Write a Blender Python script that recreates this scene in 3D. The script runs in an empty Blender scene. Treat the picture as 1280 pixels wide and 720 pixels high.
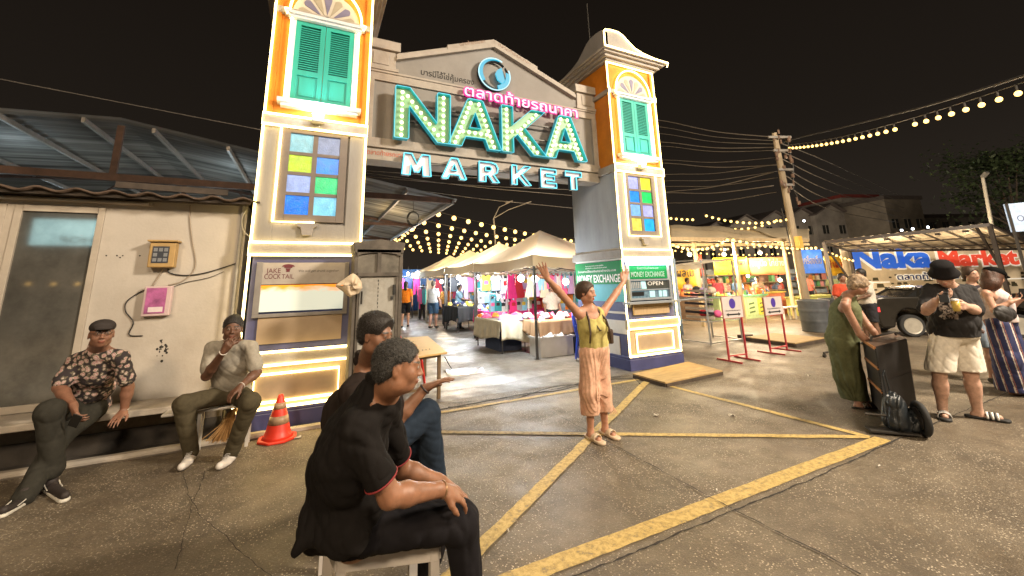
import bpy, bmesh, math, random
import numpy as np
from mathutils import Vector, Matrix, Euler
random.seed(7); rng = np.random.default_rng(7)
SC = bpy.context.scene
COL = SC.collection
PI = math.pi
# ------------------------------------------------------------------ camera
F_PX, CY, PITCH, ROLL, YAW, CAMH = 504.56, 248.05, 0.2067, -0.0264, 0.4582, 1.6
def cam_axes():
    y, t, r = YAW, PITCH, ROLL
    f = Vector((math.sin(y)*math.cos(t), math.cos(y)*math.cos(t), math.sin(t)))
    rt = Vector((math.cos(y), -math.sin(y), 0)); up = rt.cross(f)
    return rt*math.cos(r)+up*math.sin(r), -rt*math.sin(r)+up*math.cos(r), f
RT, UP, FW = cam_axes()
CAMP = Vector((0, 0, CAMH))
def ray(u, v): return FW + RT*((u-640)/F_PX) + UP*((CY-v)/F_PX)
def W(u, v, t): return CAMP + ray(u, v)*t                 # point seen at (u,v), t metres along the view axis
def G(u, v, z=0.0):
    d = ray(u, v); return CAMP + d*((z-CAMH)/d.z)
def WY(u, v, y):
    d = ray(u, v); return CAMP + d*(y/d.y)
cd = bpy.data.cameras.new('camera'); cam = bpy.data.objects.new('camera', cd); COL.objects.link(cam)
cd.sensor_width = 36; cd.lens = F_PX/1280*36; cd.shift_y = -(360-CY)/1280; cd.clip_end = 600; cd.clip_start = .05
cam.matrix_world = Matrix(((RT.x, UP.x, -FW.x, 0), (RT.y, UP.y, -FW.y, 0), (RT.z, UP.z, -FW.z, CAMH), (0, 0, 0, 1)))
SC.camera = cam
# ------------------------------------------------------------------ materials
MATS = {}
def s2l(c):
    return tuple(((x/255)/12.92 if x/255 <= .04045 else ((x/255+.055)/1.055)**2.4) for x in c)
def mat(name, col, rough=.7, metal=0., var=.12, scale=6., bump=0., bscale=None, em=None, es=0., spec=.5, dirt=0., dirtcol=(.05, .04, .03), trans=0., stretch=None, attr=False):
    if name in MATS: return MATS[name]
    m = bpy.data.materials.new(name); m.use_nodes = True; nt = m.node_tree; N = nt.nodes; L = nt.links
    b = N['Principled BSDF']; b.inputs['Roughness'].default_value = rough; b.inputs['Metallic'].default_value = metal
    b.inputs['Specular IOR Level'].default_value = spec
    tc = N.new('ShaderNodeTexCoord'); vec = tc.outputs['Object']
    if stretch:
        mp = N.new('ShaderNodeMapping'); mp.inputs['Scale'].default_value = stretch; L.new(vec, mp.inputs[0]); vec = mp.outputs[0]
    n = N.new('ShaderNodeTexNoise'); n.inputs['Scale'].default_value = scale; n.inputs['Detail'].default_value = 6; n.inputs['Roughness'].default_value = .65
    L.new(vec, n.inputs[0])
    r = N.new('ShaderNodeValToRGB'); r.color_ramp.elements[0].position = .3; r.color_ramp.elements[1].position = .72
    r.color_ramp.elements[0].color = (1-var*1.6,)*3+(1,); r.color_ramp.elements[1].color = (1+var,)*3+(1,)
    L.new(n.outputs[0], r.inputs[0])
    mx = N.new('ShaderNodeMix'); mx.data_type = 'RGBA'; mx.blend_type = 'MULTIPLY'; mx.inputs[0].default_value = 1
    if attr:
        a = N.new('ShaderNodeAttribute'); a.attribute_name = 'Col'; L.new(a.outputs[0], mx.inputs[6])
    else: mx.inputs[6].default_value = tuple(col)+(1,)
    L.new(r.outputs[0], mx.inputs[7]); out = mx.outputs[2]
    if dirt > 0:
        n2 = N.new('ShaderNodeTexNoise'); n2.inputs['Scale'].default_value = scale*.35; n2.inputs['Detail'].default_value = 9; n2.inputs['Roughness'].default_value = .75
        L.new(vec, n2.inputs[0]); r2 = N.new('ShaderNodeValToRGB'); r2.color_ramp.elements[0].position = .5; r2.color_ramp.elements[1].position = .68
        L.new(n2.outputs[0], r2.inputs[0]); ml = N.new('ShaderNodeMath'); ml.operation = 'MULTIPLY'; ml.inputs[1].default_value = dirt; L.new(r2.outputs[0], ml.inputs[0])
        m2 = N.new('ShaderNodeMix'); m2.data_type = 'RGBA'; L.new(ml.outputs[0], m2.inputs[0]); L.new(out, m2.inputs[6]); m2.inputs[7].default_value = tuple(dirtcol)+(1,); out = m2.outputs[2]
    L.new(out, b.inputs['Base Color'])
    if bump > 0:
        nb = N.new('ShaderNodeTexNoise'); nb.inputs['Scale'].default_value = bscale or scale*6; nb.inputs['Detail'].default_value = 5; L.new(vec, nb.inputs[0])
        bp = N.new('ShaderNodeBump'); bp.inputs['Strength'].default_value = bump; bp.inputs['Distance'].default_value = .01; L.new(nb.outputs[0], bp.inputs['Height']); L.new(bp.outputs[0], b.inputs['Normal'])
    if em is not None:
        b.inputs['Emission Color'].default_value = tuple(em)+(1,); b.inputs['Emission Strength'].default_value = es
    if trans: b.inputs['Transmission Weight'].default_value = trans
    MATS[name] = m; return m
def emis(name, col, s):
    return mat(name, (.02, .02, .02), .5, em=col, es=s, var=0)
# ------------------------------------------------------------------ objects
WM = {}
def tag(o, label=None, cat=None, group=None, kind=None):
    if label: o['label'] = label
    if cat: o['category'] = cat
    if group: o['group'] = group
    if kind: o['kind'] = kind
    return o
def thing(name, label, cat, loc=(0, 0, 0), rz=0., group=None):
    o = bpy.data.objects.new(name, None); COL.objects.link(o); o.empty_display_size = .1
    M = Matrix.Translation(Vector(loc)) @ Matrix.Rotation(rz, 4, 'Z'); o.matrix_basis = M; WM[o.name] = M
    return tag(o, label, cat, group)
def wmx(o): return WM.get(o.name, Matrix.Identity(4)) if o else Matrix.Identity(4)
def link(name, me, m, parent=None, local=False, smooth=False):
    """me in WORLD coordinates unless local"""
    o = bpy.data.objects.new(name, me); COL.objects.link(o)
    if m is not None: me.materials.clear(); [me.materials.append(x) for x in (m if isinstance(m, (list, tuple)) else [m])]
    if parent:
        o.parent = parent
        if not local: me.transform(wmx(parent).inverted())
        WM[o.name] = wmx(parent)
    if smooth:
        for p in me.polygons: p.use_smooth = True
    return o
class MB:
    def __init__(s): s.v = []; s.f = []; s.mi = []; s.cur = 0
    def add(s, vs, fs):
        k = len(s.v); s.v += [tuple(x) for x in vs]; s.f += [tuple(i+k for i in f) for f in fs]; s.mi += [s.cur]*len(fs); return s
    def box(s, a, b, M=None):
        x0, y0, z0 = a; x1, y1, z1 = b
        if x0 > x1: x0, x1 = x1, x0
        if y0 > y1: y0, y1 = y1, y0
        if z0 > z1: z0, z1 = z1, z0
        vs = [Vector(p) for p in ((x0, y0, z0), (x1, y0, z0), (x1, y1, z0), (x0, y1, z0), (x0, y0, z1), (x1, y0, z1), (x1, y1, z1), (x0, y1, z1))]
        if M: vs = [M @ p for p in vs]
        return s.add(vs, [(0, 3, 2, 1), (4, 5, 6, 7), (0, 1, 5, 4), (1, 2, 6, 5), (2, 3, 7, 6), (3, 0, 4, 7)])
    def bar(s, p, q, w, h=None, up=(0, 0, 1)):
        p, q = Vector(p), Vector(q); h = h or w; d = (q-p).normalized(); u = Vector(up)
        if abs(d.dot(u)) > .98: u = Vector((0, 1, 0))
        a = d.cross(u).normalized(); b = a.cross(d); vs = []
        for c in (p, q):
            for i, j in ((-1, -1), (1, -1), (1, 1), (-1, 1)): vs.append(c+a*(i*w/2)+b*(j*h/2))
        return s.add(vs, [(0, 1, 2, 3)[::-1], (4, 5, 6, 7), (0, 1, 5, 4), (1, 2, 6, 5), (2, 3, 7, 6), (3, 0, 4, 7)])
    def tube(s, pts, r, n=8, closed=False, r1=None, cap=True):
        P = [Vector(p) for p in pts]; m = len(P); k = len(s.v)
        T = []
        for i in range(m):
            a = P[(i-1) % m] if (closed or i > 0) else P[i]; b = P[(i+1) % m] if (closed or i < m-1) else P[i]
            T.append((b-a).normalized())
        u = Vector((0, 0, 1)) if abs(T[0].z) < .9 else Vector((1, 0, 0))
        nrm = T[0].cross(u).normalized(); vs = []
        for i in range(m):
            nrm = (nrm - T[i]*nrm.dot(T[i])).normalized(); bn = T[i].cross(nrm)
            rr = r if r1 is None else r+(r1-r)*i/(m-1)
            if not isinstance(rr, float): rr = float(rr)
            for j in range(n):
                a = 2*PI*j/n; vs.append(P[i]+(nrm*math.cos(a)+bn*math.sin(a))*rr)
        fs = []
        for i in range(m if closed else m-1):
            for j in range(n):
                a = i*n+j; b = i*n+(j+1) % n; c = ((i+1) % m)*n+(j+1) % n; d = ((i+1) % m)*n+j; fs.append((a, b, c, d))
        if not closed and cap: fs.append(tuple(range(n))[::-1]); fs.append(tuple((m-1)*n+j for j in range(n)))
        return s.add(vs, fs)
    def cyl(s, p, q, r, n=16, r1=None): return s.tube([p, q], r, n, r1=r1)
    def sph(s, c, r, n=10, m=6, sc=(1, 1, 1)):
        c = Vector(c); vs = [c+Vector((0, 0, r*sc[2]))]
        for i in range(1, m):
            t = PI*i/m
            for j in range(n):
                a = 2*PI*j/n; vs.append(c+Vector((math.sin(t)*math.cos(a)*r*sc[0], math.sin(t)*math.sin(a)*r*sc[1], math.cos(t)*r*sc[2])))
        vs.append(c-Vector((0, 0, r*sc[2]))); fs = [(0, 1+j, 1+(j+1) % n) for j in range(n)]
        for i in range(m-2):
            for j in range(n): fs.append((1+i*n+j, 1+(i+1)*n+j, 1+(i+1)*n+(j+1) % n, 1+i*n+(j+1) % n))
        e = len(vs)-1; fs += [(e, 1+(m-2)*n+(j+1) % n, 1+(m-2)*n+j) for j in range(n)]
        return s.add(vs, fs)
    def lathe(s, prof, c=(0, 0, 0), n=20, M=None):
        c = Vector(c); vs = []; m = len(prof)
        for r, z in prof:
            for j in range(n):
                a = 2*PI*j/n; p = Vector((r*math.cos(a), r*math.sin(a), z)); vs.append(c+(M @ p if M else p))
        fs = [(i*n+j, i*n+(j+1) % n, (i+1)*n+(j+1) % n, (i+1)*n+j) for i in range(m-1) for j in range(n)]
        fs.append(tuple(range(n))[::-1]); fs.append(tuple((m-1)*n+j for j in range(n)))
        return s.add(vs, fs)
    def prism(s, poly, d, O=(0, 0, 0), X=(1, 0, 0), Y=(0, 0, 1)):
        """2-D polygon in plane (O,X,Y), extruded by vector d"""
        O, X, Y, d = Vector(O), Vector(X), Vector(Y), Vector(d); n = len(poly)
        a = [O+X*p[0]+Y*p[1] for p in poly]; b = [p+d for p in a]
        return s.add(a+b, [tuple(range(n)), tuple(range(2*n-1, n-1, -1))]+[(i, i+n, (i+1) % n+n, (i+1) % n) for i in range(n)])
    def grid(s, fn, nu, nv):
        vs = [fn(i/nu, j/nv) for i in range(nu+1) for j in range(nv+1)]
        fs = [(i*(nv+1)+j, (i+1)*(nv+1)+j, (i+1)*(nv+1)+j+1, i*(nv+1)+j+1) for i in range(nu) for j in range(nv)]
        return s.add(vs, fs)
    def mesh(s, name):
        me = bpy.data.meshes.new(name); me.from_pydata([tuple(v) for v in s.v], [], s.f); me.validate()
        if any(s.mi) and len(me.polygons) == len(s.mi): me.polygons.foreach_set('material_index', s.mi)
        bm = bmesh.new(); bm.from_mesh(me); bmesh.ops.recalc_face_normals(bm, faces=bm.faces); bm.to_mesh(me); bm.free(); return me
    def build(s, name, m, parent=None, smooth=False, bevel=0., label=None):
        o = link(name, s.mesh(name), m, parent, smooth=smooth)
        if bevel:
            md = o.modifiers.new('bevel', 'BEVEL'); md.width = bevel; md.segments = 2; md.limit_method = 'ANGLE'
        if label: o['label'] = label
        return o
def struct(name, mb, m, smooth=False): return tag(mb.build(name, m, smooth=smooth), kind='structure')
def single(name, mb, m, label, cat, group=None, smooth=False, bevel=0.):
    return tag(mb.build(name, m, smooth=smooth, bevel=bevel), label, cat, group)
def copy_tree(o, loc=None, rz=None, label=None, parent=None):
    c = o.copy(); COL.objects.link(c); c.parent = parent
    if parent is None:
        if loc is not None: c.location = loc
        if rz is not None: c.rotation_euler = (0, 0, rz)
        if label: c['label'] = label
        WM[c.name] = Matrix.Translation(c.location) @ c.rotation_euler.to_matrix().to_4x4()
    for ch in list(o.children): copy_tree(ch, parent=c)
    return c
def text(s, name, m, parent, O, X, Yv, h, width=None, depth=.004, bold=0., align='LEFT', spacing=1., shear=0.):
    """writing set in world space: O lower-left of text, X reading direction, Yv up, h cap height, width fitted if given"""
    cu = bpy.data.curves.new('t', 'FONT'); cu.body = s; cu.size = 1; cu.offset = bold; cu.space_character = spacing; cu.shear = shear; cu.resolution_u = 3
    ob = bpy.data.objects.new('t', cu); COL.objects.link(ob)
    dg = bpy.context.evaluated_depsgraph_get(); dg.update(); me = bpy.data.meshes.new_from_object(ob.evaluated_get(dg))
    bpy.data.objects.remove(ob); bpy.data.curves.remove(cu)
    n = len(me.vertices)
    if n == 0: return None
    co = np.zeros(n*3, dtype=np.float32); me.vertices.foreach_get('co', co); co = co.reshape(-1, 3)
    x0, x1 = co[:, 0].min(), co[:, 0].max(); sy = h/.72
    sx = (width/(x1-x0)) if width else sy
    X, Yv, O = Vector(X).normalized(), Vector(Yv).normalized(), Vector(O); Z = X.cross(Yv)
    xs = (co[:, 0]-x0)*sx; ys = co[:, 1]*sy
    if align == 'CENTER': xs = xs-(x1-x0)*sx/2
    P = np.array(O)[None]+xs[:, None]*np.array(X)[None]+ys[:, None]*np.array(Yv)[None]+np.array(Z)[None]*0
    me.vertices.foreach_set('co', P.astype(np.float32).ravel()); me.update()
    bm = bmesh.new(); bm.from_mesh(me)
    r = bmesh.ops.extrude_face_region(bm, geom=list(bm.faces)); vs = [g for g in r['geom'] if isinstance(g, bmesh.types.BMVert)]
    bmesh.ops.translate(bm, vec=Z*depth, verts=vs); bmesh.ops.recalc_face_normals(bm, faces=bm.faces)
    for fc in bm.faces: fc.smooth = False
    bm.to_mesh(me); bm.free()
    return link(name, me, m, parent)
def noisy_line(a, b, n, amp, z, seed=0):
    r = random.Random(seed); a, b = Vector(a), Vector(b); d = (b-a); nn = Vector((-d.y, d.x)).normalized(); out = []; o = 0
    for i in range(n+1):
        o = o*.75+r.uniform(-amp, amp); p = a+d*(i/n)+nn*o; out.append(Vector((p.x, p.y, z)))
    return out
# ------------------------------------------------------------------ world (night sky with town glow)
w = bpy.data.worlds.new('World'); SC.world = w; w.use_nodes = True; nt = w.node_tree; N = nt.nodes; L = nt.links
bg = N['Background']; tc = N.new('ShaderNodeTexCoord'); sx = N.new('ShaderNodeSeparateXYZ'); L.new(tc.outputs['Generated'], sx.inputs[0])
rp = N.new('ShaderNodeValToRGB'); L.new(sx.outputs[2], rp.inputs[0]); e = rp.color_ramp.elements
e[0].position = 0.; e[0].color = (.015, .0118, .0090, 1); e[1].position = .75; e[1].color = (.0034, .0022, .0013, 1)
k = e.new(.30); k.color = (.0072, .0054, .0039, 1)
sky = N.new('ShaderNodeTexSky'); sky.sky_type = 'NISHITA'; sky.sun_disc = False; sky.sun_elevation = math.radians(-4); sky.sun_rotation = math.radians(200)
ad = N.new('ShaderNodeMix'); ad.data_type = 'RGBA'; ad.blend_type = 'ADD'; ad.inputs[0].default_value = .02; L.new(rp.outputs[0], ad.inputs[6]); L.new(sky.outputs[0], ad.inputs[7])
L.new(ad.outputs[2], bg.inputs[0]); bg.inputs[1].default_value = 1.0
SC.view_settings.view_transform = 'Standard'; SC.view_settings.look = 'None'; SC.view_settings.exposure = 0; SC.view_settings.gamma = 1
SC.cycles.max_bounces = 5; SC.cycles.diffuse_bounces = 3; SC.cycles.glossy_bounces = 3; SC.cycles.transparent_max_bounces = 8; SC.cycles.transmission_bounces = 3
SC.cycles.sample_clamp_indirect = 3.0; SC.cycles.use_denoising = True; SC.cycles.caustics_reflective = False; SC.cycles.caustics_refractive = False
try: SC.cycles.use_light_tree = True
except Exception: pass
def lamp(name, loc, power, col, r=.1, typ='POINT', **kw):
    l = bpy.data.lights.new(name, typ); l.energy = power; l.color = col
    if typ == 'AREA': l.size = r
    else: l.shadow_soft_size = r
    for k, v in kw.items(): setattr(l, k, v)
    o = bpy.data.objects.new(name, l); COL.objects.link(o); o.location = loc; return o
# ------------------------------------------------------------------ ground
def ground_mat(name, c0, c1, speck, speckcol, sc=1., rough=.75, wet=0.):
    m = bpy.data.materials.new(name); m.use_nodes = True; nt = m.node_tree; N = nt.nodes; L = nt.links; b = N['Principled BSDF']
    tc = N.new('ShaderNodeTexCoord'); P = tc.outputs['Object']
    def noise(s, d=6, r=.6):
        n = N.new('ShaderNodeTexNoise'); n.inputs['Scale'].default_value = s; n.inputs['Detail'].default_value = d; n.inputs['Roughness'].default_value = r; L.new(P, n.inputs[0]); return n.outputs[0]
    def ramp(x, a, b_, ca, cb):
        r = N.new('ShaderNodeValToRGB'); r.color_ramp.elements[0].position = a; r.color_ramp.elements[1].position = b_; r.color_ramp.elements[0].color = ca+(1,) if len(ca) == 3 else ca; r.color_ramp.elements[1].color = cb+(1,) if len(cb) == 3 else cb
        L.new(x, r.inputs[0]); return r.outputs[0]
    def mix(f, a, b_, mode='MIX'):
        x = N.new('ShaderNodeMix'); x.data_type = 'RGBA'; x.blend_type = mode
        if isinstance(f, float): x.inputs[0].default_value = f
        else: L.new(f, x.inputs[0])
        for i, y in ((6, a), (7, b_)):
            if isinstance(y, tuple): x.inputs[i].default_value = y+(1,)
            else: L.new(y, x.inputs[i])
        return x.outputs[2]
    base = ramp(noise(.9*sc, 8, .7), .35, .68, c0, c1); base = mix(1., base, ramp(noise(.28*sc, 5, .6), .35, .65, (.72, .70, .68), (1.18, 1.18, 1.18)), 'MULTIPLY')
    base = mix(1., base, ramp(noise(5*sc, 6, .7), .3, .7, (.72, .72, .72), (1.2, 1.2, 1.2)), 'MULTIPLY')
    v = N.new('ShaderNodeTexVoronoi'); v.inputs['Scale'].default_value = 82*sc; L.new(P, v.inputs[0])
    sp = N.new('ShaderNodeSeparateColor'); L.new(v.outputs['Color'], sp.inputs[0])
    stone = ramp(sp.outputs[0], .66, .92, (0, 0, 0), (1, 1, 1)); edge = ramp(v.outputs['Distance'], .25, .5, (1, 1, 1), (0, 0, 0))
    st = mix(1., stone, edge, 'MULTIPLY'); patch = ramp(noise(1.3*sc, 6, .7), .36, .64, (.15, .15, .15), (1, 1, 1)); st = mix(1., st, patch, 'MULTIPLY')
    st = mix(1., st, (speck, speck, speck), 'MULTIPLY')
    base = mix(st, base, speckcol)
    base = mix(1., base, ramp(noise(160*sc, 3, .7), .3, .7, (.6, .6, .6), (1.35, 1.35, 1.35)), 'MULTIPLY')
    base = mix(ramp(noise(2.3*sc, 10, .8), .62, .72, (0, 0, 0), (.55, .55, .55)), base, (c0[0]*.4, c0[1]*.4, c0[2]*.4))
    L.new(base, b.inputs['Base Color'])
    rr = ramp(noise(1.3, 7, .7), .4, .62, (rough-wet,)*3, (rough,)*3); L.new(rr, b.inputs['Roughness'])
    bp = N.new('ShaderNodeBump'); bp.inputs['Strength'].default_value = .55; bp.inputs['Distance'].default_value = .006
    L.new(mix(.5, v.outputs['Distance'], noise(120*sc, 4, .7)), bp.inputs['Height']); L.new(bp.outputs[0], b.inputs['Normal'])
    return m
M_asph = ground_mat('asphalt', (.098, .076, .052), (.185, .150, .106), 1., (.66, .56, .42), rough=.72, wet=.25)
M_conc = ground_mat('old concrete', (.115, .10, .085), (.20, .18, .155), .4, (.4, .38, .34), sc=1.1, rough=.7, wet=.4)
g = MB(); S = 300
g.add([(-S, -S, 0), (S, -S, 0), (S, S, 0), (-S, S, 0)], [(0, 1, 2, 3)])
struct('ground', g, M_asph)
g = MB(); top = []                                        # concrete floor of the market, ragged front edge
pts = noisy_line((-.6, 6.0), (5.2, 5.83), 60, .012, .004, 3)+noisy_line((5.2, 5.83), (6.9, 6.9), 20, .01, .004, 4)+noisy_line((6.9, 6.9), (9.5, 13), 30, .02, .004, 5)
n = len(pts); vs = pts+[Vector((9.5, 60, .004)), Vector((-.6, 60, .004))]
g.add(vs, [tuple(range(len(vs)))]); struct('concrete_floor', g, M_conc)
M_pat = ground_mat('worn concrete patch', (.17, .155, .135), (.30, .28, .255), .2, (.4, .38, .34), sc=1.3, rough=.6, wet=.3)
g = MB(); c = G(605, 480); vs = []
for i in range(40):
    a = 2*PI*i/40; r_ = 1+.12*math.sin(3*a+1)+.07*math.sin(7*a)
    vs.append((c.x+1.25*r_*math.cos(a)+.2, c.y+.30*r_*math.sin(a)+.15, .008))
g.add(vs, [tuple(range(40))]); struct('concrete_patch', g, M_pat)
# painted box with a cross
mp = bpy.data.materials.new('worn yellow road paint'); mp.use_nodes = True; nt = mp.node_tree; N = nt.nodes; L = nt.links; b = N['Principled BSDF']; b.inputs['Roughness'].default_value = .65
tc = N.new('ShaderNodeTexCoord'); n1 = N.new('ShaderNodeTexNoise'); n1.inputs['Scale'].default_value = 22; n1.inputs['Detail'].default_value = 10; n1.inputs['Roughness'].default_value = .8; L.new(tc.outputs['Object'], n1.inputs[0])
r1 = N.new('ShaderNodeValToRGB'); r1.color_ramp.elements[0].position = .38; r1.color_ramp.elements[0].color = (.17, .14, .10, 1); r1.color_ramp.elements[1].position = .56; r1.color_ramp.elements[1].color = (.52, .37, .13, 1); k = r1.color_ramp.elements.new(.44); k.color = (.34, .235, .07, 1)
L.new(n1.outputs[0], r1.inputs[0]); L.new(r1.outputs[0], b.inputs['Base Color'])
bp = N.new('ShaderNodeBump'); bp.inputs['Strength'].default_value = .4; bp.inputs['Distance'].default_value = .005; n3 = N.new('ShaderNodeTexNoise'); n3.inputs['Scale'].default_value = 110; L.new(tc.outputs['Object'], n3.inputs[0]); L.new(n3.outputs[0], bp.inputs['Height']); L.new(bp.outputs[0], b.inputs['Normal'])
def stripe(a, b_, w_, z, seed):
    l = noisy_line(a, b_, 70, .0025, z, seed); d = (Vector(b_)-Vector(a)).normalized(); nn = Vector((-d.y, d.x, 0)); r = random.Random(seed); g = MB(); vs = []
    for p in l: vs += [p-nn*(w_/2+r.uniform(-.004, .004)), p+nn*(w_/2+r.uniform(-.004, .004))]
    g.add(vs, [(2*i, 2*i+2, 2*i+3, 2*i+1) for i in range(len(l)-1)]); struct('road_marking', g, mp)
stripe((-.3, 2.36), (5.18, 2.36), .135, .004, 1)
stripe((5.115, 2.44), (5.0, 5.47), .085, .005, 2)
stripe((.3, 5.47), (5.05, 5.47), .085, .006, 3)
stripe((5.1, 2.45), (.35, 5.44), .085, .007, 4)
stripe((.56, 2.37), (5.02, 5.36), .105, .008, 5)
M_crack = mat('crack filler', (.028, .022, .017), .9, var=.3, scale=30)
def crack(pts, w0, seed, z=.010):
    r = random.Random(seed); P = [G(*p).xy for p in pts]; vs = []; fs = []; l = []
    for a, b_ in zip(P[:-1], P[1:]): l += noisy_line(a, b_, max(6, int((b_-a).length/.04)), .006, z, seed+len(l))[:-1]
    for i, p in enumerate(l):
        q = l[min(i+1, len(l)-1)]; o = l[max(i-1, 0)]; d = (q-o).normalized(); nn = Vector((-d.y, d.x, 0)); ww = w0*r.uniform(.3, 1.3)
        vs += [p-nn*ww/2, p+nn*ww/2]
    g = MB(); g.add(vs, [(2*i, 2*i+2, 2*i+3, 2*i+1) for i in range(len(l)-1)]); struct('pavement_crack', g, M_crack)
crack([(700, 730), (800, 690), (920, 639), (1010, 603), (1122, 550), (1257, 493), (1300, 476)], .014, 1)
crack([(757, 552), (830, 592), (897, 628), (918, 640)], .010, 2, .012)
crack([(920, 640), (1000, 680), (1090, 726)], .012, 3)
crack([(690, 516), (757, 552)], .006, 4)
crack([(255, 590), (238, 640), (215, 720)], .004, 5)
crack([(228, 588), (235, 620), (250, 645), (300, 690), (350, 730)], .004, 6)
crack([(560, 505), (640, 498), (700, 486), (745, 474), (790, 470)], .03, 7)
crack([(548, 560), (590, 556), (606, 545), (660, 560)], .005, 8)
# ------------------------------------------------------------------ gate materials
M_grey = mat('grey painted render', (.27, .255, .24), .75, var=.12, scale=3, bump=.15, bscale=40, dirt=.5, dirtcol=(.22, .19, .16), stretch=(1, 1, .35))
M_bluegrey = mat('pale blue grey render', (.33, .35, .38), .75, var=.12, scale=2.5, bump=.12, bscale=40, dirt=.4, dirtcol=(.20, .20, .20), stretch=(1, 1, .3))
M_orange = mat('orange painted render', (.56, .18, .006), .7, var=.14, scale=3, bump=.12, bscale=40, dirt=.3, dirtcol=(.46, .15, .01))
M_cream = mat('weathered cream moulding', (.33, .30, .27), .75, var=.12, scale=5, bump=.2, bscale=50, dirt=.5, dirtcol=(.24, .19, .15))
M_navy = mat('dull navy paint', (.055, .06, .16), .6, var=.15, scale=4, dirt=.3, dirtcol=(.05, .05, .08))
M_white = mat('off white paint', (.62, .58, .52), .65, var=.07, scale=4, dirt=.25, dirtcol=(.38, .33, .28))
M_teal = mat('teal shutter paint', (.012, .35, .28), .45, var=.08, scale=5, stretch=(1, 1, .2))
M_frame = mat('taupe window frame', (.17, .14, .12), .6, var=.1)
M_neon = emis('warm neon tube', (1., .72, .27), 6.0)
M_neonw = emis('white neon tube', (.9, .95, 1.), 14.)
M_green = mat('green sign vinyl', (.012, .22, .065), .6, var=.05, spec=.15)
M_signw = mat('white sign lettering', (.78, .78, .75), .5, var=.03)
M_steel = mat('galvanised steel', (.42, .41, .39), .45, .6, var=.12, scale=12)
M_dsteel = mat('dark painted steel', (.05, .045, .04), .5, .4, var=.2, scale=12)
M_glass = mat('dark glass', (.02, .025, .025), .06, var=0, spec=.8)
def pane(col, s): 
    n = 'stained pane %d %d %d' % tuple(int(c*99) for c in col)
    new = n not in MATS; m = mat(n, tuple(c*.6 for c in col), .22, var=.20, scale=9, em=col, es=s/.6, bump=.3, bscale=60)
    if new: b = m.node_tree.nodes['Principled BSDF']; m.node_tree.links.new(b.inputs['Base Color'].links[0].from_socket, b.inputs['Emission Color'])
    return m
def neon(mb, pts, closed=False, r=.0155): mb.tube(pts, r, 6, closed=closed)
TW, TD = 1.2905, 1.62
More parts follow.
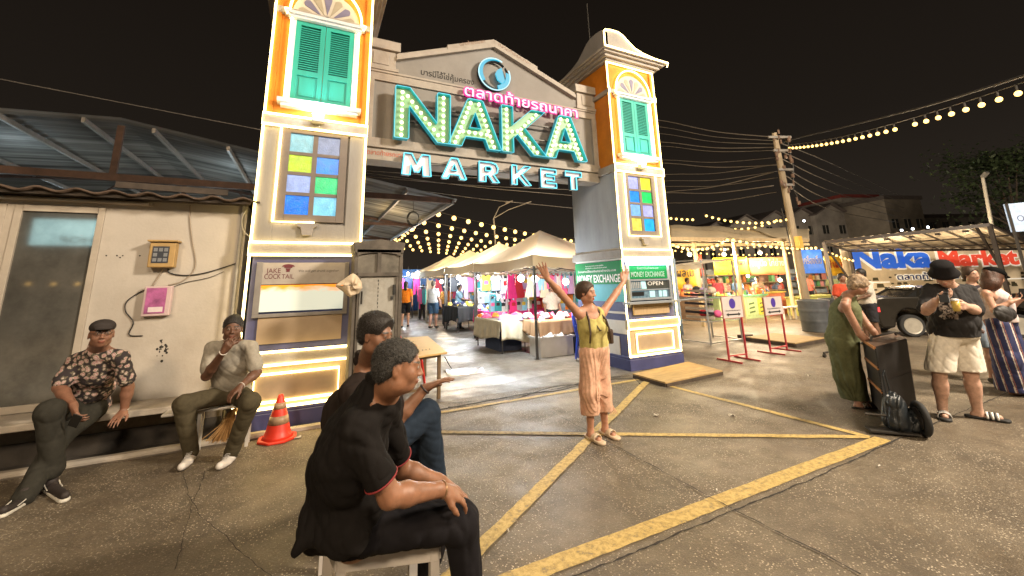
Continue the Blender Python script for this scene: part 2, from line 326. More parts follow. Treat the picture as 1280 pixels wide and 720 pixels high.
def tower(X0, Y0, right):
    lab = ('yellow and grey gate tower on the right with the money exchange counter' if right else
           'yellow and grey gate tower on the left beside the plaster shop')
    lab = lab.replace('clock-style ', '')
    T = thing('gate_tower', lab, 'tower', (X0+TW/2, Y0+TD/2, 0), group='towers of the market gate')
    X1, Y1 = X0+TW, Y0+TD; xc = X0+TW/2
    B = lambda nm, m, *bx, **k: [mb_.box(*b_) for mb_ in [MB()] for b_ in bx] and None
    def boxes(nm, m, lst, bevel=.006, label=None, par=T):
        g = MB()
        for a, b_ in lst: g.box(a, b_)
        return g.build(nm, m, par, bevel=bevel, label=label)
    i = .045
    boxes('plinth', M_navy, [((X0-.02, Y0-.02, 0), (X1+.02, Y1+.02, .19)), ((X0, Y0, .19), (X1, Y1, .235))])
    low = boxes('lower_wall', M_navy if right else M_navy, [((X0+i, Y0+i, .2), (X1-i, Y1-i, 2.03))])
    boxes('middle_wall', M_bluegrey if right else M_grey, [((X0+i, Y0+i+.01, 2.15), (X1-i, Y1-i, 3.74))])
    g = MB(); g.box((X0+.012, Y0+.02, 2.18), (X0+.22, Y0+i+.02, 3.716)).box((X1-.22, Y0+.02, 2.18), (X1-.012, Y0+i+.02, 3.716)).box((X0+.22, Y0+.02, 2.18), (X1-.22, Y0+i+.02, 2.42)).box((X0+.22, Y0+.02, 3.69), (X1-.22, Y0+i+.02, 3.716))
    g.build('face_panel', M_grey, T, bevel=.004)
    boxes('upper_wall', M_orange, [((X0+i, Y0+i+.01, 3.85), (X1-i, Y1-i, 6.15))])
    for xa_ in (X0+.01, X1-.09): g = MB(); g.box((xa_, Y0+.02, 3.873), (xa_+.08, Y0+i+.02, 6.10)); g.build('corner_pilaster', M_orange, T, bevel=.004)
    for z0, z1, o in ((2.016, 2.179, .0), (3.716, 3.873, .0), (5.40, 5.49, .0)):
        g = MB(); g.box((X0-.01-o, Y0-.01-o, z0), (X1+.01+o, Y1+.01, z1))
        g.build('band_moulding', M_cream, T, bevel=.008)
    # main cornice, stepped, and the curved parapet above front and back
    g = MB()
    for z0, z1, o in ((6.10, 6.15, .04), (6.15, 6.21, .11), (6.21, 6.25, .18), (6.25, 6.285, .24)): g.box((X0-o, Y0-o, z0), (X1+o, Y1+o, z1))
    g.build('cornice', M_cream, T, bevel=.008)
    prof = [(-.20, 0), (-.20, .35), (-.15, .39), (0, .42), (.20, .42), (.32, .37), (.46, .26), (.62, .15), (.85, .08), (1.15, .04), (1.47, .03), (1.47, 0)]
    g = MB(); g.prism(prof, (0, .12, 0), (X0, Y0-.20, 6.285)); g.prism([(p[0]*1.1, p[1]) for p in prof], (.12, 0, 0), (X0-.20, Y0+.02, 6.285), (0, 1, 0)); g.box((X0+.05, Y0+.05, 6.285), (X1+.02, Y1+.02, 6.36))
    g.build('parapet', M_grey, T, bevel=.006)
    # shuttered window, spring ledge and fanlight
    wa, wb = X0+.278, X0+1.046; yf = Y0+.03
    fr = MB(); fr.box((wa-.045, Y0+.005, 4.09), (wa, yf+.04, 5.34)).box((wb, Y0+.005, 4.09), (wb+.045, yf+.04, 5.34)); fr.box((wa-.10, Y0-.05, 5.335), (wb+.10, yf+.04, 5.375)).box((wa-.14, Y0-.08, 5.375), (wb+.14, yf+.04, 5.42)); fr.box((wa-.14, Y0-.09, 4.04), (wb+.14, yf+.04, 4.10)).box((wa-.10, Y0-.05, 4.0), (wb+.10, yf+.04, 4.04))
    wf = fr.build('window_frame', mat('pale blue white trim', (.62, .66, .70), .5, var=.06), T, bevel=.005)
    mid = (wa+wb)/2
    for a, b_ in ((wa, mid-.003), (mid+.003, wb)):
        s_ = MB(); y0, y1 = Y0+.012, Y0+.045; st = .065
        s_.box((a, y0, 4.10), (a+st, y1, 5.335)).box((b_-st, y0, 4.10), (b_, y1, 5.335))
        for z0, z1 in ((4.10, 4.17), (4.50, 4.58), (5.27, 5.335)): s_.box((a+st, y0, z0), (b_-st, y1, z1))
        s_.box((a+st, y1-.012, 4.17), (b_-st, y1-.004, 4.50)); s_.box((a+st+.03, y0+.008, 4.20), (b_-st-.03, y1-.012, 4.47))
        k = 19
        for j in range(k):
            z = 4.60+j*(.66/k); s_.add([(a+st, y0+.004, z), (b_-st, y0+.004, z), (b_-st, y1-.012, z+.016), (a+st, y1-.012, z+.016), (a+st, y0+.004, z+.012), (b_-st, y0+.004, z+.012), (b_-st, y1-.012, z+.028), (a+st, y1-.012, z+.028)],
                [(0, 1, 2, 3), (7, 6, 5, 4), (0, 4, 5, 1), (2, 6, 7, 3)])
        sh_ = s_.build('shutter', M_teal, T); s_ = MB(); s_.box((a+st, y1+.001, 4.58), (b_-st, y1+.006, 5.27)); s_.build('shutter_backing', mat('shaded teal backing', (.004, .10, .08), .7), sh_)  # darker teal behind the slats stands in for shade in the gaps
    cz, R = 5.50, .40
    g = MB(); n = 24
    arc = [(math.cos(PI*k/n), math.sin(PI*k/n)) for k in range(n+1)]
    poly = [(R*1.13*c_, R*1.20*s_) for c_, s_ in arc]; g.prism(poly, (0, .03, 0), (mid, Y0+.028, cz-.08)); fan = g.build('fanlight', mat('cream fanlight', (.50, .45, .38), .6, var=.08), T)
    g = MB(); h = MB()
    for k in range(7):
        a0, a1 = PI*(k+.14)/7, PI*(k+.86)/7; p = [(.085*math.cos((a0+a1)/2), .09*math.sin((a0+a1)/2))]
        for q in range(7):
            a = a0+(a1-a0)*q/6; rr = R*(.86+.10*math.sin(PI*q/6)); p.append((rr*math.cos(a), rr*1.05*math.sin(a)))
        (g if k % 2 else h).prism(p, (0, .006, 0), (mid, Y0+.0205, cz-.07))
    g.build('fanlight_pane', mat('grey violet fan panes', (.16, .15, .24), .4, var=.1), fan); h.build('fanlight_petal', mat('beige fan petals', (.33, .29, .22), .5, var=.1), fan)
    g = MB(); g.lathe([(.06, 0), (.06, .02), (.03, .03)], (mid, Y0+.02, cz-.05), 14, Matrix.Rotation(PI/2, 3, 'X')); g.build('fanlight_boss', M_cream, fan)
    # stained glass window in the middle storey
    sa, sb = X0+.235, X0+1.045; z0, z1 = 2.455, 3.70
    g = MB(); g.box((sa, Y0+.012, z0), (sa+.10, Y0+.07, z1)).box((sb-.10, Y0+.012, z0), (sb, Y0+.07, z1)).box((sa+.1, Y0+.012, z0), (sb-.1, Y0+.07, z0+.09)).box((sa+.1, Y0+.012, z1-.05), (sb-.1, Y0+.07, z1))
    sw = g.build('stained_window', M_frame, T, bevel=.004)
    g = MB(); pw = (sb-sa-.2); xm = (sa+sb)/2; g.box((xm-.03, Y0+.03, z0+.09), (xm+.03, Y0+.07, z1-.05)); rows = 4; ph = (z1-.05-z0-.09)/rows
    for k in range(1, rows): g.box((sa+.1, Y0+.028, z0+.09+ph*k-.022), (xm-.03, Y0+.07, z0+.09+ph*k+.022)); g.box((xm+.03, Y0+.028, z0+.09+ph*k-.022), (sb-.1, Y0+.07, z0+.09+ph*k+.022))
    g.build('glazing_bar', M_frame, sw)
    if right: cols = [((.30, .34, .75), (.75, .68, .05)), ((.02, .22, .8), (.02, .55, .12)), ((.16, .36, .85), (.32, .35, .85)), ((.62, .55, .10), (.02, .33, .85))]
    else: cols = [((.17, .42, .52), (.14, .20, .36)), ((.36, .55, .02), (.0, .20, .80)), ((.24, .34, .66), (.0, .55, .20)), ((.0, .17, .80), (.16, .50, .72))]
    for r_ in range(rows):
        for c_ in range(2):
            xa = (sa+.1) if c_ == 0 else xm+.03; xb_ = xm-.03 if c_ == 0 else sb-.1; zb = z0+.09+ph*(rows-1-r_)
            g = MB(); g.box((xa, Y0+.045, zb+.022 if r_ < 3 else zb), (xb_, Y0+.055, zb+ph-.022 if r_ > 0 else zb+ph)); g.build('stained_pane', pane(cols[r_][c_], .50), sw)
    # wall washer lamp on the upper band and the little corbel below the coloured window
    g = MB(); g.box((xc-.075, Y0-.13, 3.80), (xc+.075, Y0-.02, 3.90)).box((xc-.03, Y0-.02, 3.76), (xc+.03, Y0+.01, 3.86)); wl = g.build('wall_washer', M_steel, T, bevel=.01)
    g = MB(); g.box((xc-.07, Y0-.135, 3.902), (xc+.07, Y0-.05, 3.955)); g.build('lamp_lens', emis('white lamp lens', (.9, .97, 1.), 30), wl)
    g = MB(); g.prism([(-.12, .16), (.12, .16), (.12, .12), (.075, .10), (.055, 0), (-.055, 0), (-.075, .10), (-.12, .12)], (0, -.06, 0), (xc-.03, Y0+.02, 2.27)); g.build('corbel', M_cream, T, bevel=.004)
    # lower storey front panels
    g = MB(); g.box((X0-.005, Y0-.012, .716), (X1+.005, Y0+.06, .875)); g.build('lower_moulding', M_cream if not right else mat('ochre moulding', (.42, .34, .2), .7, var=.1), T, bevel=.006)
    g = MB(); g.box((X0+.03, Y0+.02, .245), (X1-.03, Y0+.06, .70)).box((X0+.17, Y0+.008, .30), (X1-.18, Y0+.02, .63)); g.build('kick_panel', mat('beige board', (.36, .27, .18), .65, var=.1, scale=3), T, bevel=.004)
    # neon outlines: one run per outline
    N_ = MB(); y = Y0-.016; e = .0
    def loop(x0, z0, x1, z1, yy=y): neon(N_, [(x0, yy, z0), (x1, yy, z0), (x1, yy, z1), (x0, yy, z1)], True)
    loop(X0-.005, 2.02, X1+.005, 2.175, Y0-.022); loop(X0-.005, 3.72, X1+.005, 3.87, Y0-.022)
    loop(X0, .72, X1, .87, Y0-.024); loop(X0+.19, .31, X1-.19, .62, Y0-.004)
    for xx in (X0+.01, X1-.01):
        neon(N_, [(xx, y+.02, .25), (xx, y+.02, .70)]); neon(N_, [(xx, y+.02, .89), (xx, y+.02, 2.0)]); neon(N_, [(xx, y+.02, 2.19), (xx, y+.02, 3.70)]); neon(N_, [(xx, y+.02, 3.89), (xx, y+.02, 5.38), (xx, y-.005, 5.40), (xx, y-.005, 5.49), (xx, y+.02, 5.51), (xx, y+.02, 6.10)])
    neon(N_, [(X0, y+.015, .245), (X1, y+.015, .245)]); neon(N_, [(X0+.01, y+.02, 6.09), (X1-.01, y+.02, 6.09)])
    neon(N_, [(sa-.015, y+.012, z1), (sa-.015, y+.012, z0-.015), (sb+.012 if right else xc+.05, y+.012, z0-.015)]+([(sb+.012, y+.012, z1)] if right else []))
    neon(N_, [(wa-.06, y, 4.13), (wa-.06, y, 5.33)]); neon(N_, [(wb+.06, y, 4.13), (wb+.06, y, 5.33)])
    ap = [(mid-.50, y-.05, 5.36), (mid-.53, y-.03, 5.44)]+[(mid-.475*math.cos(PI*k/24), y, 5.47+.535*math.sin(PI*k/24)) for k in range(25)]+[(mid+.53, y-.03, 5.44), (mid+.50, y-.05, 5.36)]
    neon(N_, ap)
    neon(N_, [(X0+p[0]+(.02 if k < 2 else 0), Y0-.215, 6.285+p[1]+(.03 if k == 0 else -.012)) for k, p in enumerate(prof[:-1])]); neon(N_, [(X0-.20, Y0-.252, 6.275), (X1+.24, Y0-.252, 6.275), (X1+.252, Y0-.2, 6.20)])
    N_.build('neon_outline', M_neon, T)
    return T, low
TL, lowL = tower(-.7126, 5.8526, False)
TR, lowR = tower(5.2385, 5.9953, True)
# ---- left tower front: shop sign, glowing hatch, boards
X0, Y0 = -.7126, 5.8526; yy = Y0+.04
g = MB(); g.box((X0+.10, yy-.05, 1.27), (X0+1.15, yy+.01, 1.31)).box((X0+.10, yy-.05, 1.31), (X0+.165, yy+.01, 1.93)).box((X0+1.10, yy-.05, 1.31), (X0+1.15, yy+.01, 1.93)); g.build('hatch_frame', mat('grey aluminium', (.30, .28, .26), .45, .4, var=.1), TL, bevel=.003)
g = MB(); g.box((X0+.165, yy-.035, 1.66), (X0+1.10, yy-.015, 1.925)); sgn = g.build('sign_board', mat('dusty grey sign board', (.40, .36, .32), .6, var=.08, scale=10), TL)
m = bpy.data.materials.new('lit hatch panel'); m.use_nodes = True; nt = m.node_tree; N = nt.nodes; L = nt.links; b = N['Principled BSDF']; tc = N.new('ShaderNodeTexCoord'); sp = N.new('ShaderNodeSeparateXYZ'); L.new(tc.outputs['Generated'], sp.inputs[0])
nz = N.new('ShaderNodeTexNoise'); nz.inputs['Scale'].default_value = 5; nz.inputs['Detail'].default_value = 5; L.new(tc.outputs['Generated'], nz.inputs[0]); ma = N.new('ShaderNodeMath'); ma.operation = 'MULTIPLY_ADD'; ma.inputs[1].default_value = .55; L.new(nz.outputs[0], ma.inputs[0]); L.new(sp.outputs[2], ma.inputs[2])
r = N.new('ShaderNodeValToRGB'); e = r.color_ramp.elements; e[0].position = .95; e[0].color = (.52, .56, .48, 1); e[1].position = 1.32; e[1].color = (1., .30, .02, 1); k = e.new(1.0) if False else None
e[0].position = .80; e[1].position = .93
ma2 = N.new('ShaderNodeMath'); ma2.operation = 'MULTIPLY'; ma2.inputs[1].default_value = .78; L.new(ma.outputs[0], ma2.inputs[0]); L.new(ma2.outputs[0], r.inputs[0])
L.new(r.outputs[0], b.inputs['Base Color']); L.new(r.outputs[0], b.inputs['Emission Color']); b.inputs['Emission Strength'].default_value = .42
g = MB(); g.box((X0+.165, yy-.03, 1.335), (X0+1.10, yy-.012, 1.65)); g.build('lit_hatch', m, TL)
g = MB(); g.box((X0+.165, yy-.022, .96), (X0+1.10, yy-.005, 1.265)).box((X0+.05, yy-.015, .28), (X0+.06, yy-.012, .6)); g.build('board', mat('beige board', (.36, .27, .18)), TL)
M_mar = mat('maroon print', (.13, .02, .03), .6, var=.05); M_pr = mat('grey print', (.10, .085, .08), .6, var=.05)
yb = yy-.036
text('JAKE', 'sign_text', M_mar, sgn, (X0+.205, yb, 1.80), (1, 0, 0), (0, 0, 1), .058, .155, .002)
text('COCK', 'sign_text', M_mar, sgn, (X0+.19, yb, 1.728), (1, 0, 0), (0, 0, 1), .062, .175, .002); text('TAIL', 'sign_text', M_mar, sgn, (X0+.375, yb, 1.728), (1, 0, 0), (0, 0, 1), .056, .135, .002)
g = MB(); o = (X0+.44, yb, 1.875); g.prism([(.07*math.cos(PI*k/10), .032*math.sin(PI*k/10)) for k in range(11)], (0, -.003, 0), o); g.prism([(-.045, 0), (.045, 0), (.045, -.015), (-.045, -.015)], (0, -.003, 0), o); g.prism([(-.03, -.02), (.03, -.02), (.018, -.05), (.02, -.065), (-.02, -.065), (-.018, -.05)], (0, -.003, 0), o); g.build('sign_emblem', M_mar, sgn)
text('cocktail & bar shop', 'sign_text', M_pr, sgn, (X0+.21, yb, 1.695), (1, 0, 0), (0, 0, 1), .014, .2, .002) if False else None
text('We will get drunk together', 'sign_text', M_pr, sgn, (X0+.56, yb, 1.808), (1, 0, 0), (0, 0, 1), .03, .47, .002, shear=.25)
text('you can be that one', 'sign_text', M_pr, sgn, (X0+.67, yb, 1.755), (1, 0, 0), (0, 0, 1), .022, .27, .002) if False else None
# ---- right tower: money exchange front and its passage side
X0, Y0 = 5.2385, 5.9953; X1 = X0+TW
g = MB(); g.box((X0+.10, Y0+.01, 1.10), (X0+.16, Y0+.055, 2.0)).box((X1-.16, Y0+.01, 1.10), (X1-.10, Y0+.055, 2.0)); g.box((X0+.03, Y0+.0, 1.93), (X1-.03, Y0+.055, 2.012)); g.build('booth_frame', M_bluegrey, TR, bevel=.003)
g = MB(); g.box((X0+.16, Y0+.02, 1.62), (X1-.16, Y0+.05, 1.93)); sg = g.build('exchange_sign', M_green, TR)
text('MONEY EXCHANGE', 'sign_text', mat('pale green lettering', (.35, .5, .42), .5, var=.02), sg, (X0+.20, Y0+.019, 1.655), (1, 0, 0), (0, 0, 1), .10, .86, .003, bold=.008)
text('รับแลกเงินต่างประเทศ', 'sign_text', mat('pale green lettering', (0, 0, 0)), sg, (X0+.36, Y0+.019, 1.80), (1, 0, 0), (0, 0, 1), .04, .55, .002)
g = MB(); g.cyl((X0+.06, Y0-.035, 1.90), (X1-.10, Y0-.035, 1.90), .022, 10); g.build('tube_lamp', emis('cool tube lamp', (.75, .92, 1.), 9), TR)
M_silv = mat('grey booth aluminium', (.33, .35, .37), .4, .3, var=.08)
g = MB(); g.box((X0+.10, Y0-.03, 1.22), (X1-.10, Y0+.03, 1.26)).box((X0+.10, Y0-.03, 1.58), (X1-.13, Y0+.03, 1.61)).box((X0+.10, Y0-.03, 1.26), (X0+.14, Y0+.03, 1.58)).box((X1-.17, Y0-.03, 1.26), (X1-.13, Y0+.03, 1.58)).box((X0+.14, Y0-.02, 1.40), (X1-.17, Y0+.03, 1.42))
ct = g.build('counter_window', M_silv, TR, bevel=.003)
g = MB(); g.box((X0+.14, Y0+.018, 1.26), (X1-.17, Y0+.034, 1.40)).box((X0+.14, Y0+.018, 1.42), (X1-.17, Y0+.034, 1.58)); g.build('window_glass', mat('grey blue glass', (.11, .15, .17), .12, var=.5, scale=14, em=(.14, .24, .28), es=.35), ct)
g = MB(); g.box((X0+.55, Y0+.005, 1.425), (X1-.18, Y0+.016, 1.575)); ob = g.build('open_sign', mat('dark sign face', (.05, .055, .05), .4), ct)
text('OPEN', 'sign_text', M_signw, ob, (X0+.58, Y0+.003, 1.49), (1, 0, 0), (0, 0, 1), .075, .40, .002)
g = MB(); g.prism([(.43, 1.43), (.55, 1.43), (.53, 1.575), (.42, 1.575)], (0, .01, 0), (X0, Y0+.006, 0)); g.build('notice', mat('pale cyan notice', (.35, .6, .62), .4, em=(.3, .55, .6), es=.35), ct)
for xa_, xb2 in ((.62, .75), (.86, .93), (.96, 1.06)): g = MB(); g.box((X0+xa_, Y0+.006, 1.27), (X0+xb2, Y0+.015, 1.388)); g.build('notice', mat('pale cyan notice', (0, 0, 0)), ct)
g = MB(); g.box((X0+.155, Y0+.003, 1.30), (X0+.47, Y0+.014, 1.375)); g.build('rate_display', mat('display black', (.02, .02, .02), .3), ct)
g = MB(); [g.box((X0+.16+.045*k, Y0+.006, 1.44), (X0+.185+.045*k, Y0+.012, 1.57)) for k in range(6)]; g.build('rate_card', mat('grey rate cards', (.35, .36, .36), .5), ct)
g = MB(); g.box((X0-.05, Y0-.16, 1.16), (X1-.05, Y0+.03, 1.20)); g.build('counter_shelf', M_silv, TR, bevel=.004)
g = MB(); g.cyl((X1-.05, Y0-.08, 1.185), (X1+.75, Y0-.02, 1.20), .015, 8); g.build('shelf_rail', M_silv, TR)
g = MB(); g.box((X0+.18, Y0-.01, .96), (X1-.22, Y0+.03, 1.15)); g.build('cardboard_panel', mat('corrugated cardboard', (.42, .30, .17), .8, var=.12, scale=5, stretch=(8, 1, 1)), TR)
# passage side (faces -X)
xs = X0+.045; Ys, Ye = Y0+.05, Y0+TD-.05
g = MB(); g.box((xs-.012, Ys, 1.98), (xs+.0, Ye, 2.21)).box((xs-.012, Ys, .98), (xs, Ye, 1.02)); g.build('side_band', M_white, TR)
g = MB(); g.box((xs-.010, Ys, .62), (xs, Ye, .86)); g.box((xs-.012, Ys+.25, .22), (xs, Ye, .57)); g.build('side_panel', M_white, TR, bevel=.002)
g = MB(); g.box((xs-.008, Ys, 1.20), (xs, Ye, 1.55)); g.build('side_cyan_panel', mat('cyan board', (.10, .38, .44), .6, var=.06, spec=.2), TR)
g = MB(); g.box((xs-.03, Ys+.02, 1.53), (xs-.008, Ye+.0, 1.97)); ss = g.build('exchange_sign', M_green, TR)
text('MONEY EXCHANGE', 'sign_text', M_signw, ss, (xs-.031, Ye-.06, 1.57), (0, -1, 0), (0, 0, 1), .155, 1.40, .003, bold=.012)
text('รับแลกเปลี่ยนเงินตราต่างประเทศ', 'sign_text', M_signw, ss, (xs-.031, Ye-.10, 1.775), (0, -1, 0), (0, 0, 1), .045, 1.25, .002)
for k_, (tx, wd) in enumerate((('ใบอนุญาตประกอบธุรกิจ', .6), ('ปัจจัยชำระเงินต่างประเทศ', .7))): text(tx, 'sign_text', M_signw, ss, (xs-.031, Ye-.38, 1.895-.045*k_), (0, -1, 0), (0, 0, 1), .022, wd, .002)
# ------------------------------------------------------------------ sign wall between the towers
BF = 6.5; xa, xb_ = .578, 5.24
BM = thing('gate_sign_wall', 'grey gabled sign wall bridging the two gate towers over the market entrance', 'gate wall', (2.9, BF+.15, 3.6))
gab = [(.60, 3.94), (5.28, 3.94), (5.28, 5.3), (4.72, 5.40), (4.32, 5.56), (3.84, 5.74), (2.9, 6.12), (1.98, 5.76), (1.1, 5.42), (.6, 5.3)]
g = MB(); g.prism(gab, (0, .35, 0), (0, BF+.06, 0)); g.build('wall', mat('sign wall render', (.215, .205, .195), .8, var=.09, scale=1.6, bump=.12, bscale=30, dirt=.35, dirtcol=(.16, .14, .12)), BM)
g = MB(); g.box((.6, BF-.02, 3.80), (5.28, BF+.45, 3.96)).box((.6, BF+.03, 3.60), (5.28, BF+.40, 3.80)); g.build('lower_moulding', M_cream, BM, bevel=.006)
g = MB(); g.box((.6, BF+.02, 4.99), (5.28, BF+.08, 5.13)).box((.6, BF+.0, 5.13), (5.28, BF+.09, 5.17)); g.build('upper_moulding', M_cream, BM, bevel=.006)
g = MB()
for s_, x0 in ((1, .6), (-1, 5.28)):
    X_ = lambda d: x0+s_*d
    g.box((X_(0), BF-.02, 5.17), (X_(.50), BF+.46, 5.23)); g.box((X_(0), BF+.02, 5.23), (X_(.46), BF+.42, 5.55)); g.box((X_(0), BF-.04, 5.55), (X_(.52), BF+.48, 5.72)); g.box((X_(.08), BF+.005, 5.28), (X_(.34), BF+.02, 5.50)); g.box((X_(0), BF+.01, 3.96), (X_(.12), BF+.062, 4.99))
g.build('end_pier', M_cream, BM, bevel=.006)
g = MB()
def cop(p, q, h, y0, y1): g.prism([(p[0], p[1]), (q[0], q[1]), (q[0], q[1]+h), (p[0], p[1]+h)], (0, y1-y0, 0), (0, y0, 0))
cop((1.06, 5.40), (2.9, 6.11), .075, BF-.03, BF+.46); cop((2.9, 6.11), (4.76, 5.39), .075, BF-.03, BF+.46)
cop((1.06, 5.475), (1.96, 5.825), .055, BF+.0, BF+.43); cop((1.96, 5.825), (2.9, 6.185), .10, BF-.015, BF+.445); cop((2.9, 6.185), (3.86, 5.815), .10, BF-.015, BF+.445); cop((3.86, 5.815), (4.76, 5.465), .055, BF+.0, BF+.43)
g.build('coping', M_cream, BM, bevel=.005)
M_faint = mat('faded brown lettering', (.24, .15, .11), .7, var=.1); M_red = mat('faded red lettering', (.40, .10, .06), .7, var=.15)
text('ตลาดท้ายรถนาคา', 'wall_text', M_faint, BM, (2.2, BF-.017, 5.96), (.93, 0, .36), (-.36, 0, .93), .07, .55, .002)
text('ตลาดท้ายรถนาคา', 'wall_text', M_faint, BM, (2.98, BF-.017, 6.17), (.93, 0, -.36), (.36, 0, .93), .07, .75, .002)
text('ตลาดท้ายรถนาคา', 'wall_text', M_red, BM, (.66, BF+.028, 3.68), (1, 0, 0), (0, 0, 1), .075, .62, .002, bold=.01)
text('บารมีไอ้ไข่คุ้มครอง', 'wall_text', mat('black lettering', (.02, .018, .016), .6), BM, (1.50, BF+.058, 5.26), (1, 0, 0), (0, 0, 1), .11, 1.0, .004, bold=.01)
# NAKA channel letters with bulbs
def poly_letter(nm, ch, x, z, w_, h, y0, par, mface, mrim, depth=.11, st=.24, bulbs=True):
    s = st*h if st < 1 else st
    def lines():
        if ch == 'N': return [[(0, 0), (.0, .98), (.02, 1), (.25, 1), (.75, .38), (.75, .98), (.77, 1), (.98, 1), (1, .98), (1, .02), (.98, 0), (.76, 0), (.25, .64), (.25, .02), (.23, 0), (.02, 0)]], [], [[(.125, .07), (.125, .90)], [(.22, .84), (.78, .16)], [(.875, .07), (.875, .93)]]
        if ch == 'A': return [[(0, .02), (.35, .98), (.38, 1), (.62, 1), (.65, .98), (1, .02), (.98, 0), (.76, 0), (.685, .20), (.315, .20), (.24, 0), (.02, 0)]], [[(.39, .40), (.61, .40), (.50, .72)]], [[(.13, .07), (.42, .92)], [(.87, .07), (.58, .92)], [(.42, .93), (.58, .93)], [(.27, .31), (.73, .31)]]
        if ch == 'K': return [[(0, 0), (0, .98), (.02, 1), (.25, 1), (.25, .60), (.68, 1), (1, 1), (.52, .55), (1, 0), (.70, 0), (.34, .40), (.25, .31), (.25, 0)]], [], [[(.125, .07), (.125, .93)], [(.24, .46), (.36, .49)], [(.44, .54), (.80, .92)], [(.44, .44), (.80, .08)]]
        if ch == 'M': return [[(0, 0), (.06, 1), (.32, 1), (.5, .55), (.68, 1), (.94, 1), (1, 0), (.73, 0), (.70, .5), (.58, .16), (.42, .16), (.30, .5), (.27, 0)]], [], []
        if ch == 'R': return [[(0, 0), (0, 1), (.62, 1), (.85, .93), (.95, .72), (.90, .5), (.72, .38), (1, 0), (.68, 0), (.45, .34), (.32, .34), (.32, 0)]], [[(.32, .56), (.32, .78), (.56, .78), (.63, .67), (.56, .56)]], []
        if ch == 'E': return [[(0, 0), (0, 1), (1, 1), (1, .76), (.34, .76), (.34, .62), (.88, .62), (.88, .40), (.34, .40), (.34, .24), (1, .24), (1, 0)]], [], []
        if ch == 'T': return [[(.33, 0), (.33, .74), (0, .74), (0, 1), (1, 1), (1, .74), (.67, .74), (.67, 0)]], [], []
    outs, holes, bl = lines()
    P = lambda p: (x+p[0]*w_, z+p[1]*h)
    cu = bpy.data.curves.new('c', 'CURVE'); cu.dimensions = '2D'; cu.fill_mode = 'BOTH'; cu.extrude = .012
    for pl in outs+holes:
        sp = cu.splines.new('POLY'); sp.points.add(len(pl)-1); sp.use_cyclic_u = True
        for k, p in enumerate(pl): q = P(p); sp.points[k].co = (q[0], q[1], 0, 1)
    ob = bpy.data.objects.new('c', cu); COL.objects.link(ob); me = bpy.data.meshes.new_from_object(ob.evaluated_get(bpy.context.evaluated_depsgraph_get())); bpy.data.objects.remove(ob); bpy.data.curves.remove(cu)
    me.transform(Matrix.Translation((0, y0+depth*.8, 0)) @ Matrix.Rotation(PI/2, 4, 'X'))
    L_ = link(nm, me, mface, par)
    rim = MB()
    for pl in outs+holes:
        n = len(pl)
        for k in range(n):
            a, b_ = P(pl[k]), P(pl[(k+1) % n]); rim.bar((a[0], y0+depth/2, a[1]), (b_[0], y0+depth/2, b_[1]), .010, depth, up=(0, 1, 0))
        if not bulbs: pass
    rim.build('letter_rim', mrim, L_)
    nt_ = MB()
    for pl in outs+holes: neon(nt_, [(P(p)[0], y0-.004, P(p)[1]) for p in pl], True, r=.006 if bulbs else .012)
    nt_.build('neon_outline', emis('cyan neon', (.12, .66, .80), .8) if bulbs else emis('bright cyan neon', (.12, .75, .95), 1.1), L_)
    if bulbs:
        for (a, b_) in bl:
            a, b_ = P(a), P(b_); d = math.dist(a, b_); k = max(1, round(d/.108))
            for j in range(k+1):
                t = j/k; bb = MB(); bb.sph((a[0]+(b_[0]-a[0])*t, y0+.03, a[1]+(b_[1]-a[1])*t), .030, 8, 6); bb.build('sign_bulb', emis('sign bulb', (1., .95, .45), 2.1), L_)
    return L_
M_face = mat('pale green letter face', (.17, .34, .20), .5, var=.06); M_rim = mat('cyan letter side', (.02, .38, .48), .35, var=.05, em=(.0, .30, .40), es=.16)
NK = thing('lit_letter_sign', 'big green letters reading NAKA studded with round bulbs, on the grey gable', 'letter sign', (2.9, 6.25, 3.9))
for ch, x, w_ in (('N', 1.03, .93), ('A', 1.93, .98), ('K', 2.93, .93), ('A', 3.83, .97)): poly_letter('letter', ch, x, 3.93, w_, .90, 6.28, NK, M_face, M_rim)
g = MB(); g.bar((1.1, 6.43, 4.3), (4.75, 6.43, 4.3), .03).bar((1.1, 6.43, 4.6), (4.75, 6.43, 4.6), .03)
for x in (1.2, 2.1, 3.1, 4.2): g.bar((x, 6.43, 4.3), (x, 6.56, 4.3), .03)
g.build('mounting_rail', M_dsteel, NK)
MK = thing('lit_letter_sign', 'small white letters reading MARKET with cyan neon edges, under the big green letters', 'letter sign', (2.9, 6.36, 3.4))
M_f2 = mat('pinkish letter face', (.8, .7, .68), .5, em=(.95, .72, .66), es=.22, var=.04); M_r2 = mat('dark blue letter side', (.01, .05, .09), .4, var=.1)
for ch, x, w_ in (('M', 1.19, .47), ('A', 1.85, .43), ('R', 2.52, .38), ('K', 3.16, .39), ('E', 3.77, .34), ('T', 4.32, .38)): poly_letter('letter', ch, x, 3.36, w_, .36, 6.38, MK, M_f2, M_r2, depth=.09, bulbs=False)
g = MB(); g.bar((1.2, 6.48, 3.62), (4.7, 6.48, 3.62), .02)
for x in (1.35, 2.05, 2.7, 3.3, 3.9, 4.5): g.bar((x, 6.47, 3.5), (x, 6.50, 3.70), .02)
g.build('mounting_rail', M_dsteel, MK)
